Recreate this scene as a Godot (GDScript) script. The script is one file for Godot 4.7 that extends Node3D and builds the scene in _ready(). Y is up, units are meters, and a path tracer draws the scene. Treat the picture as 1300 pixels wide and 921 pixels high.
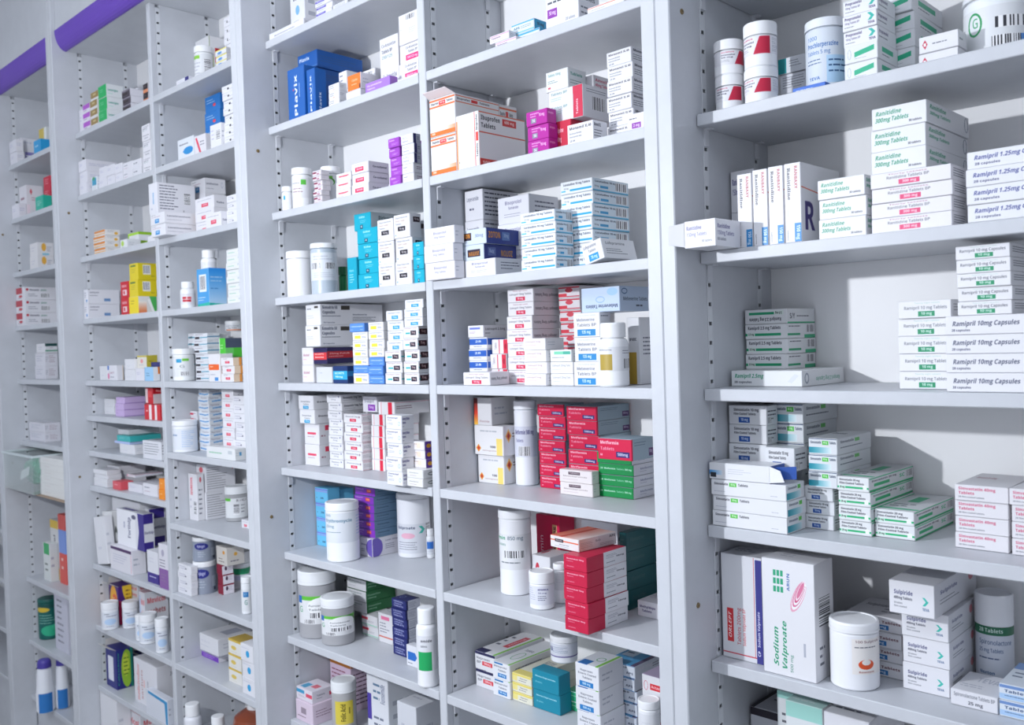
extends Node3D
# A pharmacy wall: four shelving units of 1.16 m on 0.2 m shelf spacing, full of cartons, tubs and bottles.
# x runs along the wall, y up, z out of the wall; the shelves' front edges lie in z = 0.

const LAMP := Vector3(0.50, 1.55, 1.45)
const DEPTH := 0.2118        # shelf depth
const LIP := 0.0618          # how far the side panels stand out in front of the shelves
const BOARD := 0.0174        # shelf thickness
const FLOOR := -0.28
const EYE := 1.1952          # height of the shelf nearest to eye level; the others lie 0.2 m apart

var mats := {}
var pages: Array[Image] = []
var page_mats: Array[StandardMaterial3D] = []
var cells := {}              # "product/face" -> [page, Rect2 in uv]
var taken := {}
var mesh_cache := {}

func _ready() -> void:
	# camera
	var cam := Camera3D.new()
	cam.name = "camera"
	cam.transform = Transform3D(Basis(Vector3(0.718283, -0.031644, -0.695031), Vector3(0.008408, 0.999287, -0.036807), Vector3(0.6957, 0.020594, 0.718037)), Vector3(1.8774, 1.2701, 1.1418))
	cam.fov = 43.8116
	cam.near = 0.02
	var optics := CameraAttributesPhysical.new()      # focused on the nearer units, so the far end goes soft
	optics.frustum_focal_length = 35.0 / 2.0 / tan(deg_to_rad(43.8116 / 2.0))
	optics.frustum_focus_distance = 1.45
	optics.frustum_near = 0.02
	optics.exposure_aperture = 10.0
	cam.attributes = optics
	add_child(cam)
	cam.fov = 43.8116
	cam.current = true
	# surroundings and exposure
	var env := Environment.new()
	env.background_mode = Environment.BG_COLOR
	env.background_color = Color(0.02, 0.02, 0.025)
	env.tonemap_mode = Environment.TONE_MAPPER_LINEAR
	env.tonemap_exposure = EXPOSURE
	env.sdfgi_enabled = true
	env.ssao_enabled = true
	env.ssil_enabled = true
	var we := WorldEnvironment.new()
	we.name = "environment"
	we.environment = env
	add_child(we)
	# large soft lights: three ceiling panels over the aisle
	for x in [-1.6, 0.2, 2.0]:
		ceiling_panel(x)
	studio_lamp()
	make_materials()
	room()
	units()
	print_all()
	cartons()
	rounds()
	odd_things()

const EXPOSURE := 1.0
const PANEL_ENERGY := 0.72
const FLASH_ENERGY := 1.92

# ------------------------------------------------------------------ helpers
func own_name(called: String) -> String:
	taken[called] = taken.get(called, -1) + 1
	return called if taken[called] == 0 else "%s_%03d" % [called, taken[called]]

func tag(o: Node, label: String, category: String, group := "") -> void:
	o.set_meta("label", label)
	o.set_meta("category", category)
	if group:
		o.set_meta("group", group)

func thing(called: String, at: Vector3, turn := 0.0) -> Node3D:
	var o := Node3D.new()
	o.name = own_name(called)
	o.position = at
	o.rotation.y = turn
	add_child(o)
	return o

func put(parent: Node, called: String, mesh: Mesh, m: Material, at := Vector3.ZERO) -> MeshInstance3D:
	var o := MeshInstance3D.new()
	o.name = own_name(called) if parent == self else called
	o.mesh = mesh
	o.material_override = m
	o.position = at
	o.cast_shadow = GeometryInstance3D.SHADOW_CASTING_SETTING_ON
	parent.add_child(o, true)
	return o

func structure(called: String, mesh: Mesh, m: Material) -> MeshInstance3D:
	var o := put(self, called, mesh, m)
	o.set_meta("kind", "structure")
	return o

func mat(colour: String, rough := 0.5, spec := 0.5) -> StandardMaterial3D:
	var key := "%s %.2f %.2f" % [colour, rough, spec]
	if not mats.has(key):
		var m := StandardMaterial3D.new()
		m.albedo_color = Color.html(colour)
		m.roughness = rough
		m.metallic_specular = spec
		mats[key] = m
	return mats[key]

func start() -> SurfaceTool:
	var st := SurfaceTool.new()
	st.begin(Mesh.PRIMITIVE_TRIANGLES)
	return st

# a, b, c, d run counter-clockwise seen from outside; uv given for each corner
func quad(st: SurfaceTool, p: Array, n: Vector3, uv := []) -> void:
	for i in [0, 2, 1, 0, 3, 2]:
		st.set_normal(n)
		st.set_uv(uv[i] if uv else Vector2.ZERO)
		st.add_vertex(p[i])

# box with chamfered edges from lo to hi; rect: face key -> Rect2 in the atlas for z+ (f), x (s), y+ (t), all else (b)
func bevel_box(st: SurfaceTool, lo: Vector3, hi: Vector3, e: float, rect := {}) -> void:
	var c := (lo + hi) / 2.0
	var h := (hi - lo) / 2.0
	e = minf(e, h[h.min_axis_index()] * 0.4)
	for ax in 3:
		var u := (ax + 1) % 3
		var v := (ax + 2) % 3
		for s in [-1.0, 1.0]:
			var n := Vector3.ZERO
			n[ax] = s
			var pts := []
			var uvs := []
			for k in [[-1, -1], [1, -1], [1, 1], [-1, 1]]:
				var q := Vector3.ZERO
				q[ax] = s * h[ax]
				q[u] = k[0] * s * (h[u] - e)
				q[v] = k[1] * (h[v] - e)
				pts.append(c + q)
				uvs.append(face_uv(q, h, ax, s, rect))
			quad(st, pts, n, uvs)
			# chamfers between this face and the next axis' faces
			for t in [-1.0, 1.0]:
				var n2 := Vector3.ZERO
				n2[ax] = s
				n2[u] = t
				var a := []
				for k in [[0, -1], [1, -1], [1, 1], [0, 1]]:
					var q := Vector3.ZERO
					q[ax] = s * (h[ax] - (e if k[0] else 0.0))
					q[u] = t * (h[u] - (0.0 if k[0] else e))
					q[v] = k[1] * (h[v] - e)
					a.append(q)
				if s * t < 0:
					a.reverse()
				var uva := []
				var pa := []
				for q in a:
					pa.append(c + q)
					uva.append(face_uv(q, h, ax, s, rect))
				quad(st, pa, n2.normalized(), uva)
	for sx in [-1.0, 1.0]:
		for sy in [-1.0, 1.0]:
			for sz in [-1.0, 1.0]:
				var a := Vector3(sx * h.x, sy * (h.y - e), sz * (h.z - e))
				var b := Vector3(sx * (h.x - e), sy * h.y, sz * (h.z - e))
				var d := Vector3(sx * (h.x - e), sy * (h.y - e), sz * h.z)
				var tri := [a, d, b] if sx * sy * sz > 0 else [a, b, d]
				for q in tri:
					st.set_normal(Vector3(sx, sy, sz).normalized())
					st.set_uv(face_uv(q, h, 0, sx, rect))
					st.add_vertex(c + q)

func face_uv(q: Vector3, h: Vector3, ax: int, s: float, rect: Dictionary) -> Vector2:
	if rect.is_empty():
		return Vector2.ZERO
	var a := Vector2(0.5, 0.5)
	var key := "b"
	if ax == 2 and s > 0:
		key = "f"
		a = Vector2(q.x / h.x, -q.y / h.y)
	elif ax == 0:
		key = "s"
		a = Vector2(-s * q.z / h.z, -q.y / h.y)
	elif ax == 1 and s > 0:
		key = "t"
		a = Vector2(q.x / h.x, q.z / h.z)
	if not rect.has(key):
		return rect.b.get_center()
	a = (a * 0.5 + Vector2(0.5, 0.5)).clamp(Vector2(0.004, 0.004), Vector2(0.996, 0.996))
	var r: Rect2 = rect[key]
	return r.position + a * r.size

func box_mesh(lo: Vector3, hi: Vector3, e := 0.001) -> ArrayMesh:
	var st := start()
	bevel_box(st, lo, hi, e)
	return st.commit()

# profile: [radius, height] pairs from the bottom up; a full turn or the arc from a0 to a1 (angle 0 looks along +z, 90 degrees along +x)
func lathe(st: SurfaceTool, profile: Array, segs := 40, a0 := 0.0, a1 := TAU, uv := Rect2(), ribs := 0) -> void:
	for i in profile.size() - 1:
		var r0: float = profile[i][0]
		var y0: float = profile[i][1]
		var r1: float = profile[i + 1][0]
		var y1: float = profile[i + 1][1]
		var slope := Vector2(y1 - y0, r0 - r1)
		if slope.length() < 1e-7:
			continue
		slope = slope.normalized()
		for k in segs:
			var p := []
			var n := []
			var w := []
			for c in [[0, 0], [1, 0], [1, 1], [0, 1]]:
				var t: float = float(k + c[0]) / segs
				var a := lerpf(a0, a1, t)
				var r: float = r1 if c[1] else r0
				if ribs:
					r *= 1.0 + (0.014 if (k + c[0]) % 2 == 0 else -0.014)
				p.append(Vector3(sin(a) * r, y1 if c[1] else y0, cos(a) * r))
				n.append(Vector3(sin(a) * slope.x, slope.y, cos(a) * slope.x))
				w.append(uv.position + Vector2(t, 1.0 - c[1]) * uv.size)
			for j in [0, 2, 1, 0, 3, 2]:
				st.set_normal(n[j])
				st.set_uv(w[j])
				st.add_vertex(p[j])

func lathe_mesh(profile: Array, segs := 40, ribs := 0) -> ArrayMesh:
	var st := start()
	lathe(st, profile, segs, 0.0, TAU, Rect2(), ribs)
	return st.commit()

# ------------------------------------------------------------------ lamps
func ceiling_panel(x: float) -> void:
	var o := thing("ceiling_light", Vector3(x, 2.72, 1.5))
	tag(o, "square white ceiling light panel %s" % ["over the far unit", "over the middle unit", "over the widest bay"][[-1.6, 0.2, 2.0].find(x)], "lamp", "ceiling lights over the aisle")
	put(o, "frame", box_mesh(Vector3(-0.31, -0.012, -0.31), Vector3(0.31, 0.02, 0.31), 0.004), mat("e8e8ea", 0.4))
	var g := StandardMaterial3D.new()
	g.albedo_color = Color(0.9, 0.9, 0.9)
	g.emission_enabled = true
	g.emission = Color(0.9, 0.95, 1.0)
	g.emission_energy_multiplier = 1.2
	put(o, "light_diffuser", box_mesh(Vector3(-0.28, -0.016, -0.28), Vector3(0.28, -0.0125, 0.28), 0.001), g)
	var l := AreaLight3D.new()
	l.name = "panel_light"
	l.area_size = Vector2(0.56, 0.56)
	l.light_energy = PANEL_ENERGY
	l.light_color = PANEL_COLOUR
	l.shadow_enabled = true
	l.rotation_degrees.x = -90
	l.position.y = -0.02
	o.add_child(l)

const PANEL_COLOUR := Color(0.9, 0.945, 1.0)
const FLASH_COLOUR := Color(0.955, 0.972, 1.0)

func studio_lamp() -> void:
	var o := thing("studio_lamp", Vector3(LAMP.x, FLOOR, LAMP.z))
	tag(o, "bare-bulb studio lamp on a black light stand facing the shelves", "lamp")
	var y := LAMP.y - FLOOR
	var g := StandardMaterial3D.new()
	g.albedo_color = Color(0.95, 0.95, 0.95)
	g.emission_enabled = true
	g.emission = Color(1, 0.98, 0.95)
	g.emission_energy_multiplier = 3.0
	var prof := []
	for i in 13:
		var a := PI * i / 12.0
		prof.append([0.03 * sin(a), y - 0.03 * cos(a)])
	put(o, "bulb", lathe_mesh(prof, 24), g)
	put(o, "socket", lathe_mesh([[0.0, y - 0.11], [0.018, y - 0.11], [0.02, y - 0.06], [0.012, y - 0.028], [0.0, y - 0.028]], 24), mat("202024", 0.5))
	put(o, "pole", lathe_mesh([[0.0, 0.25], [0.011, 0.25], [0.011, y - 0.11], [0.0, y - 0.11]], 16), mat("18181b", 0.4))
	for k in 3:
		var leg := put(o, "leg", box_mesh(Vector3(-0.007, -0.006, 0.0), Vector3(0.007, 0.006, 0.42), 0.002), mat("18181b", 0.4), Vector3(0, 0.27, 0))
		leg.rotation = Vector3(deg_to_rad(39), k * TAU / 3.0, 0)
	var l := OmniLight3D.new()
	l.name = "flash_light"
	l.light_energy = FLASH_ENERGY
	l.light_color = FLASH_COLOUR
	l.light_size = 0.022
	l.omni_range = 12.0
	l.omni_attenuation = 2.0
	l.shadow_enabled = true
	l.position.y = y
	o.add_child(l)

# ------------------------------------------------------------------ the room
func make_materials() -> void:
	# matt laminate: a faint mottle, no direction
	var noise := FastNoiseLite.new()
	noise.seed = 7
	noise.frequency = 0.02
	noise.fractal_octaves = 4
	var tex := NoiseTexture2D.new()
	tex.width = 256
	tex.height = 256
	tex.seamless = true
	tex.noise = noise
	var ramp := Gradient.new()
	ramp.set_color(0, Color.html(LAMINATE_DARK))
	ramp.set_color(1, Color.html(LAMINATE_LIGHT))
	tex.color_ramp = ramp
	var m := StandardMaterial3D.new()
	m.albedo_texture = tex
	m.uv1_triplanar = true
	m.uv1_world_triplanar = true
	m.uv1_scale = Vector3.ONE * 2.2
	m.roughness = 0.42
	m.metallic_specular = 0.45
	mats["laminate"] = m
	var wall := m.duplicate()
	wall.albedo_texture = null
	wall.albedo_color = Color.html("e6e7ea")
	wall.roughness = 0.8
	mats["plaster"] = wall
	var white := m.duplicate()
	white.albedo_texture = null
	white.albedo_color = Color.html("f8f8f9")
	mats["white_board"] = white
	var fn := FastNoiseLite.new()
	fn.seed = 3
	fn.frequency = 0.06
	var ft := NoiseTexture2D.new()
	ft.width = 256
	ft.height = 256
	ft.seamless = true
	ft.noise = fn
	var fr := Gradient.new()
	fr.set_color(0, Color.html("a9a8a8"))
	fr.set_color(1, Color.html("bdbcbc"))
	ft.color_ramp = fr
	var f := StandardMaterial3D.new()
	f.albedo_texture = ft
	f.uv1_triplanar = true
	f.uv1_world_triplanar = true
	f.roughness = 0.35
	mats["vinyl"] = f

const LAMINATE_DARK := "c5c8ce"
const LAMINATE_LIGHT := "cbced4"

func room() -> void:
	var x0 := -3.4
	var x1 := 3.4
	var z0 := -0.26
	var z1 := 3.0
	structure("floor", box_mesh(Vector3(x0 - .1, FLOOR - 0.1, z0 - .1), Vector3(x1 + .1, FLOOR, z1 + .1)), mats.vinyl)
	structure("ceiling", box_mesh(Vector3(x0 - .1, 2.74, z0 - .1), Vector3(x1 + .1, 2.84, z1 + .1)), mats.plaster)
	structure("wall_back", box_mesh(Vector3(x0 - .1, FLOOR, z0 - .1), Vector3(x1 + .1, 2.74, z0)), mats.plaster)
	structure("wall_front", box_mesh(Vector3(x0 - .1, FLOOR, z1), Vector3(x1 + .1, 2.74, z1 + .1)), mats.plaster)
	structure("wall_left", box_mesh(Vector3(x0 - .1, FLOOR, z0), Vector3(x0, 2.74, z1)), mats.plaster)
	structure("wall_right", box_mesh(Vector3(x1, FLOOR, z0), Vector3(x1 + .1, 2.74, z1)), mats.plaster)

# a panel with two routed channels on the faces named in sides; z from -0.2118 to front
func panel_mesh(xa: float, xb: float, y0: float, y1: float, front: float, left: bool, right: bool) -> ArrayMesh:
	var st := start()
	var dig := 0.009
	var zs := [-DEPTH, -0.178, -0.166, -0.030, -0.018, front]
	bevel_box(st, Vector3(xa, y0, zs[0]), Vector3(xb, y1, zs[1]), 0.0004)
	bevel_box(st, Vector3(xa, y0, zs[2]), Vector3(xb, y1, zs[3]), 0.0004)
	bevel_box(st, Vector3(xa, y0, zs[4]), Vector3(xb, y1, zs[5]), 0.0016)
	for k in [1, 3]:
		bevel_box(st, Vector3(xa + (dig if left else 0.0), y0, zs[k]), Vector3(xb - (dig if right else 0.0), y1, zs[k + 1]), 0.0002)
	return st.commit()

# a metal strip with a slot every 28.6 mm, lying flush over a channel; face = x of the panel's face, side = which way it looks
func standard_mesh(face: float, side: float, zc: float, y0: float, y1: float) -> ArrayMesh:
	var st := start()
	var xa := minf(face - side * 0.0012, face + side * 0.0006)
	var xb := maxf(face - side * 0.0012, face + side * 0.0006)
	var pitch := 0.2 / 7.0
	var hw := 0.0038
	bevel_box(st, Vector3(xa, y0, zc - 0.0065), Vector3(xb, y1, zc - hw), 0.0002)
	bevel_box(st, Vector3(xa, y0, zc + hw), Vector3(xb, y1, zc + 0.0065), 0.0002)
	var first := 1.748 - pitch * floorf((1.748 - y0) / pitch)
	var y := y0
	var s := first
	while y < y1:
		var top := minf(s - 0.0027, y1)
		if top > y + 0.0005:
			bevel_box(st, Vector3(xa, y, zc - hw), Vector3(xb, top, zc + hw), 0.0002)
		y = s + 0.0027
		s += pitch
	return st.commit()

func shelf_clip(parent: Node3D, x: float, side: float, z: float, y: float) -> void:
	var key := "clip %.0f" % side
	if not mesh_cache.has(key):
		var st := start()
		bevel_box(st, Vector3(minf(0, side * 0.0022), -0.026, -0.006), Vector3(maxf(0, side * 0.0022), 0.0, 0.006), 0.0004)
		bevel_box(st, Vector3(minf(0, side * 0.012), -0.0022, -0.006), Vector3(maxf(0, side * 0.012), 0.0, 0.006), 0.0004)
		mesh_cache[key] = st.commit()
	put(parent, "shelf_clip", mesh_cache[key], mat("d2d4da", 0.35), Vector3(x + side * 0.0008, y, z))

# one unit: panels at both ends, divider (or none), shelves of each bay given by height
func unit(label: String, x0: float, x1: float, div: Array, bays: Array, top: float, screws: bool) -> Node3D:
	var o := thing("shelving_unit", Vector3(0, 0, 0))
	tag(o, label, "shelving")
	var m: Material = mats.laminate
	var metal := mat("d4d7dc", 0.35)
	var t := 0.0244
	put(o, "side_panel", panel_mesh(x0 - t, x0, FLOOR + 0.0005, 2.735, LIP, false, true), m)
	put(o, "side_panel", panel_mesh(x1, x1 + t, FLOOR + 0.0005, 2.735, LIP, true, false), m)
	put(o, "back_panel", box_mesh(Vector3(x0 - t, FLOOR, -DEPTH - 0.012), Vector3(x1 + t, 2.735, -DEPTH), 0.0005), mats.white_board)
	put(o, "plinth", box_mesh(Vector3(x0, FLOOR + 0.0005, -0.04), Vector3(x1, -BOARD, -0.02), 0.001), m)
	put(o, "bottom_board", box_mesh(Vector3(x0, -BOARD, -DEPTH), Vector3(x1, 0.0, 0.0), 0.0012), m)
	var edges := [x0]
	if div:
		put(o, "divider", panel_mesh(div[0], div[1], 0.0005, top - 0.0005, 0.0, true, true), m)
		edges += div
	edges.append(x1)
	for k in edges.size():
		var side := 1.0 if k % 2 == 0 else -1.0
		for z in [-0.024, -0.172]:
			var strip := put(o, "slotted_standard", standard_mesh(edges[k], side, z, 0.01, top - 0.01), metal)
			put(strip, "slot_shade", box_mesh(Vector3(minf(edges[k] - side * 0.0088, edges[k] - side * 0.0076), 0.01, z - 0.0055), Vector3(maxf(edges[k] - side * 0.0088, edges[k] - side * 0.0076), top - 0.01, z + 0.0055), 0.0002), mat("34363b", 0.6)).set_meta("label", "dark strip behind the slots with their shade put into its colour")  # near-black backing strip: the shade inside the slots, put into colour
	for b in bays.size():
		var xa: float = edges[2 * b] + 0.0012
		var xb: float = edges[2 * b + 1] - 0.0012
		for y in bays[b]:
			put(o, "shelf", box_mesh(Vector3(xa, y - BOARD, -DEPTH + 0.001), Vector3(xb, y, 0.0), 0.0012), m)
			for z in [-0.024, -0.172]:
				shelf_clip(o, edges[2 * b], 1.0, z, y - BOARD)
				shelf_clip(o, edges[2 * b + 1], -1.0, z, y - BOARD)
	put(o, "top_board", box_mesh(Vector3(x0, top, -DEPTH), Vector3(x1, top + 0.022, 0.016), 0.001), m)
	put(o, "fascia", box_mesh(Vector3(x0, top + 0.05, 0.03), Vector3(x1, 2.735, 0.0475), 0.001), m)
	var st := start()
	# purple moulding with a hollow curve, from the fascia back to the top board
	var prof := []
	for i in 9:
		var a := PI / 2 * i / 8.0
		prof.append(Vector2(0.017 + 0.034 * sin(a), top - 0.002 + 0.06 * (1.0 - cos(a))))
	for i in 8:
		var p: Vector2 = prof[i]
		var q: Vector2 = prof[i + 1]
		var n := Vector3(0, -(q.x - p.x), q.y - p.y).normalized()
		quad(st, [Vector3(x0, p.y, p.x), Vector3(x1, p.y, p.x), Vector3(x1, q.y, q.x), Vector3(x0, q.y, q.x)], n)
		quad(st, [Vector3(x0, q.y, q.x), Vector3(x1, q.y, q.x), Vector3(x1, q.y, 0.017), Vector3(x0, q.y, 0.017)], Vector3.UP)
	quad(st, [Vector3(x0, prof[8].y, prof[8].x), Vector3(x1, prof[8].y, prof[8].x), Vector3(x1, prof[8].y, 0.017), Vector3(x0, prof[8].y, 0.017)], Vector3.UP)
	put(o, "moulding", st.commit(), mat("6a45b8", 0.38)).set_meta("label", "purple curved moulding")
	if screws:
		for y in [1.737, 0.883]:
			var s := put(o, "screw", lathe_mesh([[0.0, 0.0], [0.0042, 0.0], [0.0038, 0.0012], [0.0012, 0.0014], [0.001, 0.0006], [0.0, 0.0006]], 16), mat("7d6a45", 0.4), Vector3(x0, y, 0.0295))
			s.rotation_degrees = Vector3(0, 0, -90)
	return o

func rise(list: Array) -> Array:
	var r := []
	for n in list:
		r.append(EYE + 0.2 * n)
	return r

func units() -> void:
	unit("white shelving unit with one wide undivided bay holding red-flash tubs", 1.1592, 2.27, [], [rise([4, 3, 2, 1, 0, -1, -2, -3, -4, -5])], 2.258, true)
	unit("white shelving unit with two bays and the royal blue cartons", 0.0, 1.11, [0.545, 0.5656], [rise([4, 3, 2, 1, 0, -1, -2, -3, -4, -5]), rise([4, 3, 2, 1, 0, -1, -2, -3, -4, -5])], 2.258, true)
	unit("white shelving unit with purple moulding and unevenly spaced shelves", -1.167, -0.0506, [-0.618, -0.598], [rise([4, 3, 2, 1, 0]) + [1.081, 0.966, 0.852] + rise([-3, -4, -5]), rise([4, 3, 2, 1, 0, -1, -2, -3, -4, -5])], 2.258, true)
	unit("narrow white shelving unit holding the clear plastic box", -1.82, -1.2169, [], [rise([4, 3, 2, 1, 0]) + [0.964] + rise([-2]) + [0.449, 0.211]], 2.258, true)
	unit("white shelving unit beyond the clear plastic box", -2.98, -1.87, [], [rise([4, 3, 2, 1, 0, -1, -2, -3, -4, -5])], 2.258, false)

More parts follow.
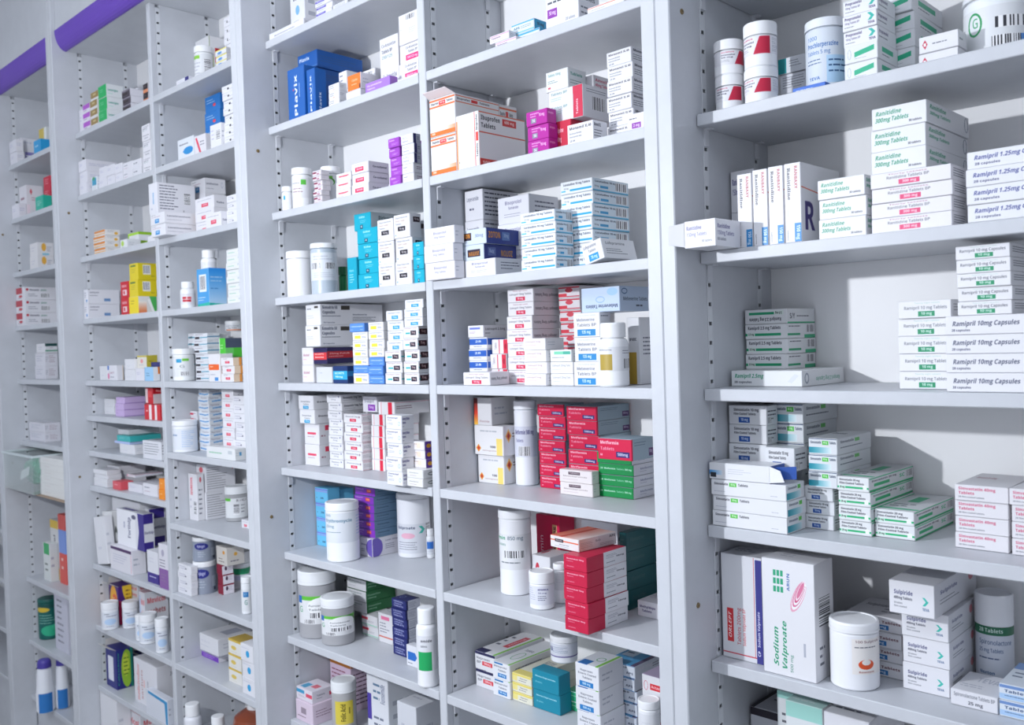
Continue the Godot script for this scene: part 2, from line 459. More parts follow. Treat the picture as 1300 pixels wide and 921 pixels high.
# Printed cartons: key -> [look, board colour, front print, side print, top print]. Print marks, in shares of the face:
# r rectangle, t text, l lines of small print, b / B bar code, c ellipse, o ring, p polygon, g two-colour dye; side bands repeating a front colour darker have shade put into them
const CARTONS := {
	# wide bay at the camera
	"teal_end": ["white carton with a teal end panel", "eef0f4", "r 0 0 .3 1 0d8f94;l .4 .2 .5 .5 3 8f93a2", "r 0 0 .2 1 0d8f94;l .3 .2 .5 .5 3 9a9dac", ""],
	"plain_lines": ["white carton with rows of grey small print", "eff0f5", "l .08 .12 .8 .7 5 9a9dac", "l .06 .15 .8 .6 4 9fa2b0", "l .1 .2 .5 .4 3 a2a5b4"],
	"thin_blue": ["thin bright blue carton", "3f6fc9", "l .1 .3 .7 .4 1 d5dff5", "", ""],
	"teal_arrow": ["white carton with purple title and teal arrow", "f3f4f8", "t .05 .1 .5 .28 1 4a3f78 Propranolol;t .05 .42 .45 .2 0 4a3f78 10mg_Tablets_BP;l .05 .72 .35 .14 1 9a9dac;p 34b3a5 .74 .1 .84 .1 .94 .36 .84 .62 .74 .62 .84 .36;t .74 .68 .2 .22 1 4a3f78 TEVA", "t .06 .2 .5 .3 1 4a3f78 Propranolol;l .06 .6 .5 .2 1 9a9dac", ""],
	"green_bar": ["white carton with a green bar print", "f1f3f6", "o .14 .5 .06 .3 .02 b9c2c8;p 2fae86 .3 .42 .9 .2 .9 .5 .3 .72;l .3 .78 .4 .1 1 a9adb8", "r .2 .25 .55 .28 2fae86;l .2 .62 .5 .2 1 a4a8b6", "r .2 .3 .5 .12 2fae86"],
	"red_diamond": ["low white carton with a red diamond emblem", "f2f2f5", "p c43a50 .08 .5 .15 .2 .22 .5 .15 .8;r .12 .4 .06 .2 f2f2f5;l .34 .45 .5 .22 1 9a9dac", "l .1 .4 .6 .3 1 9a9dac", "l .1 .3 .6 .3 2 b0b3c0"],
	"ran150_purple": ["white carton with purple 150mg lettering", "f2f2f6", "t .05 .18 .52 .2 1 5c57a0 Ranitidine;t .05 .42 .68 .2 0 5c57a0 150mg_Tablets;t .55 .72 .35 .14 0 55586a 60_tablets", "t .06 .18 .52 .2 1 5c57a0 Ranitidine;t .06 .42 .68 .2 0 5c57a0 150mg_Tablets;t .06 .68 .35 .14 0 55586a 60_tablets", ""],
	"ran_upright": ["tall upright white carton with red name and black title", "f3f3f7", "t .12 .05 .26 .42 4w 33343f Ranitidine;l .18 .5 .06 .3 1 b0b2c0;t .1 .84 .1 .14 0w 6a6c78 tablets;t .56 .03 .26 .3 1w ea6a72 RANBAXY;r .58 .76 .42 .24 2f86c6;t .64 .78 .3 .19 1w eef4fa 150_mg", "p d5674f .0 .3 1 .4 1 .415 .0 .315;t .02 .46 .34 .5 1 4a3c94 R;l .55 .55 .4 .3 4 b0b3c0", "t .2 .2 .6 .4 3 44454f Ranitidine"],
	"ran300_green": ["white carton with slanted green 300mg lettering", "f3f4f7", "t .05 .14 .52 .28 2 2b8a63 Ranitidine;t .04 .46 .66 .28 2 2b8a63 300mg_Tablets;t .68 .76 .24 .14 1 55586a 30_tablets", "t .05 .14 .4 .26 2 2b8a63 Ranitidine;t .05 .46 .5 .2 2 2b8a63 300mg_Tablets;o .93 .42 .05 .36 .02 9aa0ac", "t .1 .3 .5 .2 2 2b8a63 Ranitidine"],
	"ran_pink": ["white carton with pink 300 mg block", "f4f2f6", "t .22 .08 .5 .12 0 d77a96 Thirty_tablets;t .2 .24 .54 .28 0 70707e Ranitidine_Tablets_BP;r .36 .56 .26 .34 e04878;t .4 .6 .18 .24 1 f8eef2 300_mg", "l .1 .2 .8 .6 4 55576a", "l .2 .3 .5 .3 2 c07a94"],
	"rami125_blue": ["white carton with slanted blue 1.25mg lettering", "f3f4f8", "t .07 .2 .85 .36 2 4a55b4 Ramipril_1.25mg_Capsules;t .08 .64 .3 .2 1 5a5f90 28_capsules", "l .1 .3 .6 .4 2 8f93a8", "t .1 .3 .5 .2 2 4a55b4 Ramipril_1.25mg"],
	"rami25_long": ["long low white carton with slanted green 2.5mg lettering", "f1f3f4", "t .04 .18 .44 .36 2 2b9068 Ramipril_2.5mg;t .04 .66 .26 .2 1 55586a 28_capsules;p d7dbe0 .8 .7 .9 .2 .96 .3 .86 .8", "t .3 .4 .6 .34 5i 2b9068 Ramipril_2.5mg_Capsules;o .1 .5 .05 .34 .02 9aa0ac", "t .1 .3 .5 .2 2 2b9068 Ramipril_2.5mg"],
	"rami25_line": ["white carton with thick green line", "eff1f2", "t .06 .12 .8 .3 1 3f424e Ramipril_2.5_mg_Tablets;r .0 .62 .86 .17 1f9a6a;r .05 .56 .18 .3 d9e6df;t .07 .6 .14 .2 1 2f4a40 2.5_mg", "l .05 .12 .5 .22 1 55586a;r .0 .66 .45 .14 1f9a6a;b .68 .1 .26 .5;r .6 .75 .4 .25 3fae80", "r .1 .4 .6 .15 1f9a6a;t .1 .15 .6 .2 1 3f424e Ramipril_2.5_mg"],
	"rami25_line_flipped": ["upside-down white carton with thick green line", "eff1f2", "t .1 .52 .78 .32 1i 3f424e Ramipril_2.5_mg_Tablets;r .1 .18 .82 .17 1f9a6a;r .7 .1 .22 .3 d9e6df;t .73 .14 .16 .22 1i 2f4a40 2.5_mg", "t .08 .3 .2 .5 1 55586a S/Y;l .34 .45 .6 .2 1 55586a;r .0 .9 1 .1 3fae80", "r .1 .4 .6 .15 1f9a6a"],
	"rami10_tab": ["white tablet carton with green 10 mg block", "f4f4f7", "t .3 .06 .5 .12 0 a9c9b9 Twenty_eight_tablets;t .1 .28 .84 .26 0 6a6d7a Ramipril_10_mg_Tablets;r .38 .62 .32 .3 1d8f62;t .43 .66 .22 .22 1 f0f6f2 10_mg", "l .1 .2 .7 .5 3 a0a3b0", "l .1 .2 .5 .4 2 a0a3b0"],
	"rami10_cap": ["white capsule carton with green 10 mg block", "f3f3f6", "t .28 .05 .5 .12 0 a9c9b9 Twenty_eight_capsules;t .06 .22 .88 .3 0 4c4e5e Ramipril_10_mg_Capsules;r .36 .58 .34 .34 1d8f62;t .41 .62 .24 .25 1 f0f6f2 10_mg", "l .1 .2 .85 .5 3 6a6d7c", "l .1 .2 .5 .4 2 a0a3b0"],
	"rami10_italic": ["long white carton with slanted slate 10mg lettering", "f4f4f8", "t .07 .26 .86 .36 2 545a7e Ramipril_10mg_Capsules;t .07 .7 .24 .18 1 5f6482 28_capsules", "l .1 .3 .6 .4 2 8f93a8", "t .1 .3 .5 .2 2 545a7e Ramipril_10mg"],
	"simva10_blue": ["white carton with dark blue 10 mg block", "eef0f3", "t .12 .12 .68 .2 1 41444f Simvastatin_10_mg;t .12 .36 .6 .18 1 41444f Film-Coated_Tablets;r .26 .62 .3 .3 1f4fa0;t .31 .67 .2 .2 1 e8eef8 10_mg", "l .08 .2 .8 .6 3 6b6e7c;b .1 .6 .3 .3", "l .1 .2 .5 .3 2 9a9dac"],
	"simva_teal": ["white carton with teal band and green strength tag", "edf1f4", "r 0 .0 1 .05 1c3a66;t .06 .16 .4 .22 1 2f4460 Simvastatin;r .48 .14 .22 .26 53c24a;t .52 .18 .14 .18 1 f4fbf2 40_mg;t .73 .16 .24 .22 1 2f4460 Tablets;g 0 .56 .8 .38 0f8aa0 e3eef2 h", "t .08 .16 .4 .2 1 3a4c66 Simvastatin;r .5 .16 .14 .2 6cc46a;l .08 .5 .7 .2 1 9aa6b4", "t .1 .3 .5 .2 1 3a4c66 Simvastatin"],
	"simva_long": ["long white carton with green strength tag", "f3f4f7", "t .04 .14 .2 .22 1 4a4d58 Simvastatin;r .25 .12 .1 .26 62c553;t .27 .16 .06 .18 1 f4fbf2 40_mg;t .37 .14 .14 .22 1 4a4d58 Tablets;l .04 .72 .2 .12 1 b5b8c4;l .8 .72 .14 .12 1 b5b8c4", "t .08 .14 .5 .2 1 3a4c66 Simvastatin;r .62 .12 .16 .24 62c553;g 0 .5 .8 .4 0f8aa0 e3eef2 h", "l .1 .2 .5 .4 2 b5b8c4"],
	"simva_open": ["long white carton with its blue end flap open", "f3f4f7", "g .0 .45 .22 .28 3f8fd0 dfe9f4 h;r .02 .6 .1 .3 2e3038;l .32 .3 .4 .4 3 c4c7d0", "r 0 0 1 1 2b55a8;l .2 .3 .5 .3 2 dfe6f6", "l .1 .2 .5 .4 2 b5b8c4"],
	"simva20_green": ["white carton with bright green stripe", "f1f3f4", "t .06 .1 .66 .2 1 3f424e Simvastatin_20_mg;t .06 .34 .8 .2 1 3f424e Film-Coated_Tablets;r 0 .68 1 .14 22b070;r .05 .6 .2 .3 d9efe4;t .07 .65 .16 .2 1 2f4a40 20_mg;r .82 .5 .12 .36 eef3ef", "r 0 .05 1 .08 3fbf86;r .1 .46 .34 .2 22b070;t .05 .2 .55 .16 1 3f424e Simvastatin_20_mg;b .84 .16 .13 .5;t .66 .3 .14 .36 1 22b070 SC;r 0 .86 1 .14 22b070", "r .3 .2 .3 .3 46bf8c;r .0 .86 1 .06 46bf8c;l .1 .6 .6 .2 2 8a8d9a"],
	"simva40_red": ["white carton with rose red 40mg lettering", "f4f2f5", "t .06 .12 .72 .24 1 c94a6c Simvastatin_40mg;t .06 .4 .32 .24 1 c94a6c Tablets;t .06 .72 .5 .14 0 55586a 28_film-coated_tablets", "t .1 .2 .6 .3 1 c94a6c Simvastatin;l .1 .6 .6 .2 1 8a8d9a", "t .1 .3 .4 .16 1 d488a0 Simvastatin_40mg"],
	"orlept": ["tall grey-white carton with red tag and purple edge", "e8e9ee", "r .12 .52 .16 .32 cf2f36;t .15 .54 .1 .28 2v f6e8e8 ORLEPT;t .36 .5 .12 .36 0v c5424a Tablets_200mg;t .5 .5 .1 .36 0v c5424a Sodium_Valproate_BP;r 0 .94 .86 .012 c84a5a;r .8 0 .012 .95 c84a5a;r .84 .02 .16 .98 3a3a86;t .87 .5 .08 .34 1v e8e8f4 Sodium_Valproate;t .87 .87 .09 .06 1v f4f4fa CP", "r 0 0 1 1 3a3a86", "l .1 .3 .6 .3 2 9a9dac"],
	"valproate": ["large white carton with vertical green title and pink swirl", "f2f2f5", "t .2 .56 .13 .38 2v 1f9468 Sodium;t .36 .5 .13 .46 2v 1f9468 Valproate;t .52 .8 .07 .16 0v 4aa888 500_mg;r .22 .09 .05 .05 35a57c;r .29 .09 .05 .05 35a57c;r .36 .09 .05 .05 35a57c;r .22 .16 .05 .05 35a57c;r .29 .16 .05 .05 35a57c;r .36 .16 .05 .05 35a57c;r .22 .23 .05 .05 35a57c;r .29 .23 .05 .05 35a57c;r .36 .23 .05 .05 35a57c;t .48 .1 .07 .16 1v 3f66a8 ARUN;e .7 .29 .1 .15 24 e3a3ba;e .71 .28 .088 .14 24 f2f2f5;e .712 .27 .078 .125 24 d9799c;e .722 .262 .066 .115 24 f2f2f5;e .724 .255 .056 .1 24 cf5c86;e .734 .245 .046 .09 24 f2dde6;e .742 .235 .034 .08 24 d87a9c;l .78 .6 .06 .34 1 b0b3c0", "B .2 .3 .6 .24;l .2 .7 .3 .2 3 9a9dac", "l .2 .3 .4 .3 2 b5b8c4"],
	"sulp_dark": ["off-white carton with brown title and blue block", "e6e6ea", "t .1 .24 .5 .24 1 4a4650 Sulpiride;t .62 .24 .34 .24 1 7a3f48 Tablets;r .56 .56 .18 .34 2f6fae;t .59 .6 .12 .24 1 eef2f8 mg;l .1 .6 .3 .2 1 8a8d9a", "l .1 .2 .6 .5 3 9a9dac", "t .1 .3 .4 .2 1 7a7a86 Sulpiride;l .5 .5 .4 .3 2 a5a8b4;r .7 .05 .2 .1 3fa38c"],
	"sulpiride": ["white carton with slate title and turquoise arrow", "f3f3f7", "t .1 .26 .44 .18 1 5a5f9a Sulpiride;t .1 .46 .42 .12 1 55586a 400mg_Tablets;t .1 .64 .2 .08 0 6a6d7c 30_tablets;t .1 .74 .3 .08 0 6a6d7c film-coated;p 3fbcae .74 .4 .8 .4 .88 .53 .8 .66 .74 .66 .82 .53;t .74 .72 .15 .12 1 5a7fb8 TEVA", "t .12 .24 .4 .16 1 5a5f9a Sulpiride;l .12 .5 .5 .2 2 9a9dac;c .85 .3 .06 .16 e0909a", "t .2 .3 .4 .2 1 8a8dac Sulpiride;c .8 .3 .06 .14 d9808a"],
	"spiro_flat": ["flat white carton with grey 25 mg lettering", "efeff3", "t .06 .12 .9 .34 0 6a6d7c Spironolactone_Tablets_BP;t .36 .58 .34 .3 1 5a5d6c 25_mg", "l .1 .3 .6 .3 1 9a9dac", "t .3 .2 .5 .3 1 b5b8c4 TEVA;l .1 .6 .5 .2 2 b0b3c0"],
	"pale_blue": ["white carton with pale blue bands", "e6eef6", "r 0 .0 1 .2 6f8fc4;t .08 .3 .5 .24 1 3f5f98 Tablets;r 0 .6 1 .34 a9c8ea;l .1 .66 .6 .16 1 5f7fb0", "r 0 .5 1 .4 9fbfe6;l .1 .2 .5 .2 1 6f7f9c", "r 0 .0 1 .3 7f9fd0;l .1 .4 .6 .3 2 8f9fb8"],
	"teal_lid": ["white carton with pale teal top", "edf1f2", "r 0 0 1 .14 9fd4ca;l .1 .4 .6 .3 2 8a8d9a", "l .1 .3 .6 .4 2 9a9dac", "r 0 0 1 1 bfe2dc;l .1 .3 .6 .4 2 e9f3f1"],
	"red_navy_lid": ["white carton with red and navy marks on top", "eeeef2", "t .1 .3 .5 .3 1 c8424e Tablets;l .1 .66 .4 .2 1 9a9dac", "l .1 .3 .6 .4 2 9a9dac", "p 3a3f86 .1 .05 .35 .05 .25 .3 .0 .3;r .2 .45 .6 .14 d8606c;l .1 .65 .6 .2 2 9a9dac"],
	"grey_dark": ["grey carton with a black edge", "d3d4da", "r 0 0 1 .12 2a2430;l .1 .4 .6 .3 2 8a8d9a", "r 0 0 1 .12 2a2430", "r 0 .0 .12 1 3a3440;l .3 .3 .4 .3 2 8a8d9a"],
	# right half of the middle unit
	"pink_lines": ["small white carton with thin pink lines", "f1eff4", "r 0 .1 1 .06 c874b0;t .08 .3 .5 .3 1 9a4f8c Tablets;l .08 .7 .7 .16 1 b9a0b8", "l .1 .3 .6 .4 2 b0a6b4", ""],
	"cyan_end": ["small white carton with a cyan end", "e8f2f8", "r 0 .02 1 .1 3fa6cf;t .08 .3 .3 .3 1 4a86a8 APS;l .42 .34 .5 .3 2 7fa4b8;r 0 .85 1 .12 6fbfdc", "r 0 0 1 1 2f9fce;t .2 .25 .6 .4 1 1f3f5a 10_mg", ""],
	"purple_tag": ["white carton with a purple dose tag", "f1f1f6", "l .06 .12 .5 .2 1 7a7d8c;r .05 .38 .3 .26 8f3fa8;t .09 .43 .22 .16 1 f4ecf8 50_mg;t .6 .76 .3 .12 0 7a7d8c 28_tablets", "t .1 .2 .7 .18 1 6a6d7c Tablets;l .1 .5 .7 .3 2 9a9dac", ""],
	"orange_green_lines": ["white carton with orange and green lines", "f2f2f4", "r 0 .1 1 .08 e0704a;l .1 .4 .5 .2 1 9a9dac;r .4 .75 .4 .1 7fd04a", "", ""],
	"ibu_end": ["white and orange painkiller carton, narrow end outwards", "f4f3f4", "r 0 .03 1 .045 e07848;r 0 .2 1 .045 e07848;t .06 .1 .3 .08 1 3f4048 Ibuprofen;r .38 .09 .26 .1 da3a3a;t .42 .11 .18 .06 1 f8eeee 600_mg;t .68 .1 .26 .08 1 3f4048 Tablets;g .5 .78 .5 .1 f4f3f4 e8a078 h;r 0 .88 1 .12 e8793a;t .05 .9 .16 .08 1 f8f0ea 100", "r 0 .04 1 .02 dc6a42;t .04 .09 .3 .07 1 5a5a62 Ibuprofen;r .36 .085 .14 .08 da3a3a;t .54 .09 .24 .07 1 5a5a62 Tablets;r 0 .19 1 .02 dc6a42", ""],
	"ibu_big": ["large orange-banded painkiller carton turned to show its name", "f3f2f3", "g 0 .1 .1 .9 e8793a f3f2f3 h;r .82 .0 .03 1 d8443c;t .88 .05 .1 .3 1v 4a4a52 Ibuprofen;r .88 .38 .1 .16 d8443c;t .88 .58 .1 .26 1v 4a4a52 Tablets;l .1 .84 .05 .1 1 a0a0a8", "r 0 0 1 .02 d86a48;t .04 .06 .42 .12 1 3c3d44 Ibuprofen;r .5 .06 .3 .13 d03a38;t .54 .085 .22 .08 1 f6e8e6 600_mg;t .04 .2 .32 .12 1 3c3d44 Tablets;r 0 .37 1 .022 d0553f;r 0 .03 .008 .97 d86a48;p d0423c 0 .88 1 .97 1 1 0 1;r 0 .86 .7 .14 d0423c;t .05 .9 .18 .08 1 f6e4e0 100", ""],
	"magenta": ["magenta carton with white 10 mg lettering", "b3259a", "t .18 .1 .44 .16 1 f6e4f2 Amitriptyline;t .18 .3 .3 .14 1 f6e4f2 Tablets;t .6 .22 .28 .28 1 f6e4f2 10_mg;r .22 .52 .26 .36 8a8598;t .27 .56 .16 .28 1 eae8f0 56", "t .1 .2 .6 .2 1 f0d8ea Amitriptyline", ""],
	"teal_text": ["white carton with faint teal title", "f2f4f5", "t .08 .12 .6 .18 0 5aa79c Tablets_10mg;l .08 .45 .5 .2 2 8fb8b0;r .08 .78 .12 .1 c85a6a", "r 0 0 1 1 e9edee;t .1 .2 .7 .2 1 2f8a74 Tablets;l .1 .55 .7 .25 2 9fb4b0", ""],
	"red_spine": ["white carton with a broad red spine and bar code", "f0f0f4", "t .06 .06 .5 .1 0 5aa79c Tablets_BP;l .06 .22 .4 .12 2 9fc4bc;t .06 .5 .5 .1 0 5aa79c Tablets_BP;l .06 .66 .4 .12 2 9fc4bc;r .72 0 .28 1 cf3350;t .8 .4 .08 .5 1v f4dfe4 Tablets;l .72 .0 .02 1 1 e8a0ae", "b .26 .32 .34 .4;l .1 .1 .6 .14 2 9a9dac;l .7 .4 .2 .4 4 9a9dac", ""],
	"red_white_text": ["low red carton with white lettering", "c92e48", "t .08 .2 .6 .2 1 f6e2e6 Amlodipine;t .08 .48 .5 .2 1 f6e2e6 Tablets_10mg;l .08 .78 .3 .1 1 f0c8d0", "t .1 .2 .6 .24 1 f6e2e6 Tablets", ""],
	"mono_xl": ["white carton with dark XL title and grey side print", "f2f2f6", "t .06 .12 .6 .2 1 4a4650 Monomil;t .68 .12 .26 .2 1 4a4650 XL_60;t .06 .42 .5 .13 0 55586a Isosorbide;t .06 .6 .5 .13 0 55586a mononitrate;t .06 .8 .25 .12 0 55586a 28", "t .05 .1 .5 .22 1 3f4250 Monomil_XL;l .05 .45 .8 .4 3 55586a", ""],
	"pink_side": ["white carton with pink side lettering", "f3f1f4", "l .1 .2 .5 .2 1 e0a4b0;r .1 .5 .4 .1 d97a90", "t .1 .2 .7 .24 1 c2405c Amoxil;t .1 .5 .7 .24 1 c2405c 40mg_Tabs", ""],
	"purple_block": ["small white carton with purple block", "f1eff4", "r .25 .55 .55 .34 8f3fa8;t .32 .6 .4 .22 1 f4ecf8 2_mg;l .1 .2 .7 .2 1 8a8d9a", "l .1 .3 .6 .4 2 9a9dac", ""],
	"bisop_white": ["white carton with faint purple title", "f2f1f6", "t .28 .24 .46 .2 0 7f78a8 Bisoprolol;t .3 .52 .4 .16 0 8f8ab0 5mg_Tablets", "", ""],
	"zoton": ["navy and pale blue carton with orange name", "dbe6f4", "r .05 .2 .46 .5 33283a;t .08 .24 .4 .42 1 f09a22 ZOTON;t .62 .32 .3 .3 0 6a7fb0 30mg;l .08 .8 .3 .1 1 8fa4cc", "r 0 0 1 1 2f3f8a;t .06 .2 .38 .56 1 f09a22 ZOTON;r .48 .2 .24 .55 5f7fb8;t .52 .3 .16 .32 0 dfe8f6 30mg", ""],
	"zoton_flipped": ["upside-down navy and pale blue carton with orange name", "dbe6f4", "r .42 .3 .46 .5 33283a;t .45 .36 .4 .38 4i e8962a ZOTON;t .1 .34 .26 .3 0i 6a7fb0 30mg", "r 0 0 1 1 333f86;t .5 .22 .38 .56 1i d8952e ZOTON;r .12 .2 .24 .55 5f6fa8;t .16 .3 .16 .32 0i dfe8f6 30mg", ""],
	"grey_rows": ["white carton with grey rows of side print", "efeff4", "t .1 .2 .7 .2 0 6a6d8c Loperamide;l .25 .55 .3 .2 1 7a7d9c", "l .05 .08 .9 .84 6 6a6d84", ""],
	"bisop_big": ["white carton with centred purple title", "f2f2f7", "t .22 .14 .56 .18 0 6f6aa4 Bisoprolol;t .34 .36 .34 .14 0 6f6aa4 fumarate;l .2 .62 .6 .2 2 a5a2c4", "l .2 .2 .7 .5 3 8a8da4", ""],
	"lorat_cyan": ["white carton with cyan line and bar code side", "f0f4f8", "t .08 .14 .86 .24 1 45506a Loratadine_10_mg_Tablets;r .02 .72 .14 .12 3fb4dc;r .3 .66 .68 .16 29a3d2;t .1 .5 .16 .16 0 45506a 10_mg", "r 0 0 1 1 dce8f1;t .06 .16 .6 .2 1 45566a Loratadine_10_mg;r .2 .55 .22 .2 3f9fd0;t .05 .56 .12 .18 0 45566a 10_mg;b .64 .16 .3 .62;r 0 .88 1 .12 5fb4d8", ""],
	"lofep": ["tilted white carton with blue 70 mg block", "f3f4f7", "t .06 .08 .7 .22 0 4a4d5e Lofepramine;t .28 .34 .4 .2 0 4a4d5e Tablets;r .26 .6 .5 .34 1f8fc8;t .34 .66 .34 .22 1 eaf4fa 70_mg", "t .1 .16 .6 .18 0 6a6f7a Lofepramine;l .1 .5 .7 .3 3 8f949c", "l .1 .3 .6 .3 2 a4a8b0"],
	"lisin_pink": ["white carton with crimson 10 mg block", "f4f2f5", "t .2 .08 .6 .14 0 e0a0b0 Twenty_eight_tablets;t .06 .3 .88 .22 0 6a6478 Lisinopril_10mg_Tablets;r .32 .6 .36 .3 cf2f52;t .38 .64 .24 .22 1 fbeaee 10_mg", "t .06 .36 .86 .28 0i 4a4f58 Lisinopril_10mg_Tablets", "l .1 .3 .6 .3 2 b0b3c0"],
	"blue_white_band": ["small white carton with deep blue band", "f0f1f6", "r 0 .1 1 .56 2f5fb8;t .3 .22 .4 .28 1 dfe8f6 28;l .25 .74 .5 .14 1 8a8fa8", "r 0 .1 1 .56 2f5fb8", ""],
	"lisin25": ["small white carton with blue and pink print", "f2f1f5", "r .1 .14 .7 .16 6f7fd0;l .1 .5 .5 .2 2 d07a9c", "t .06 .2 .8 .26 0 4a4650 Lisinopril_2.5mg;l .06 .6 .3 .16 1 6a6672", ""],
	"red_edge": ["white carton with red edge stripes", "f2eff2", "r .44 0 .06 1 d85468;r .74 0 .26 1 d23048;t .14 .2 .2 .5 0v 9a9298 Tablets;c .87 .5 .07 .2 a82038", "", ""],
	"faint_pink": ["white carton with faint pink print", "f5f3f5", "t .1 .2 .7 .2 0 dba0aa Lisinopril_5mg;l .1 .55 .5 .2 1 e0b4bc", "", ""],
	"faint_grey": ["white carton with faint grey 20mg title", "f5f5f7", "t .1 .2 .8 .24 0 a9abb8 Lisinopril_20mg_Tabs;l .1 .6 .4 .2 1 c4c6d0", "", ""],
	"teal_strip": ["white carton with pale teal strip", "f2f4f4", "r .2 .12 .6 .26 7fd0ae;r .62 .12 .34 .26 4fae98;l .1 .6 .6 .2 1 a4acb0", "", ""],
	"red_white_stripe": ["small carton of red and white stripes", "f0e9ec", "r 0 .05 1 .12 c83a4c;r 0 .62 .4 .3 d8404f;c .5 .35 .18 .2 d24a5a;r .4 .86 .6 .1 c85a68", "l .1 .3 .6 .3 2 8a8088", ""],
	"mebev": ["white carton with slate title and blue block", "f3f3f6", "t .16 .06 .7 .1 0 b0b3c4 One_hundred_tablets;t .1 .2 .72 .18 0 5a5d74 Mebeverine;t .12 .42 .76 .18 0 5a5d74 Tablets_BP;r .14 .68 .7 .28 2a86c4;t .3 .73 .36 .18 1 eef5fa 135_mg", "l .1 .1 .8 .12 1 8a8da0", "l .1 .3 .6 .3 2 b0b3c0"],
	"mebev_blue": ["crumpled pale blue carton lying upside down", "c9daf0", "t .1 .66 .86 .2 1i 3f4f7a Mebeverine_Tablets;o .5 .5 .12 .14 .02 8fb0d8;c .82 .2 .14 .16 9fc4ea", "o .16 .2 .1 .12 .02 4a6a94;t .1 .42 .86 .2 0 35455f Mebeverine_Tablets;l .55 .7 .3 .2 1 5a6a84", ""],
	"gold_band": ["tall white carton with a gold lower panel", "f1f1f3", "t .2 .3 .6 .06 1 4a4d5a BP_MDIC;r 0 .52 .75 .48 b8973c", "l .1 .28 .75 .3 5 8a8da0;b .35 .78 .5 .18", ""],
	"flame_plain": ["white carton with a flame-coloured edge", "e9e8ea", "g 0 0 .22 .55 4a2024 d8402c v;g 0 .55 .22 .45 d8402c f0c64a v;t .3 .82 .6 .1 0 c88a94 Flixotide", "", ""],
	"flame_diamond": ["white carton with yellow band and flame diamond", "f3f2f3", "r .76 .42 .2 .58 f2d878;p e89a3a .04 .78 .13 .64 .22 .78 .13 .92;p c83a2c .08 .78 .13 .7 .18 .78 .13 .86;t .52 .68 .22 .1 1 4a4a54 100;t .26 .82 .5 .06 0 c88a80 micrograms;l .2 .12 .6 .16 1 b5b8c0", "p f0c070 .15 .34 .4 .1 .65 .34 .4 .58;p d8703a .22 .34 .4 .18 .58 .34 .4 .5;p a82c2c .3 .34 .4 .24 .5 .34 .4 .44;l .7 .24 .25 .2 2 9a6a64", ""],
	"metf_red": ["crimson carton with white title and navy dose tag", "cf1746", "t .06 .1 .58 .22 1 fbe6ec Metformin;t .06 .38 .44 .22 0 f6d4de Tablets;r .54 .62 .4 .28 322a6c;t .58 .66 .32 .19 1 ecebf6 500mg;t .06 .72 .08 .14 1 f6d4de 84", "r .04 0 .96 1 9fb2be;l .12 .14 .6 .24 2 5f7484;r .78 .5 .2 .36 5a3a6c;t .8 .56 .16 .22 1 d8d4e4 500mg", "r 0 0 1 1 9fb2be"],
	"metf_green": ["green carton with white 500 mg lettering", "128a48", "t .05 .34 .09 .24 1 e4f4ea 28;t .16 .34 .34 .24 1 f2faf4 Metformin;t .52 .34 .22 .24 0 e4f4ea Tablets;t .76 .34 .2 .24 1 e4f4ea 500_mg", "r 0 0 1 1 dfe2ea;t .3 .3 .6 .26 0 6f7fb4 Metformin;l .3 .64 .4 .14 1 9aa4c4", "r 0 0 1 1 8f9aa4"],
	"ivory_small": ["small ivory carton with a dark top tag", "f1e9e8", "r .28 .12 .36 .24 5a4a54;t .3 .15 .32 .16 0 efe4e4 Tablets;t .1 .44 .76 .14 0 b09aa0 Metoclopramide;l .1 .7 .6 .14 1 cdbcc0", "", ""],
	"metf_upright": ["upright pink-red carton with vertical white title", "d4184e", "t .14 .28 .2 .68 0v fbe4ec Metformin;t .42 .52 .18 .44 0v f6d4de Tablets;r .7 .12 .2 .38 d8a878;t .72 .14 .16 .34 1v 8a1f3c 850mg", "", ""],
	"red_logo": ["small white carton with red round logos", "f1f1f4", "c .3 .4 .12 .22 c8384c;c .3 .4 .06 .1 f1f1f4;l .2 .74 .3 .14 1 9a9dac", "c .3 .45 .2 .3 c8384c;c .3 .45 .1 .14 f1f1f4", "c .2 .5 .08 .24 b85a68"],
	"crimson_stack": ["crimson carton with white lettering, half-white side", "c41d44", "t .12 .16 .76 .14 1 fae2e8 Montelukast_10mg;t .12 .34 .3 .12 0 f4ccd6 Tablets;t .12 .72 .34 .12 0 fae2e8 28_tablets", "r .41 0 .59 1 e9e9ee;l .48 .2 .3 .3 3 8a8da4;t .72 .4 .22 .14 1 3a3d4c 10mg;l .48 .7 .3 .14 1 9a9db0;r 0 0 .41 1 c41d44", ""],
	"orange_aps": ["white carton with orange stripe lying across red cartons", "f2eeee", "r 0 .3 1 .1 e06a4a;r .16 .22 .3 .26 3a2c34;t .19 .27 .24 .16 1 f4ecec Norvasc;t .3 .62 .36 .14 0 7a7a90 Metoprolol;l .15 .82 .6 .1 1 a8a8b8", "g 0 0 .5 1 e8b8a8 ece6e6 h;l .05 .3 .35 .5 4 c49a90;t .42 .26 .16 .22 0 9a8a8c 50;t .8 .12 .17 .26 1 5a5a66 APS;l .55 .66 .4 .2 2 9a949c", "g 0 0 1 1 e0684c efe4e2 h;r .3 .0 .12 1 c8402c"],
	"deep_teal": ["deep teal carton with faint title", "1d5e62", "l .1 .3 .6 .4 2 5f9a98", "t .1 .3 .5 .3 2 5a9496 Fluoxetine;l .1 .7 .5 .14 1 3f7f82", ""],
	"methyl": ["small off-white carton with violet title", "ecebf0", "t .08 .26 .8 .2 1 5a5288 Methyldopa;t .2 .52 .5 .2 1 5a5288 Tablets", "l .1 .3 .6 .4 2 9a9dac", "l .1 .3 .5 .3 2 b5b8c4"],
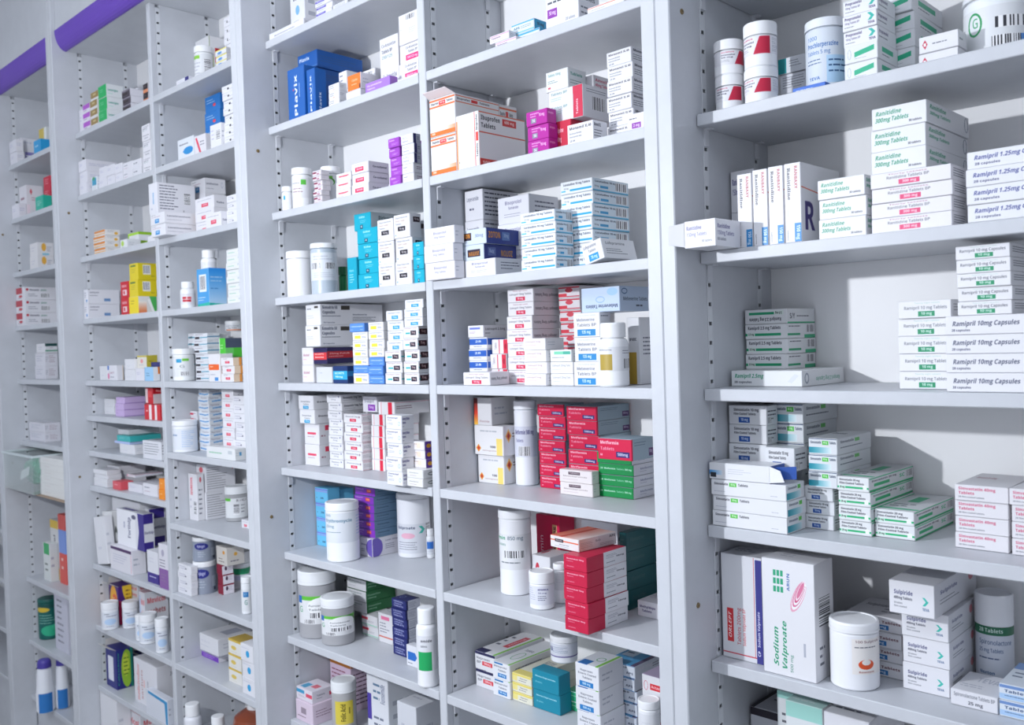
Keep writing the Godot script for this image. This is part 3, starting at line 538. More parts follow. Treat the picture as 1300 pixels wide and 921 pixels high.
	"red_label_navy": ["long white carton with red tag and navy corner", "f1f1f4", "r 0 .0 1 .16 2f2f56;t .06 .28 .7 .18 0 55586a Naproxen;t .06 .52 .26 .18 0 55586a BP;r .36 .5 .5 .24 d83a44;t .42 .53 .38 .18 1 fae6e8 500mg", "l .1 .3 .6 .4 2 9a9dac", "r .0 .86 .5 .14 2f2f56;r .5 .15 .26 .5 cf4450;t .58 .2 .1 .4 1v f4dfe2 250mg;l .1 .2 .2 .5 3 8a8da0;r .88 0 .12 1 7fc04a"],
	"blue_tag_green": ["long white carton with blue tag and green ring", "f2f3f6", "r .1 .0 .5 .1 2f78b8;t .06 .18 .8 .16 0 4a5068 Metoprolol;t .3 .4 .5 .16 0 4a5068 Tablets;r .3 .64 .5 .24 2a78bc;t .36 .68 .38 .16 1 eef5fa 50_mg", "l .1 .3 .6 .4 2 9a9dac", "r .88 0 .1 1 7fc04a;o .5 .68 .2 .14 .03 3f9a58;t .2 .4 .5 .1 0 6a7084 Tablets"],
	"yellow_end": ["white carton with pale yellow end print", "f1efdc", "r 0 0 1 .22 e6d46a;r 0 .24 .26 .6 eadc8a;t .4 .34 .4 .18 0 6a6a80 Naproxen;l .34 .66 .5 .18 1 9a9aae", "l .1 .3 .6 .4 2 a9a89a", "r 0 .84 1 .16 e2d27a;t .3 .3 .5 .2 0 a5a7b4 Naproxen"],
	"teal_solid": ["solid teal carton with white lettering", "1787a0", "t .1 .24 .8 .1 1 d4eef4 Metoclopramide;t .1 .56 .28 .1 0 d4eef4 28_tablets", "", ""],
	"green_small": ["small green carton with white edge", "2fae7a", "r 0 0 1 .1 d9efe4;r 0 0 .14 1 8fd4b4;l .3 .4 .5 .2 1 bfe8d4", "", ""],
	"naprox_ec": ["white carton with blue strip and grey title", "f1f2f6", "t .2 .2 .56 .12 0 4f5468 Naproxen;t .1 .36 .8 .12 0 4f5468 Enteric_Coated;t .28 .52 .44 .12 0 4f5468 Tablets;r .16 .74 .6 .22 2a7cc0;t .28 .78 .36 .14 1 eef5fa 500_mg", "", "r .1 .7 .4 .3 2a6cb0;r .84 0 .12 1 7fc04a;o .6 .5 .16 .14 .03 3f9a58"],
	"naprox_blue": ["white and sky blue carton with APS mark", "e4ebf4", "r 0 0 1 .06 3f7fb8;t .08 .12 .66 .2 1 4a5a78 Naproxen_Tablets_BP;r .1 .44 .5 .4 cfdcea;t .16 .5 .38 .2 0 4a5a78 250mg;t .7 .52 .26 .24 1 5a6a88 APS;r 0 .94 1 .06 6f9fd0", "t .1 .2 .4 .4 1 e4e2ec 50_mg;l .5 .3 .4 .4 2 6a6480", "r 0 0 1 1 4f9fd0;r .1 .35 .4 .3 cfe0ee;l .14 .42 .3 .14 1 5a7fa8;r .85 0 .15 1 5a4a6c"],
	"red_bar_logo": ["white carton with red bar and round mark", "f1f1f4", "o .16 .3 .09 .14 .02 d06a7a;r .34 .22 .6 .18 d8303c;t .38 .25 .5 .11 1 fae4e6 Actavis;l .16 .56 .6 .14 1 c4909a", "l .1 .3 .6 .4 2 9a9dac", "r 0 0 1 1 b9a9c4"],
	# left half of the middle unit
	"flat_script": ["flat white carton with thin dark script", "f3f3f8", "t .14 .5 .62 .3 5 55587a Beclometasone_inhaler;l .1 .2 .6 .14 1 c4c7d4", "l .1 .3 .6 .4 2 9a9dac", ""],
	"blue_dot_upright": ["upright white carton with small blue dot", "f2f2f7", "c .5 .5 .14 .08 7fb4d8;l .2 .2 .6 .16 2 a9acc0;l .2 .66 .6 .2 3 a9acc0", "", ""],
	"violet_tab": ["white carton with violet tab print", "f1f1f7", "r .0 .1 .62 .34 5f55b4;t .1 .16 .4 .2 1 ecebf8 Becotide;l .1 .6 .6 .2 2 9a9cc0", "l .1 .2 .7 .5 3 7f868e", ""],
	"plavix_tall": ["tall royal blue carton with large vertical white name", "1c5fb0", "t .36 .12 .26 .86 1v f2f6fc Plavix;l .68 .12 .04 .8 1 9fc0e8;r .3 .4 .06 .04 d04a5a", "t .3 .5 .3 .48 1v dfe8f6 Plavix", ""],
	"plavix_flat": ["royal blue carton lying flat with white name", "1d5cab", "t .06 .2 .56 .3 1 eef4fb Plavix;l .06 .6 .7 .16 1 8fb0dc;r 0 .86 1 .04 4a86cc", "l .06 .3 .86 .4 3 4a78b4", ""],
	"small_lines": ["small white carton with tiny grey title", "f3f3f7", "l .08 .16 .7 .5 2 8a8da4;r .4 .74 .2 .1 e0a890", "l .1 .3 .6 .4 2 9a9dac", ""],
	"orange_face": ["white carton with a bright orange face", "f0eef2", "r 0 0 1 1 ee7a2c;t .3 .28 .5 .2 0 fbe8d8 Colofac;l .3 .58 .4 .16 1 fbd8bc;r .88 .7 .12 .3 7a3a20", "", ""],
	"lilac_box": ["lilac carton with white lettering", "a57ad4", "t .06 .24 .62 .22 1 f0e8fa Co-amoxiclav;t .06 .56 .34 .2 1 f0e8fa Tablets", "", ""],
	"coamox_white": ["tall white carton with dark title", "f4f3f7", "t .08 .1 .8 .08 0 6a6d80 Co-Amoxiclav;t .08 .2 .6 .08 1 6a6d80 Tablets_BP;t .08 .3 .6 .07 0 5a9a90 250/125;t .1 .62 .8 .12 0 5a5d70 Co-Amoxiclav;t .24 .78 .6 .12 0 5a5d70 Tablets", "", ""],
	"coamox_pink": ["white carton with hot pink strength block", "f5f4f8", "t .3 .1 .62 .2 0 5a5d70 Co-Amoxiclav;t .4 .34 .5 .18 0 5a5d70 Tablets_BP;r .3 .6 .66 .3 df2f78;t .36 .66 .54 .18 1 fbe8f0 500/125_mg", "", ""],
	"coamox_barcode": ["tall white carton with a bar code at its top", "f5f4f8", "b .4 .06 .44 .16;l .5 .5 .4 .2 3 b4b7c4;c .1 .5 .04 .03 d0d0e0", "", ""],
	"rainbow_edge": ["white carton with yellow and green edge stripe", "f3f4f6", "r 0 .3 1 .3 e6e05a;r 0 .6 1 .4 4fb88a;l .1 .05 .6 .16 1 9a9dac", "", ""],
	"maroon_stripe": ["slim white carton with maroon stripe marks", "efe8ec", "r 0 .2 .46 .4 8a3a54;r .5 .6 .3 .3 b06a84;l .55 .15 .4 .3 2 a08a98", "", ""],
	"cocod_red": ["white carton with slanted red title", "f4f2f6", "r .16 .3 .7 .14 e86a7a;t .18 .3 .6 .3 2 e04a5c Co-codamol;l .1 .74 .6 .14 1 c4a8b4", "", ""],
	"cocod_badge": ["white carton with rose red strength block", "f3f2f6", "l .12 .1 .7 .14 1 a5a8b8;r .2 .4 .52 .44 d8345c;t .26 .48 .4 .26 1 fbe8ee 30/500", "t .2 .36 .7 .26 1 55586a Co-codamol", ""],
	"violet_solid": ["small violet carton with white print", "a04ac0", "t .1 .14 .5 .24 1 f4e6fa Zolpidem;l .3 .55 .6 .3 2 ecd4f4", "", ""],
	"navy_side": ["white carton with a navy end stripe", "f1f1f7", "l .1 .2 .6 .3 2 8f93b0;t .1 .62 .5 .2 0 6a6da0 Zopiclone", "r 0 0 .42 1 2f2f66;r .42 0 .58 1 b4b6c4;l .5 .3 .4 .4 2 5a5d7c", ""],
	"white_pinkdash": ["white carton with small pink dash print", "f2f1f6", "l .1 .25 .6 .2 1 9a9db4;l .1 .6 .5 .16 1 d08aa8", "l .1 .3 .6 .4 2 b48aa4", ""],
	"turq": ["turquoise carton with white print and dark emblem", "12a9c4", "t .3 .14 .36 .2 1 dff4f8 Diclofenac;l .36 .42 .4 .2 2 c4ecf4;r .36 .68 .16 .26 1f4a66;t .39 .72 .1 .18 1 e8f6fa N", "r 0 0 1 1 c9ced2;t .2 .2 .4 .3 1 3f6a74 Diclomax", ""],
	"turq_upright": ["upright turquoise carton", "12a4c0", "t .2 .36 .5 .1 0 dff4f8 Retard;l .2 .5 .6 .3 4 c4ecf4", "", ""],
	"black_badge": ["white carton with black 10 mg block", "f3f3f7", "t .08 .08 .8 .1 0 6a6d80 Dipyridamole;t .1 .22 .6 .1 0 c88a60 Enteric_Coated;t .1 .36 .4 .1 0 6a6d80 Tablets;r .24 .52 .48 .2 1f1a24;t .32 .56 .32 .12 1 f4f0f2 10_mg;c .1 .88 .05 .04 9ab4cc", "r .3 .14 .6 .22 33202a;t .38 .18 .44 .12 1 e0d8dc 10_mg", ""],
	"keno": ["grey and white carton with serif capsule lettering", "f2f2f5", "l .1 .14 .4 .12 1 6a6d7c;r .6 .06 .26 .1 3a342c;l .1 .5 .7 .2 2 b5b8c4", "t .03 .06 .24 .2 4 2f3a5c Kemadrin_SR;r .32 .06 .14 .2 3f3a34;t .03 .3 .2 .18 4 2f3a5c Capsules;l .03 .54 .3 .08 1 4a5570;t .5 .46 .24 .09 4 3f4a6c Distributed_by;l .5 .6 .44 .24 3 4a5570;t .04 .84 .18 .08 3 3f4a6c 50_Capsules", ""],
	"pink_script": ["white carton with soft pink script", "f4f2f5", "t .1 .35 .6 .2 2 e88aa4 Nicotinell;l .1 .62 .5 .14 1 f0b4c4", "", ""],
	"navy_red": ["navy and red carton with white lettering", "2b2652", "r .0 .28 1 .46 d6383c;t .1 .34 .7 .12 1 fae8e4 NICORETTE;t .1 .52 .7 .14 1 fae8e4 Invisi", "r 0 .24 1 .42 b82a34;t .08 .32 .8 .12 1 f0d4d0 25mg_Patch;l .08 .5 .7 .12 1 e0b0b0", ""],  # side band: the front red darkened, shade put into its colour
	"navy_sky": ["navy and sky blue carton with white lettering", "20386c", "r 0 .28 1 .5 2fa8d8;t .1 .34 .7 .16 1 eef8fc NICORETTE;t .1 .56 .6 .14 1 eef8fc 10mg", "r 0 .3 1 .3 2a78b0", ""],
	"yellow_badge": ["white carton with pale yellow dose block", "f4f3f3", "t .06 .1 .86 .16 0 7a8ab0 Carbamazepine;r .14 .44 .4 .4 f0dc4a;t .6 .5 .3 .26 0 6a7ab0 100mg", "", ""],
	"blue_small": ["small cornflower blue carton with white print", "5a8fdc", "t .08 .28 .84 .2 1 e8f0fb Carbamazepine;l .06 .7 .2 .14 1 dfe8f8;l .74 .7 .2 .14 1 dfe8f8", "", ""],
	"sky_badge": ["white carton with sky blue dose block", "f3f4f8", "t .1 .14 .8 .18 0 6a7aa0 Clopidogrel_Tablets;r .34 .5 .42 .38 3a9cd4;t .42 .56 .26 .24 1 eef7fc 75mg", "", ""],
	"dark_badge": ["white carton with teal dash and dark dose block", "f3f3f6", "t .04 .04 .9 .16 0 d09aa0 Clopidogrel_Tablets;r .14 .5 .3 .14 2ab0b4;r .48 .34 .38 .42 2a2030;t .55 .42 .24 .24 1 f0d8d4 75mg;l .2 .88 .5 .08 1 c4c0c8", "r .1 .2 .9 .5 3a1a24;t .3 .28 .5 .3 1 e8c8c4 75_mg;r 0 .48 .14 .1 2ab0b4", ""],
	"blue_foot": ["white carton with small blue block at its foot", "f3f3f6", "t .14 .36 .66 .16 0 55586a Domperidone;t .3 .56 .4 .12 0 55586a Tablets;r .3 .74 .38 .22 2a9cd0;t .36 .77 .26 .13 1 eaf6fc 10mg", "t .1 .4 .8 .16 1 3f4250 Domperidone", ""],
	"pink_line_white": ["white carton with pink strip print", "f4f3f6", "r .2 .42 .6 .1 e84a6a;t .22 .42 .5 .14 1 e0405c Dosulepin;l .2 .6 .5 .1 1 e0a4b4", "r .6 .1 .4 .24 e0405c;l .2 .5 .6 .24 1 e0a4b4", ""],
	"doxa_rows": ["slim white carton with small slate title", "f3f3f6", "t .14 .2 .6 .24 0 6a6d84 Doxazosin;t .3 .52 .36 .2 0 8a8da4 4mg;c .85 .24 .05 .1 7a7da0", "t .08 .24 .8 .34 1 3f4654 Doxazosin_1mg_Tabs;l .1 .66 .6 .16 1 7f8694", ""],
	"doxa_pink": ["white carton with pink-red dose block", "f4f3f5", "t .1 .18 .7 .2 0 6a6d84 Doxazosin_2mg;r .34 .52 .36 .34 d82f50;t .42 .58 .2 .22 1 fbe8ec 2mg;c .88 .3 .05 .12 a08a94", "r 0 .06 1 .03 d87a8a;r 0 .9 1 .03 d87a8a;l .1 .3 .7 .4 3 a8aab0", ""],
	"violet_tag": ["white carton with violet dose tag", "f1f0f6", "t .1 .2 .7 .24 0 6a6d84 Enalapril;r .36 .5 .5 .4 8a3ab0;t .44 .58 .34 .24 1 f4e8fa 5mg", "l .1 .3 .7 .4 2 8a908c", ""],
	"red_stripe_side": ["white carton with bold red stripe", "f5f3f5", "r .0 0 .14 1 f0eef2;r .16 0 .03 1 e86a7c;r .6 0 .26 1 dc2844", "r 0 .04 1 .03 d86a7a;l .05 .3 .5 .3 2 8a4a5c", ""],
	"densipril": ["white carton with navy title and curved mark", "f3f3f7", "t .08 .12 .7 .14 1 4a4a86 Coversyl;t .08 .3 .3 .12 0 5a5a90 Plus;l .08 .55 .4 .2 2 9a9dc0;o .85 .6 .07 .16 .02 8fb4b8", "t .04 .14 .6 .24 1 4a4690 Coversyl_Mono;t .04 .44 .3 .2 1 4a4690 Tablets;l .04 .74 .3 .12 1 6a68a0", ""],
	"orange_purple": ["white carton with orange print and purple side", "f3f0f3", "t .12 .2 .6 .2 1 eaa070 Ezetrol;t .12 .5 .5 .16 0 eab08a Tablets_10;r .62 .18 .2 .6 f2d8c4", "r 0 0 1 1 6a42a4;c .55 .5 .3 .24 e8a83a", ""],
	"plain_script": ["white carton with faint grey script", "f1f1f0", "t .14 .3 .6 .2 0 9a9d9a Felodipine;l .2 .65 .5 .16 1 b48a94", "o .4 .5 .2 .2 .03 6a706c", ""],
	"sky_violet": ["sky blue carton with violet line", "6fc4ec", "r 0 .06 1 .07 8a6ad0;r 0 .2 1 .05 a98ae0;l .1 .66 .1 .12 1 3f5f8c;t .4 .62 .3 .16 1 3f5f8c 28", "", ""],
	"purple_badge": ["purple carton with orange-red dose block", "8a3fc0", "t .06 .14 .4 .2 1 f0e0fa Flucloxacillin;t .06 .46 .34 .18 0 ecd4f6 Capsules;r .6 .18 .22 .44 f0583a;t .62 .26 .18 .24 1 fbe4c0 250", "r 0 0 1 1 62809a;t .12 .3 .5 .24 1 44607c Flucloxacillin;l .1 .7 .8 .14 1 4a667f", "r 0 0 1 1 62809a"],
	"violet_oval": ["white carton with violet oval end", "e9e7ee", "t .1 .3 .5 .14 1 6a5aa0 Zimovane;l .1 .6 .5 .2 2 8a84a8;c 1.02 .5 .5 .5 6f5cb4", "c .14 .5 .24 .52 6f5cb4;t .48 .16 .46 .12 0 7a74a0 Losec_20mg;l .48 .4 .44 .3 3 8a8da8", "l .1 .3 .6 .3 2 b0b3c0"],
	"green_side": ["white carton with a dark green side", "f1f1f4", "t .1 .16 .7 .14 0 3f7a6a Fluoxetine;t .1 .36 .4 .12 0 4f8a7a Capsules;l .1 .66 .5 .14 1 b5b8c4", "r 0 0 1 1 1d6638;t .06 .26 .44 .22 1 a8d0b4 Fluoxetine;t .06 .56 .3 .18 1 a8d0b4 20mg", "r 0 0 1 1 1a5a32"],
	"pink_foot": ["white carton with pink and green foot bands", "f1f0f2", "r .0 .2 .4 .24 d8485c;r 0 .84 1 .1 9fd4bc;l .4 .5 .5 .2 2 a4a7b4", "l .1 .3 .6 .4 2 9a9dac", ""],
	"red_foot_line": ["white carton with thin red foot line", "f1f0f3", "r .2 .08 .6 .12 e87aa0;l .1 .3 .7 .4 4 9a9db0;r 0 .78 1 .05 d86a5a", "l .1 .3 .6 .4 2 9a9dac", ""],
	"navy_block": ["small navy carton with white block lettering", "232a6e", "t .12 .12 .7 .2 1 d8dcf4 FRUSOL;t .12 .38 .6 .18 1 c4c9ec 20MG;t .12 .64 .7 .2 1 d8dcf4 TABLETS", "r 0 0 .12 1 20265f;r .12 0 .88 1 d9dce8;l .2 .2 .6 .6 4 8a90b4", "o .3 .5 .14 .2 .03 9aa0d0"],
	"blue_plus_white": ["white carton with blue arrow band", "f0f1f6", "p 2a6cc0 .1 .3 .8 .3 1 .5 .8 .7 .1 .7;l .1 .8 .5 .12 1 9a9dac", "l .1 .3 .6 .4 2 9a9dac", ""],
	"pink_blue_open": ["pink-white carton with blue and red edge print", "f0eaf2", "r 0 .12 .5 .3 3f9cc8;r .6 .3 .4 .3 e0506a;l .1 .6 .6 .2 2 b0a4bc", "t .2 .34 .4 .2 0 7a7d90 Tablets;r .8 .4 .2 .3 d83a5a;l .2 .62 .4 .14 1 a5a8b8", "r .1 .5 .3 .4 4fa4cc;r .5 .4 .3 .3 e0707f"],
	"pink_plain": ["pale pink carton with dark tag", "eedcea", "r .3 .3 .3 .3 9a8a98;l .1 .7 .6 .16 1 c8a4bc", "l .1 .3 .6 .4 3 c49ab4", "r .3 .3 .3 .4 8a7a88"],
	"orange_top_pink": ["pink carton with an orange top edge", "ecd4e8", "r 0 0 1 .08 e8923a;l .08 .16 .8 .7 8 c46a8c", "r 0 0 1 .08 d8822a;l .1 .2 .8 .7 8 8a5a80", "r 0 0 1 1 e8923a"],
	"purple_emblem": ["white carton with purple emblem and blue marks", "eff1f6", "r 0 .3 .2 .4 4a3a9c;l .3 .1 .4 .3 3 7fa8d0;t .62 .1 .3 .3 0v 5a6a9c Furosemide;l .3 .6 .5 .3 3 9aa4bc", "", ""],
	"grey_plain": ["plain pale grey carton", "e2e4e9", "l .2 .3 .3 .2 1 b0b4c0", "", ""],
	# unit with the purple moulding
	"violet_white": ["small white and violet carton", "efe9f4", "r 0 0 1 .55 b25ac8;l .1 .65 .6 .2 1 9a8ab0", "", ""],
	"gold_small": ["small gold carton with white foot", "efecea", "r 0 0 1 .7 9a8048;r .3 .2 .4 .2 c9b888", "", ""],
	"green_front": ["white carton with bright green end", "f1f4f4", "r 0 0 1 1 1fb060;l .2 .3 .5 .3 2 8fdcac", "t .1 .36 .6 .22 1 4fbfa4 Lamotrigine;l .1 .7 .3 .14 1 a9dccc", ""],
	"black_brown": ["small black and grey carton", "4a434c", "r 0 .06 1 .2 8a8490;r .1 .4 .6 .3 2a2024;l .2 .45 .4 .14 1 b09a90", "r 0 0 1 1 e4e3ea", ""],
	"slate_title": ["white carton with slate title", "f0f0f5", "l .1 .3 .5 .3 1 7a7d90", "t .1 .34 .7 .26 1 55587a Lercanidipine", ""],
	"black_orange": ["small black carton with orange foot", "2a2228", "r 0 .62 1 .38 d88a62;l .2 .2 .5 .2 1 b4a4a4", "r 0 0 1 1 d8d4d8", ""],
	"white_tiny": ["small white carton with pale lilac print", "f2f1f7", "l .15 .3 .6 .25 2 b4b4d0", "l .1 .3 .7 .3 2 b9bad0", ""],
	"teal_chip": ["small white carton with teal corner", "eef2f6", "r .1 .1 .8 .5 3f9cc0;r .2 .02 .4 .2 3f9a5a", "", ""],
	"ochre": ["white carton with ochre bands", "f2efec", "r 0 .05 1 .35 dc8a3a;r 0 .6 1 .2 e0a860;l .1 .84 .5 .1 1 a9a0a0", "l .2 .2 .5 .3 2 b0b0c0;c .75 .62 .12 .24 e8b24a", ""],
	"lime_top": ["white carton with lime green top band", "f1f2f4", "r 0 0 1 .3 a8d83a;r 0 .3 .12 .5 a8d83a;l .2 .5 .6 .3 2 c4b4c0", "r 0 0 1 .3 9acc30;r 0 .3 1 .7 e9eaee", ""],
	"lime_spot": ["small white carton with lime spot", "f1f3f4", "c .35 .45 .2 .3 b4d85a;l .2 .8 .5 .12 1 a9acb8", "", ""],
	"blue_foot_lines": ["white carton with blue foot print", "f1f1f6", "l .15 .2 .6 .4 3 a4a7bc;r .5 .7 .3 .16 5a8fc8", "t .06 .12 .3 .16 0 6a6d84 Levothyroxine;l .06 .36 .4 .14 1 a4a7b8;r .5 .6 .2 .2 6a8fbc", ""],
	"red_block": ["small red carton with white print", "cc2434", "t .15 .2 .6 .2 1 fae6e8 NUROFEN;r .25 .5 .5 .34 f0d4d8;r .35 .56 .2 .2 cc2434", "", ""],
	"yellow_box": ["bright yellow carton with olive print", "f2dc28", "r .15 .1 .6 .1 5a7a3a;l .2 .3 .6 .3 3 b4a42a", "b .3 .14 .3 .5;r .26 .1 .4 .6 f0eed8;b .3 .16 .32 .46;l .7 .7 .2 .2 1 b4a42a", ""],
	"orange_wedge": ["white carton with orange and green wedge print", "f2f0ea", "r 0 0 1 1 f0d82a;l .2 .2 .5 .3 2 b09a2a", "g .0 .3 .45 .7 f2ece4 e0703a v;p 4fb45a .6 .0 1 .0 1 .7 .9 1;p f6f6f4 .5 .2 .62 .1 .9 .95 .78 1", ""],
	"blue_corner": ["small white carton with blue corner and pink print", "f2f1f6", "r .0 .0 .16 .3 2f6cc0;t .2 .4 .5 .2 0 d080a0 Lacri;c .1 .72 .1 .2 e07aa8;l .3 .72 .5 .16 1 a9acc0", "r .9 0 .1 1 e8c080", ""],
	"white_bare": ["plain white carton", "f2f2f5", "l .2 .6 .5 .16 1 c9cad6", "", ""],
	"olive_box": ["olive yellow carton with white front", "f0ece0", "r 0 0 1 .12 c8b83a;c .5 .45 .14 .16 e89a9a;l .2 .7 .5 .16 1 b4b4c0", "r 0 0 1 1 c2b440;l .2 .4 .5 .2 1 8a7a20", ""],
	"pale_sky": ["pale sky blue carton", "9fccee", "l .2 .4 .6 .3 2 6fa0cc;r 0 0 .06 1 7fb0dc", "r 0 0 1 1 eef0f4;r .7 0 .3 .5 f0842a", ""],
	"navy_cap": ["small navy carton", "2c2c6c", "l .2 .4 .5 .2 1 9a9ad0", "", ""],
	"lilac_long": ["long lilac carton", "cdb4e0", "l .1 .4 .3 .2 1 a98ac4", "r 0 .86 1 .14 a98ac8", ""],
	"red_grey": ["red and white carton with grey panel", "c81f2c", "r 0 .05 .3 .9 f0d8da;r .35 .2 .5 .4 e8484c;l .1 .7 .3 .14 1 f0b0b0", "r 0 0 1 .4 b81824;t .1 .1 .6 .2 1 f0c4c4 Nurofen;r 0 .4 1 .6 dcdade;l .3 .55 .4 .2 2 9a9aa4", ""],  # upper side red is a shaded copy of the board colour
	"red_bars": ["red and white barred carton", "d02a36", "r .3 0 .16 1 f4e6e8;r .66 0 .14 1 f4e6e8;l .1 .3 .15 .3 1 f0b0b0", "", ""],
	"aqua_box": ["aqua green carton", "3fb4b4", "l .2 .3 .5 .3 2 bfe4e4", "", ""],
	"pale_periwinkle": ["flat pale periwinkle carton", "b9c8f0", "", "", ""],
	"red_pink_small": ["small red carton in a loose pile", "dc5a64", "l .2 .3 .5 .3 1 f0b4b8", "", ""],
	"pink_rim": ["long white carton with pink rim", "f2edf1", "r 0 0 1 .12 e890a8;r 0 0 .1 1 e890a8;l .25 .4 .5 .3 2 c4b4c4", "r 0 0 1 .14 e0849c;r 0 .14 1 .86 e6e6ee;l .6 .35 .3 .2 1 9a9cb8", ""],
	"orange_end": ["small bright orange carton", "f5921e", "l .2 .4 .4 .2 1 fbd8a8", "", ""],
	"navy_wave": ["white carton with a navy side wave", "f1f1f6", "r .0 0 .7 1 f1f1f6;p 3a2c86 .78 0 1 0 1 1 .74 1 .82 .5;t .4 .16 .14 .6 4v 4a4a86 Fortisip;c .64 .14 .08 .06 5a5a78;l .26 .2 .06 .5 1 b4b6cc", "r 0 0 .9 .26 3a2c86;t .05 .46 .9 .1 4 4a4a86 Fortisip;r 0 .76 .9 .24 3a2c86", "p 4a3c90 .1 .3 .6 .3 .5 .7 .05 .7"],
	"maroon_rule": ["white carton with maroon top rule", "f1eff4", "p 4a2a5c .02 .04 .98 .04 .98 .16 .02 .16;l .12 .3 .7 .4 4 c4c4d4;r .95 .2 .02 .75 e0a4b0", "", ""],
	"navy_skirt": ["white carton with a navy skirt", "f1f1f6", "r 0 .68 1 .32 3f2f88;l .2 .76 .6 .1 1 c4c0e4;l .2 .2 .5 .2 2 d0d0dc", "r 0 .68 1 .32 3a2c80", ""],
	"mauve_skirt": ["grey-white carton with a mauve lower half", "eceaf0", "c .45 .2 .14 .08 a9a4b8;l .1 .34 .8 .2 3 8a84a0;r 0 .55 1 .45 8a5fa0;l .2 .66 .6 .2 3 c4a8d4", "r 0 .55 1 .45 7a5090", ""],
	"flame_open": ["purple carton with a yellow and orange flame, top open", "4a2378", "c .5 .5 .4 .5 f0b03a;c .6 .62 .34 .4 e8683c;l .3 .3 .4 .4 4 f6dc8a;r 0 0 .12 1 3a1c6c", "p c02458 .0 .35 .5 .45 .3 1 0 1;c 1.0 .0 .7 .5 f0c83a;l .55 .1 .4 .3 3 8a5a2a", ""],
	"red_rows": ["white carton with rows of bold red lettering", "efeef2", "r 0 .1 .3 .6 c9d4ec;t .3 .16 .66 .2 1 d8444c Movicol;t .3 .44 .66 .2 1 d8444c sachets;l .3 .74 .5 .1 1 e08a8a", "t .08 .14 .8 .18 1 d8444c Movicol;t .08 .4 .8 .18 1 e05a60 sachets;t .08 .66 .8 .18 1 d8444c 30_x_13g", "r 0 0 1 1 d8b4bc;r .3 .2 .5 .5 d8343c"],
	"leaf_open": ["navy carton with a green leaf shape, top open", "2a2c7c", "r .2 .2 .5 .62 e4e6ee;", "t .06 .06 .14 .86 1v 2fa07c Calcichew;c .62 .5 .34 .48 9ac43a;c .56 .4 .2 .3 c8d84a;l .44 .2 .36 .5 5 5a8a2a;r .84 0 .16 1 1f7a6c", ""],
	"red_vertical": ["large white carton with vertical red serif lettering", "f1f0f4", "t .12 .1 .14 .84 3v e0524c medicivedisor;t .3 .2 .1 .7 3v ec8a84 sachets;l .42 .3 .04 .5 1 f0b4b0;t .56 .4 .07 .5 3v 7a7a9a orange_flavour;l .66 .4 .04 .5 1 9a9ab4", "t .7 .16 .2 .12 0 8a8ca0 24", ""],
	"blue_angle": ["white carton with a blue corner angle", "e8ecf4", "p 2f8fc4 .1 .02 .98 .08 .98 1 .9 1 .86 .2 .1 .12", "", ""],
	"thin_navy_end": ["thin white carton with navy end", "f0f0f6", "l .1 .3 .5 .3 1 b4b8cc;r .72 0 .28 1 2f2f78", "", ""],
	"red_tag_olive": ["white carton with red tag and olive edge", "eeeef0", "l .2 .3 .5 .3 2 c4c4cc", "r 0 0 .04 1 8a9a5a;o .2 .3 .07 .1 .02 c8929a;r .3 .18 .6 .24 d82f3c;t .36 .23 .48 .13 1 fae0e2 Nexium;l .15 .6 .6 .2 2 b8a8ac", ""],
	"yellow_blue": ["white carton with yellow and blue print", "f0f0f2", "r 0 0 1 .26 e8dc6a;c .4 .6 .2 .2 4a8fd4;l .1 .84 .6 .1 1 a9acb8", "l .1 .3 .6 .4 2 b4b7c4", ""],
	"arrow_white": ["slim white carton with a dark arrow mark", "f3f3f7", "l .1 .3 .3 .14 1 9a9db4;c .5 .5 .07 .14 2a2a30;l .6 .6 .3 .1 1 9a9db4", "l .1 .3 .6 .4 2 b4b7c4", ""],
	"blue_pouch": ["white carton with blue fish-shaped mark", "eef2f7", "c .65 .62 .3 .18 2f8fd0;p 2f8fd0 .3 .62 .5 .5 .5 .76;l .1 .2 .6 .2 1 a9acc0", "r .6 .0 .4 .5 3f9cd0", ""],
	"red_slash": ["white carton with red slash", "f0eef2", "p e0405c .1 .1 .25 .1 .6 .95 .45 .95;l .5 .3 .4 .3 2 a9acc0", "t .2 .6 .6 .2 1 4a5a78 Tabs", ""],
	"azure_tall": ["azure blue carton with red spot", "2a78c4", "l .1 .2 .6 .3 2 bcd8f0;c .62 .62 .1 .1 e04a5c", "", ""],
	"barcode_white": ["small white carton with a bar code", "f3f3f7", "B .55 .3 .35 .4;l .1 .2 .4 .5 3 c4c4d4", "", ""],
	"text_panel": ["large white carton with a panel of print", "f2f2f7", "t .44 .3 .2 .4 1v 3a8fd0 KEPPRA;l .2 .75 .3 .2 1 c4c7d4", "l .06 .06 .5 .84 9 7a7d94;B .7 .3 .16 .36;c .68 .88 .01 .03 3a3d4c", ""],
	"blue_badge_small": ["white carton with blue dose block", "f2f2f6", "l .06 .1 .3 .1 1 5a5d6c;l .06 .28 .8 .14 1 c46a8a;r .3 .5 .3 .34 3a8fd0;t .35 .56 .2 .2 1 eef6fc 500", "t .06 .3 .6 .16 1 6a6d84 Levetiracetam;o .84 .4 .06 .2 .02 c4c7d4;l .06 .66 .6 .14 1 a4a7bc", ""],
	"pink_badge_small": ["white carton with pink-red dose block", "f3f2f6", "l .1 .2 .8 .12 1 8a8da4;r .34 .5 .36 .28 e0405c;t .4 .55 .24 .17 1 fbe8ec 250", "t .1 .5 .4 .18 1 7a7d94 Tabs;r .8 .2 .2 .7 f0a85a", ""],
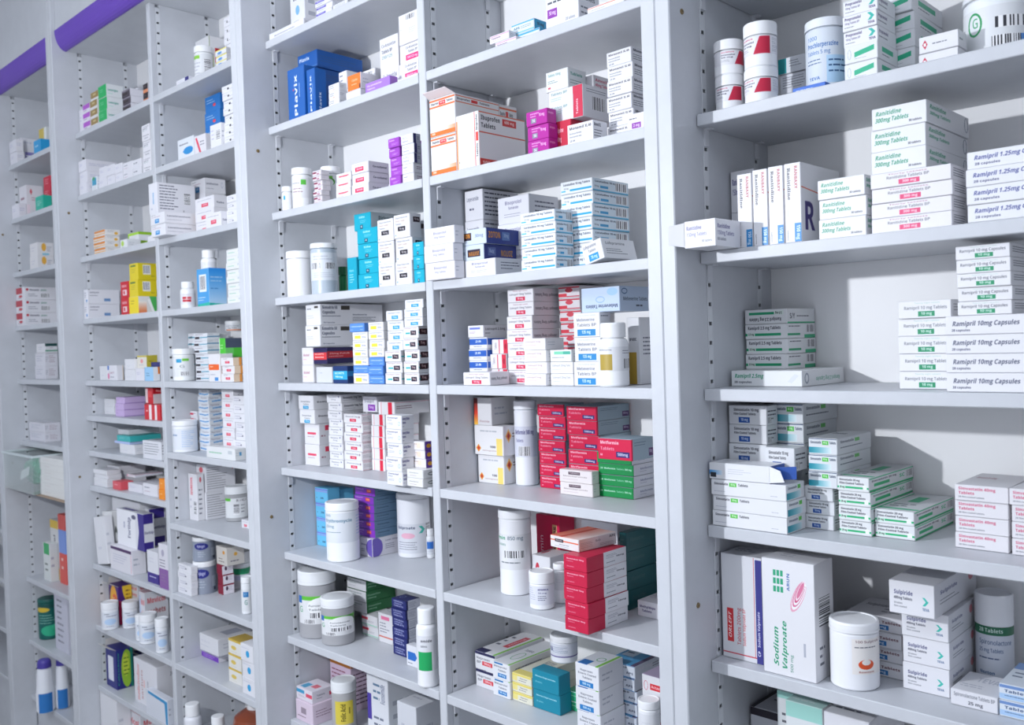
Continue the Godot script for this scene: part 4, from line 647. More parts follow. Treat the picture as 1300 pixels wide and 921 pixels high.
	"blue_grad": ["tall carton with bright blue print", "e8f0f8", "r 0 0 1 1 4fa0dc;b .24 .2 .5 .4;r .2 .16 .6 .46 eef2f8;b .26 .2 .46 .36;l .1 .74 .7 .14 2 dfecf8;p 2fb4a4 0 .94 1 .9 1 1 0 1", "g 0 0 1 1 2a8fe0 c4def4 v;l .1 .2 .7 .2 2 9fc8ee;l .1 .5 .7 .12 1 4f90cc;p 2fb4a4 0 .92 1 .95 1 1 0 1", ""],
	"green_tick": ["slim white carton with pale green title", "f2f4f4", "l .1 .4 .5 .3 1 8fc4a4;r .76 .2 .14 .3 c4cbd0", "l .1 .3 .6 .4 2 b4bcc0;r .4 .3 .2 .3 5a9cc8", ""],
	"black_bar_teal": ["slim white carton with black tag", "eff1f5", "t .06 .08 .6 .2 0 7a5a6c Quetiapine;r .02 .48 .36 .34 2a242c;r .4 .54 .6 .14 4a9cb8;l .4 .78 .3 .1 1 a9acb8", "r 0 .4 1 .2 5a8fb0;l .1 .1 .6 .2 1 8a8da4", ""],
	"teal_dash": ["slim white carton with teal dash", "f0f2f5", "l .1 .14 .5 .16 1 c49aa8;r .0 .55 .6 .16 3f9ab0;r .1 .46 .3 .3 4a6a78", "l .1 .3 .6 .4 2 b4b7c4", ""],
	"orange_label_white": ["white carton with orange label", "f3f2f4", "r 0 .38 .9 .2 f0682a;l .1 .42 .4 .1 1 fbd4b8;l .1 .7 .6 .1 1 b4b7c4;r .5 .84 .3 .12 4a8fd0", "", ""],
	"green_dark": ["bright green carton with slate side", "4fc43a", "l .2 .3 .5 .3 2 b4eca8;r 0 0 .1 1 f0f2f2", "r 0 0 1 .5 4a5468;r 0 .5 .4 .5 6fd06a", ""],
	"pink_orange_side": ["white carton with crimson block and orange side", "f3f1f3", "l .2 .12 .5 .12 1 a98a9c;r .36 .4 .36 .3 d8304f;t .42 .46 .24 .18 1 fbe8ec 50", "r 0 0 1 1 f6dcc0;r .68 0 .32 1 f4a04a", ""],
	"orange_cap_white": ["white carton with orange corner stripe", "f0eff2", "l .2 .3 .5 .3 2 c4c4cc", "r .78 0 .22 1 f0a85a;r 0 0 .78 1 e6e4ea", ""],
	"red_tick": ["slim white carton with red tick end", "f1f1f5", "r .0 .3 .5 .36 c83050;l .5 .3 .4 .3 1 b48a9c", "l .1 .3 .6 .4 2 b4b7c4", ""],
	"blue_slash_line": ["slim white carton with blue slanted line", "eff3f8", "t .3 .08 .6 .2 0 7a6a84 Risperidone;p 3a8fd0 .04 .5 .6 .62 .94 .5 .94 .66 .6 .78 .04 .66", "t .1 .1 .7 .26 0 6a5a7c Risperidone;p 3a8fd0 .3 .62 1 .5 1 .66 .3 .78;r 0 .4 1 .12 c4d4e6", ""],
	"red_vert_word": ["tall white carton with vertical red word", "f3f2f5", "t .2 .06 .34 .4 1v e0384c SEVREDOL;B .55 .6 .3 .26;l .1 .5 .2 .3 2 c4c4d0", "c .5 .12 .14 .06 d8606c;l .2 .3 .6 .6 6 a9abb8", ""],
	"ruled_side": ["large white carton with ruled side print", "efeff3", "c .5 .2 .2 .1 d8606c;l .2 .5 .6 .3 3 c4c4d0", "l .04 .1 .7 .84 10 a4a2ac;c .92 .2 .03 .06 d0707c", ""],
	"white_dash_stack": ["small white carton with dashed print", "f2f2f6", "l .1 .2 .8 .5 2 b4b2c4;c .6 .5 .06 .1 5a5a70", "l .1 .3 .6 .4 2 b4b7c4", ""],
	"maroon_side": ["maroon and white carton with dark emblems", "8a2036", "l .2 .3 .5 .3 2 c47a88", "r 0 0 1 1 ece6ee;c .35 .4 .1 .22 4a2a44;l .5 .2 .4 .5 3 a99ab0;r 0 0 1 .12 8a2036", ""],
	"amber_marks": ["cream carton with amber marks", "e9e4dc", "c .7 .3 .1 .1 e8a03a;l .2 .6 .6 .3 2 a89a90", "c .5 .4 .1 .1 e8b04a;l .2 .7 .6 .14 1 8a84a0", ""],
	"violet_block": ["white and violet carton with long grey top", "7a3fc0", "t .1 .2 .7 .2 1 ecdcf8 Venlafaxine;t .1 .56 .6 .2 1 ecdcf8 Capsules", "r 0 0 1 1 eceaf0;l .1 .4 .7 .16 1 b0aebc", "r 0 0 1 1 d0d1d8"],
	"pale_front": ["white carton with pale embossed title", "eeeef1", "t .06 .3 .5 .2 0 c9cad4 Venlafaxine;l .06 .6 .5 .16 1 d0d1da", "", "r .4 .3 .4 .4 a9abb8;r 0 0 .0 .0 ffffff"],
	"gold_mark": ["white carton with gold mark", "f3f1ea", "r .0 0 1 .12 d8b84a;c .4 .55 .2 .14 dcc05a;l .2 .8 .5 .1 1 c4bca4", "l .1 .3 .6 .4 2 b4b7c4", "r 0 .6 1 .4 c8a84a;l .2 .2 .6 .2 2 a9a8a4"],
	"blue_dots": ["white carton with bright blue dot", "f3f3f7", "c .55 .55 .14 .2 2fa0d8;l .1 .2 .7 .14 1 c4c7d4", "l .1 .3 .6 .4 2 b4b7c4", "l .1 .3 .7 .3 2 8a8da4"],
	# far unit
	"red_chip": ["white carton with red chip and violet print", "f0f0f5", "r 0 .3 1 .5 c83a4c", "l .1 .1 .7 .16 1 c4c7d4;r .2 .5 .5 .34 8a84c0;l .24 .58 .4 .16 1 eeeef6", ""],
	"azure_small": ["small azure carton", "2f9fd8", "l .2 .3 .5 .3 1 bfe0f4", "", ""],
	"mustard": ["slim mustard carton with white edge", "d8c05a", "l .3 .3 .4 .4 2 8a7430;r .7 0 .3 1 e9ece8", "r 0 0 1 1 dfe2e0", ""],
	"pink_cross": ["white carton with pink cross marks", "f1eef2", "l .2 .3 .5 .4 2 d8a4b4", "p d8606c .2 .2 .28 .1 .36 .2 .28 .3;l .3 .36 .6 .14 2 dca4b4;r 0 .6 .2 .4 ecdce4", ""],
	"teal_small": ["small teal carton with white print", "2fb49c", "l .2 .3 .6 .4 3 d4f0ea", "", ""],
	"crimson_small": ["small crimson carton with white print", "cc1f3c", "l .2 .2 .6 .5 3 f4c8d0", "", ""],
	"amber_spot": ["white carton with amber spot", "f1eff0", "l .2 .3 .5 .4 2 c4c4d0", "c .4 .35 .14 .3 e8b04a;l .6 .3 .3 .4 3 a9acc8;r .3 .8 .4 .14 8ac4d8", ""],
	"red_corner_long": ["long white carton with red end and green script", "f0eff3", "r 0 0 .7 .5 b83a48;c .5 .7 .2 .1 c83a48;l .2 .8 .6 .1 1 c4a4ac", "c .08 .2 .04 .1 c02a3c;t .14 .14 .3 .2 1 5a5d74 Versatis;t .48 .14 .2 .2 2 7fb8a4 plasters;b .5 .5 .24 .3;l .1 .5 .3 .3 2 8a8da4", ""],
	"dark_green_top": ["white carton with dark green top edge", "f0eff2", "l .2 .3 .5 .4 2 b4b7c4", "r 0 0 1 .3 1f4a48;r 0 .7 1 .16 5a9a80;l .4 .4 .4 .2 1 c4a8b0", ""],
	"rose_print": ["pale carton with rose and grey print", "ebeaf0", "l .1 .2 .7 .5 3 b4b7c4", "l .3 .2 .5 .6 4 d0a8b8;l .05 .3 .2 .4 3 a4a7b8", ""],
	"yellow_white_upright": ["upright white carton with yellow ends", "f0efee", "r 0 0 1 .14 e8c44a;r 0 .8 1 .2 e8c44a;t .4 .24 .3 .4 1v 5a5d6c Calpol", "", ""],
	"red_blue_upright": ["upright carton in red and blue panels", "e05a50", "r 0 .22 1 .34 7f9ce0;l .3 .6 .4 .24 2 f4c8c0", "r 0 .22 1 .34 7f9ce0", ""],
	"green_chip": ["small white carton with green mark", "eef2ef", "r .1 0 .8 .3 3fae6a;l .2 .5 .5 .3 2 a9b4ac", "", ""],
	"lilac_grey": ["upright pale lilac carton with fine print", "dcdce8", "l .2 .1 .5 .8 8 a9abc0", "l .2 .1 .6 .8 8 a9abc0", ""],
	"gauze": ["folded white dressing pack", "f1f1ee", "l .2 .4 .3 .2 1 c8b0b0", "", ""],
	"plum_slab": ["dark plum carton", "5a2038", "l .2 .3 .5 .4 2 a06a80", "", ""],
}
# Tubs and bottles: key -> [look, name, shape, body colour, cap colour, cap share of the height, label from, label to, label arc in degrees, label print, label colour]
const ROUNDS := {
	"red_flash": ["white tub with a red slanted flash", "pill_tub", "tub", "eff0f3", "f0f1f4", .3, .04, .62, 230, "b .02 .15 .1 .7;t .28 .08 .24 .12 1 c04a60 ALMUS;t .28 .26 .26 .14 1 4a4660 Atenolol;t .28 .44 .22 .12 1 4a4660 50_mg;l .28 .64 .2 .2 2 8a8da0;p c02343 .62 .04 .78 .04 .78 .98 .52 .98;l .82 .1 .16 .8 8 9a9db4", "f2f2f6"],
	"prochlor": ["large white tub with blue thousand-tablet label", "pill_tub", "tub", "dfe8f2", "e9edf3", .12, .02, .8, 300, "t .3 .12 .12 .1 0 3f6fb0 1000;t .3 .24 .32 .12 1 3f6aac Prochlorperazine;t .3 .38 .24 .1 0 3f6aac Tablets_5_mg;l .3 .54 .16 .12 2 6f94c8;r .5 .5 .3 .5 b4d4ee;l .52 .55 .22 .3 3 4f80b8;t .32 .86 .12 .08 1 3f6aac TEVA", "e6eef6"],
	"big_g": ["very large white tub with green G and bar codes", "pill_tub", "tub", "edf0f4", "eef0f4", .1, .16, .9, 300, "o .36 .3 .05 .24 .012 2f9a5c;t .34 .16 .05 .28 0 2f9a5c G;b .48 .24 .3 .22;b .46 .62 .16 .26;r .62 .62 .05 .26 5a8fd0;l .2 .3 .08 .4 5 9a9dac", "f2f4f6"],
	"heart_tub": ["white tub with flat lid and orange heart label", "pill_tub", "tub", "f0f1f5", "f3f4f7", .15, .08, .7, 80, "r 0 0 1 1 f0ece9;t .08 .04 .84 .1 0 9a6a70 100_Sulpiride;l .08 .2 .8 .1 1 8a8d9a;c .42 .72 .24 .14 e0562a;c .42 .66 .14 .08 f0ece9;t .18 .9 .5 .07 1 c86a5a Rosemont", "f0ece9"],
	"spiro_bottle": ["white bottle with green band label", "pill_bottle", "tub", "eceef3", "f0f1f5", .34, .0, .9, 260, "r 0 0 1 .16 2f6f50;t .3 .03 .3 .1 1 e4f0ea 28_Tablets;t .3 .24 .42 .12 0 4a6aa4 Spironolactone;t .3 .4 .3 .1 0 4a6aa4 25_mg_Tablets;l .3 .56 .3 .08 1 7a8fb8;t .3 .82 .2 .08 1 4a7ab8 Norton", "e3e7f0"],
	"gold_label": ["white bottle with gold label square and bar code", "pill_bottle", "bottle", "f1f2f5", "f3f4f6", .24, .04, .62, 250, "r .26 .3 .22 .66 b39a45;t .24 .08 .24 .09 0 6a6d7c Mefenamic;b .66 .5 .2 .4;l .64 .14 .24 .2 2 8a8da0", "f0f1f4"],
	"metf500": ["tall white tub with violet 500 mg lettering", "pill_tub", "tub", "edeff5", "eff1f6", .1, .22, .62, 300, "t .28 .1 .36 .2 1 5a58a0 Metformin_500_mg;t .3 .4 .16 .14 0 6a68b0 Tablets;b .36 .66 .2 .3", "e6e9f6"],
	"metf850": ["tall white tub with green 850 mg lettering", "pill_tub", "tub", "f0f1f5", "f2f3f6", .1, .2, .66, 300, "t .22 .04 .16 .14 1 2f9468 rmin;t .4 .04 .2 .14 0 4a6f8c 850_mg;t .24 .24 .14 .1 0 6ab09a Tablets;b .36 .46 .24 .2;l .3 .76 .3 .1 1 a9b4bc", "f2f3f5"],
	"metop_small": ["small white ribbed-cap bottle with violet label", "pill_bottle", "tub", "eef0f4", "f1f2f5", .3, .08, .8, 260, "l .2 .1 .2 .7 6 b4b7cc;t .42 .14 .2 .12 1 4a4a90 METOPROLOL;t .42 .32 .16 .1 0 5a5aa0 50_mg;l .42 .5 .18 .3 3 8a8db4", "eceef6"],
	"plain_tub": ["plain white tub", "pill_tub", "tub", "eff0f3", "f2f3f5", .14, .1, .6, 200, "l .3 .3 .3 .3 2 d4d6dd", "eff0f3"],
	"blue_print_tub": ["small white tub with blue ruled label", "pill_tub", "tub", "eef0f4", "f1f2f5", .22, .06, .7, 260, "t .2 .2 .1 .5 1 3f4f94 NA;l .3 .2 .3 .5 4 7a9ccc;r 0 .9 1 .08 5a4a90", "e9edf6"],
	"white_cyan_mark": ["small white tub with cyan mark", "pill_tub", "tub", "f2f3f6", "f4f5f7", .2, .1, .8, 240, "c .36 .3 .05 .16 2fa0cc;l .4 .6 .14 .2 2 b4b7c4", "f2f3f6"],
	"green_flag": ["white tub with a green flag on its label", "pill_tub", "tub", "f1f2f5", "f4f4f7", .16, .1, .66, 260, "l .26 .24 .2 .1 1 9a9dac;r .48 .1 .12 .26 5fc04a;l .26 .5 .3 .3 2 d09aa8", "f3f3f6"],
	"green_arc": ["white tub with a green arc label", "pill_tub", "tub", "f1f2f5", "f4f4f7", .18, .06, .7, 260, "r .24 .04 .3 .14 6fc83a;c .5 .3 .1 .16 4a9a3a;c .46 .34 .1 .18 f3f4f6;l .26 .5 .24 .3 3 9fb0b4;r .22 .06 .04 .14 3f8fc8", "f3f4f6"],
	"white_smooth": ["smooth white screw-top tub", "pill_tub", "tub", "f3f3f6", "f5f5f7", .16, .1, .8, 100, "", "f3f3f6"],
	"clear_grey": ["translucent grey tub with white lid and blue bar codes", "pill_tub", "tub", "b9c4cf", "f2f3f6", .1, .1, .7, 170, "l .2 .1 .6 .2 2 b4b7c4;b .12 .36 .28 .22;b .54 .36 .28 .22;l .2 .72 .6 .2 3 b4b7c4", "e9eef4"],
	"dark_green": ["small dark green bottle", "pill_bottle", "tub", "14743f", "0f5f34", .3, .1, .8, 60, "", "14743f"],
	"erythro": ["tall white tub with pale blue antibiotic label", "pill_tub", "tub", "f0f2f6", "f1f3f6", .13, .04, .62, 300, "t .26 .04 .1 .1 0 6aa4c4 500;t .26 .2 .36 .14 1 5a9cc0 Erythromycin;t .26 .4 .14 .12 0 6aa4c4 250mg;l .26 .62 .3 .06 1 8fb8d0;l .68 .1 .14 .7 7 9ac0d8", "eef2f7"],
	"pink_splash": ["large white tub with pink splash and bar code", "pill_tub", "tub", "eff0f5", "f2f3f6", .08, .42, .92, 290, "t .26 .08 .26 .12 1 4a5a84 Valproate;r .3 .34 .0 .0 ffffff;c .42 .4 .09 .1 efb8cc;p 3fb4a4 .56 .08 .6 .08 .64 .2 .6 .32 .56 .32 .6 .2;B .66 .02 .1 .5;l .28 .6 .26 .3 4 9a9db4", "eef0f6"],
	"blue_label_slim": ["slim white bottle with blue label", "pill_bottle", "bottle", "eff1f5", "f2f3f6", .24, .1, .8, 200, "r .2 .1 .6 .5 2f6fc4;l .3 .66 .4 .2 2 8fb0dc", "eef1f6"],
	"grey_g": ["grey tub with white lid and green-topped label", "pill_tub", "tub", "a9a9ad", "eceef1", .2, .2, .72, 150, "r .1 0 .9 .14 62bf3c;c .8 .3 .2 .3 4a9c38;c .62 .38 .34 .34 f2f3f4;r 0 0 .14 .26 2f6cb8;t .04 .36 .14 .3 0 2f9a5c G;t .3 .3 .5 .1 0 5a5d6c Furosemide;t .3 .44 .4 .1 0 5a5d6c Tablets;b .34 .6 .5 .18;b .2 .84 .24 .14", "f1f2f3"],
	"green_block_bottle": ["tall white bottle with green block label", "pill_bottle", "bottle", "f0f1f5", "f2f3f6", .2, .1, .7, 200, "t .3 .1 .34 .1 1 4a4d5a amide;t .3 .26 .2 .08 0 5a5d6c tablets;r .22 .46 .4 .54 22a860", "f0f1f5"],
	"folic": ["grey tub with yellow label and white lid", "pill_tub", "tub", "b0afb0", "eef0f2", .22, .2, .8, 90, "r 0 0 1 1 dcc84a;t .3 .1 .36 .8 1v 5a4f18 Folic_Acid;l .74 .1 .08 .8 1 8a7c28", "dcc84a"],
	"green_foot_tub": ["white tub with dark green label", "pill_tub", "tub", "eff1f3", "f1f3f5", .42, .05, .9, 300, "r 0 0 1 1 1f7a52;l .3 .3 .3 .3 2 8fc8ac", "1f7a52"],
	"green_tag_tub": ["white tub with green tag and bar code", "pill_tub", "tub", "eff1f3", "f2f3f5", .16, .06, .86, 280, "r .2 .06 .2 .12 8fcc4a;B .5 .2 .14 .5;l .22 .3 .2 .5 4 b4b7c4;r .72 .0 .1 1 c4d08a", "f0f2f3"],
	"red_label_bottle": ["small white bottle with red label blocks", "pill_bottle", "bottle", "f1f2f5", "f3f4f6", .24, .1, .76, 220, "r .3 .3 .14 .2 c83040;r .46 .3 .14 .2 d85a64;r .3 .56 .3 .2 c83040;l .3 .1 .3 .1 1 c4a0a8", "f2f2f5"],
	"white_cap_bottle": ["white bottle standing on a blue carton", "pill_bottle", "bottle", "f1f2f6", "f4f4f7", .4, .1, .8, 160, "l .3 .3 .4 .4 2 c4c7d8", "f1f2f6"],
	"blue_green_tub": ["white tub with blue and green tags", "pill_tub", "tub", "f0f2f4", "f3f4f6", .18, .08, .84, 260, "r .34 .12 .12 .18 2f9ccc;r .47 .1 .14 .12 6fc43a;t .4 .4 .14 .2 0 a4b4b0 G;b .44 .74 .16 .2;l .34 .6 .3 .06 1 b4b7c4", "f2f4f5"],
	"lactulose": ["white tub with dark lettering and orange foot", "pill_tub", "tub", "e6e7ec", "eeeff2", .3, .0, .9, 280, "t .3 .2 .34 .22 0 5a5d6c Lactulose;t .34 .5 .24 .2 1 5a5d6c mg_Tabs;r .3 .8 .5 .2 e08a5a;r .28 .8 .03 .2 a03a2c", "eceef2"],
	"red_stripe_tub": ["white tub with red striped label", "pill_tub", "tub", "f0f1f4", "f2f3f6", .2, .1, .8, 240, "r .3 .1 .3 .08 d8485c;r .3 .22 .3 .08 d8485c;r .3 .34 .3 .08 d8485c", "f1f1f4"],
	"blue_lines_tub": ["white tub with blue ruled label", "pill_tub", "tub", "f1f3f7", "f3f4f7", .16, .1, .9, 280, "t .24 .24 .12 .12 1 5a8fd4 Senna;l .44 .1 .24 .8 9 a4c0e4", "eef2f8"],
	"grey_g_small": ["squat grey tub with green-topped label and bar code", "pill_tub", "tub", "a9aaad", "eceef0", .22, .14, .86, 150, "r .0 .0 .3 .14 5fc03c;b .5 .04 .4 .12;B .4 .3 .2 .5;l .66 .3 .2 .5 3 a9acb8", "eef0f1"],
	"steel_oval": ["steel grey tub with navy oval name", "pill_tub", "tub", "8f98a8", "f2f3f5", .16, .0, 1.0, 300, "c .4 .24 .13 .17 2c2f84;t .33 .15 .14 .18 1 e4e6f4 Fybogel;l .34 .5 .14 .3 3 b9c0cc;r .58 .36 .12 .4 b4bcc8;r .62 .78 .05 .12 2a2c4c", "9199a9"],
	"green_wave_tub": ["white tub with a green wave label", "pill_tub", "tub", "eef1f4", "f2f3f5", .3, .2, .9, 280, "p 1f9a68 .2 0 .8 0 .8 .1 .7 .34 .3 .34 .2 .2;r .2 .4 .5 .3 d4dcf0;l .24 .44 .4 .2 2 b4bcdc", "eceff4"],
	"blue_g_bottle": ["white bottle with blue square and green G", "pill_bottle", "tub", "eef0f3", "f2f3f5", .16, .2, .9, 200, "r .3 .1 .3 .24 2f7ab8;l .34 .16 .2 .1 2 d4e4f2;t .34 .46 .2 .3 0 3f9a8c G", "f1f3f4"],
	"bluewash_bottle": ["white tablet bottle with pale blue wash label", "pill_bottle", "tub", "eff1f5", "f2f3f6", .24, .14, .9, 260, "l .34 .06 .14 .1 1 4a4f70;l .4 .18 .3 .14 1 6a74a0;c .5 .6 .16 .2 b9d2ee;l .4 .86 .2 .08 1 2f3f6c", "ecf0f7"],
	"green_tin": ["dark green tin with a gold band", "tin", "tub", "14605a", "175f58", .08, .04, .96, 200, "r 0 .0 1 .12 174f4c;c .3 .16 .22 .07 d8b83a;l .2 .3 .5 .3 4 8fc4b4;c .55 .78 .3 .16 2fae84;c .75 .68 .2 .1 3fbc90", "15625c"],
	"violet_cap": ["tall white bottle with violet cap and blue label", "cleaner_bottle", "tall", "eceef4", "4a3f9c", .16, .5, .98, 90, "r 0 0 1 1 2f78c0", "2f78c0"],
	"white_jug": ["white bottle with broad cap, nearly at floor level", "pill_bottle", "bottle", "ebecf2", "f2f3f5", .36, .1, .6, 100, "", "ebecf2"],
}
const SHELF_NOTES := {
	"D2": "on the red-flash tub shelf",
	"D1": "on the upright-carton shelf",
	"D0": "on the half-empty shelf",
	"D-1": "on the stepped-cartons shelf",
	"D-2": "on the heart-tub shelf",
	"D-3": "below the heart-tub shelf",
	"R3": "above the orange-banded cartons",
	"R2": "on the orange-banded carton shelf",
	"R1": "on the cyan-lined carton shelf",
	"R0": "on the gold-label bottle shelf",
	"R-1": "on the flame-diamond carton shelf",
	"R-2": "below the flame-diamond cartons",
	"R-3": "beside the solid teal cartons",
	"L4": "above the royal blue cartons",
	"L3": "on the royal blue carton shelf",
	"L2": "on the violet-stack shelf",
	"L1": "on the turquoise carton shelf",
	"L0": "on the serif capsule-carton shelf",
	"L-1": "under the serif capsule cartons",
	"L-2": "on the sky-blue stack shelf",
	"L-3": "on the grey-tub shelf",
	"L-4": "beside the yellow-label tub",
	"Q4": "by the green-tag tub",
	"Q3": "near the azure stack",
	"Q2": "by the large text-panel carton",
	"Q1": "by the red-label bottle",
	"Q0": "by the blue-tag tub",
	"Q-1": "by the blue-ruled tub",
	"Q-2": "by the squat grey tub",
	"Q-3": "by the steel grey tubs",
	"Q-4": "above the amber bottle",
	"Q-5": "at the amber bottle",
	"P4": "just under the purple moulding",
	"P3": "second shelf below the moulding",
	"P2": "by the lime-banded cartons",
	"P1": "by the yellow cartons",
	"P0": "by the olive carton",
	"Pa": "by the lilac cartons",
	"Pb": "by the aqua carton",
	"Pc": "in the untidy pile shelf",
	"P-3": "in the navy-wave pile",
	"P-4": "by the flame-shape open carton",
	"P-5": "by the leaf-shape open carton",
	"P-6": "at the foot of the unit",
	"A4": "top of the far unit",
	"A3": "by the crimson far stack",
	"A2": "in the far unit",
	"A1": "in the far unit",
	"A0": "in the far unit",
	"Aa": "above the clear plastic box",
	"A-2": "beside the clear plastic box",
	"A-3": "under the clear plastic box",
	"A-4": "beside the green tin",
	"A-5": "at the far floor",
	"Z-2": "beyond the narrow unit, high shelf",
	"Z-3": "beyond the narrow unit, middle shelf",
	"Z-4": "beyond the narrow unit, low shelf",
	"Z-5": "beyond the narrow unit, lowest shelf",
}
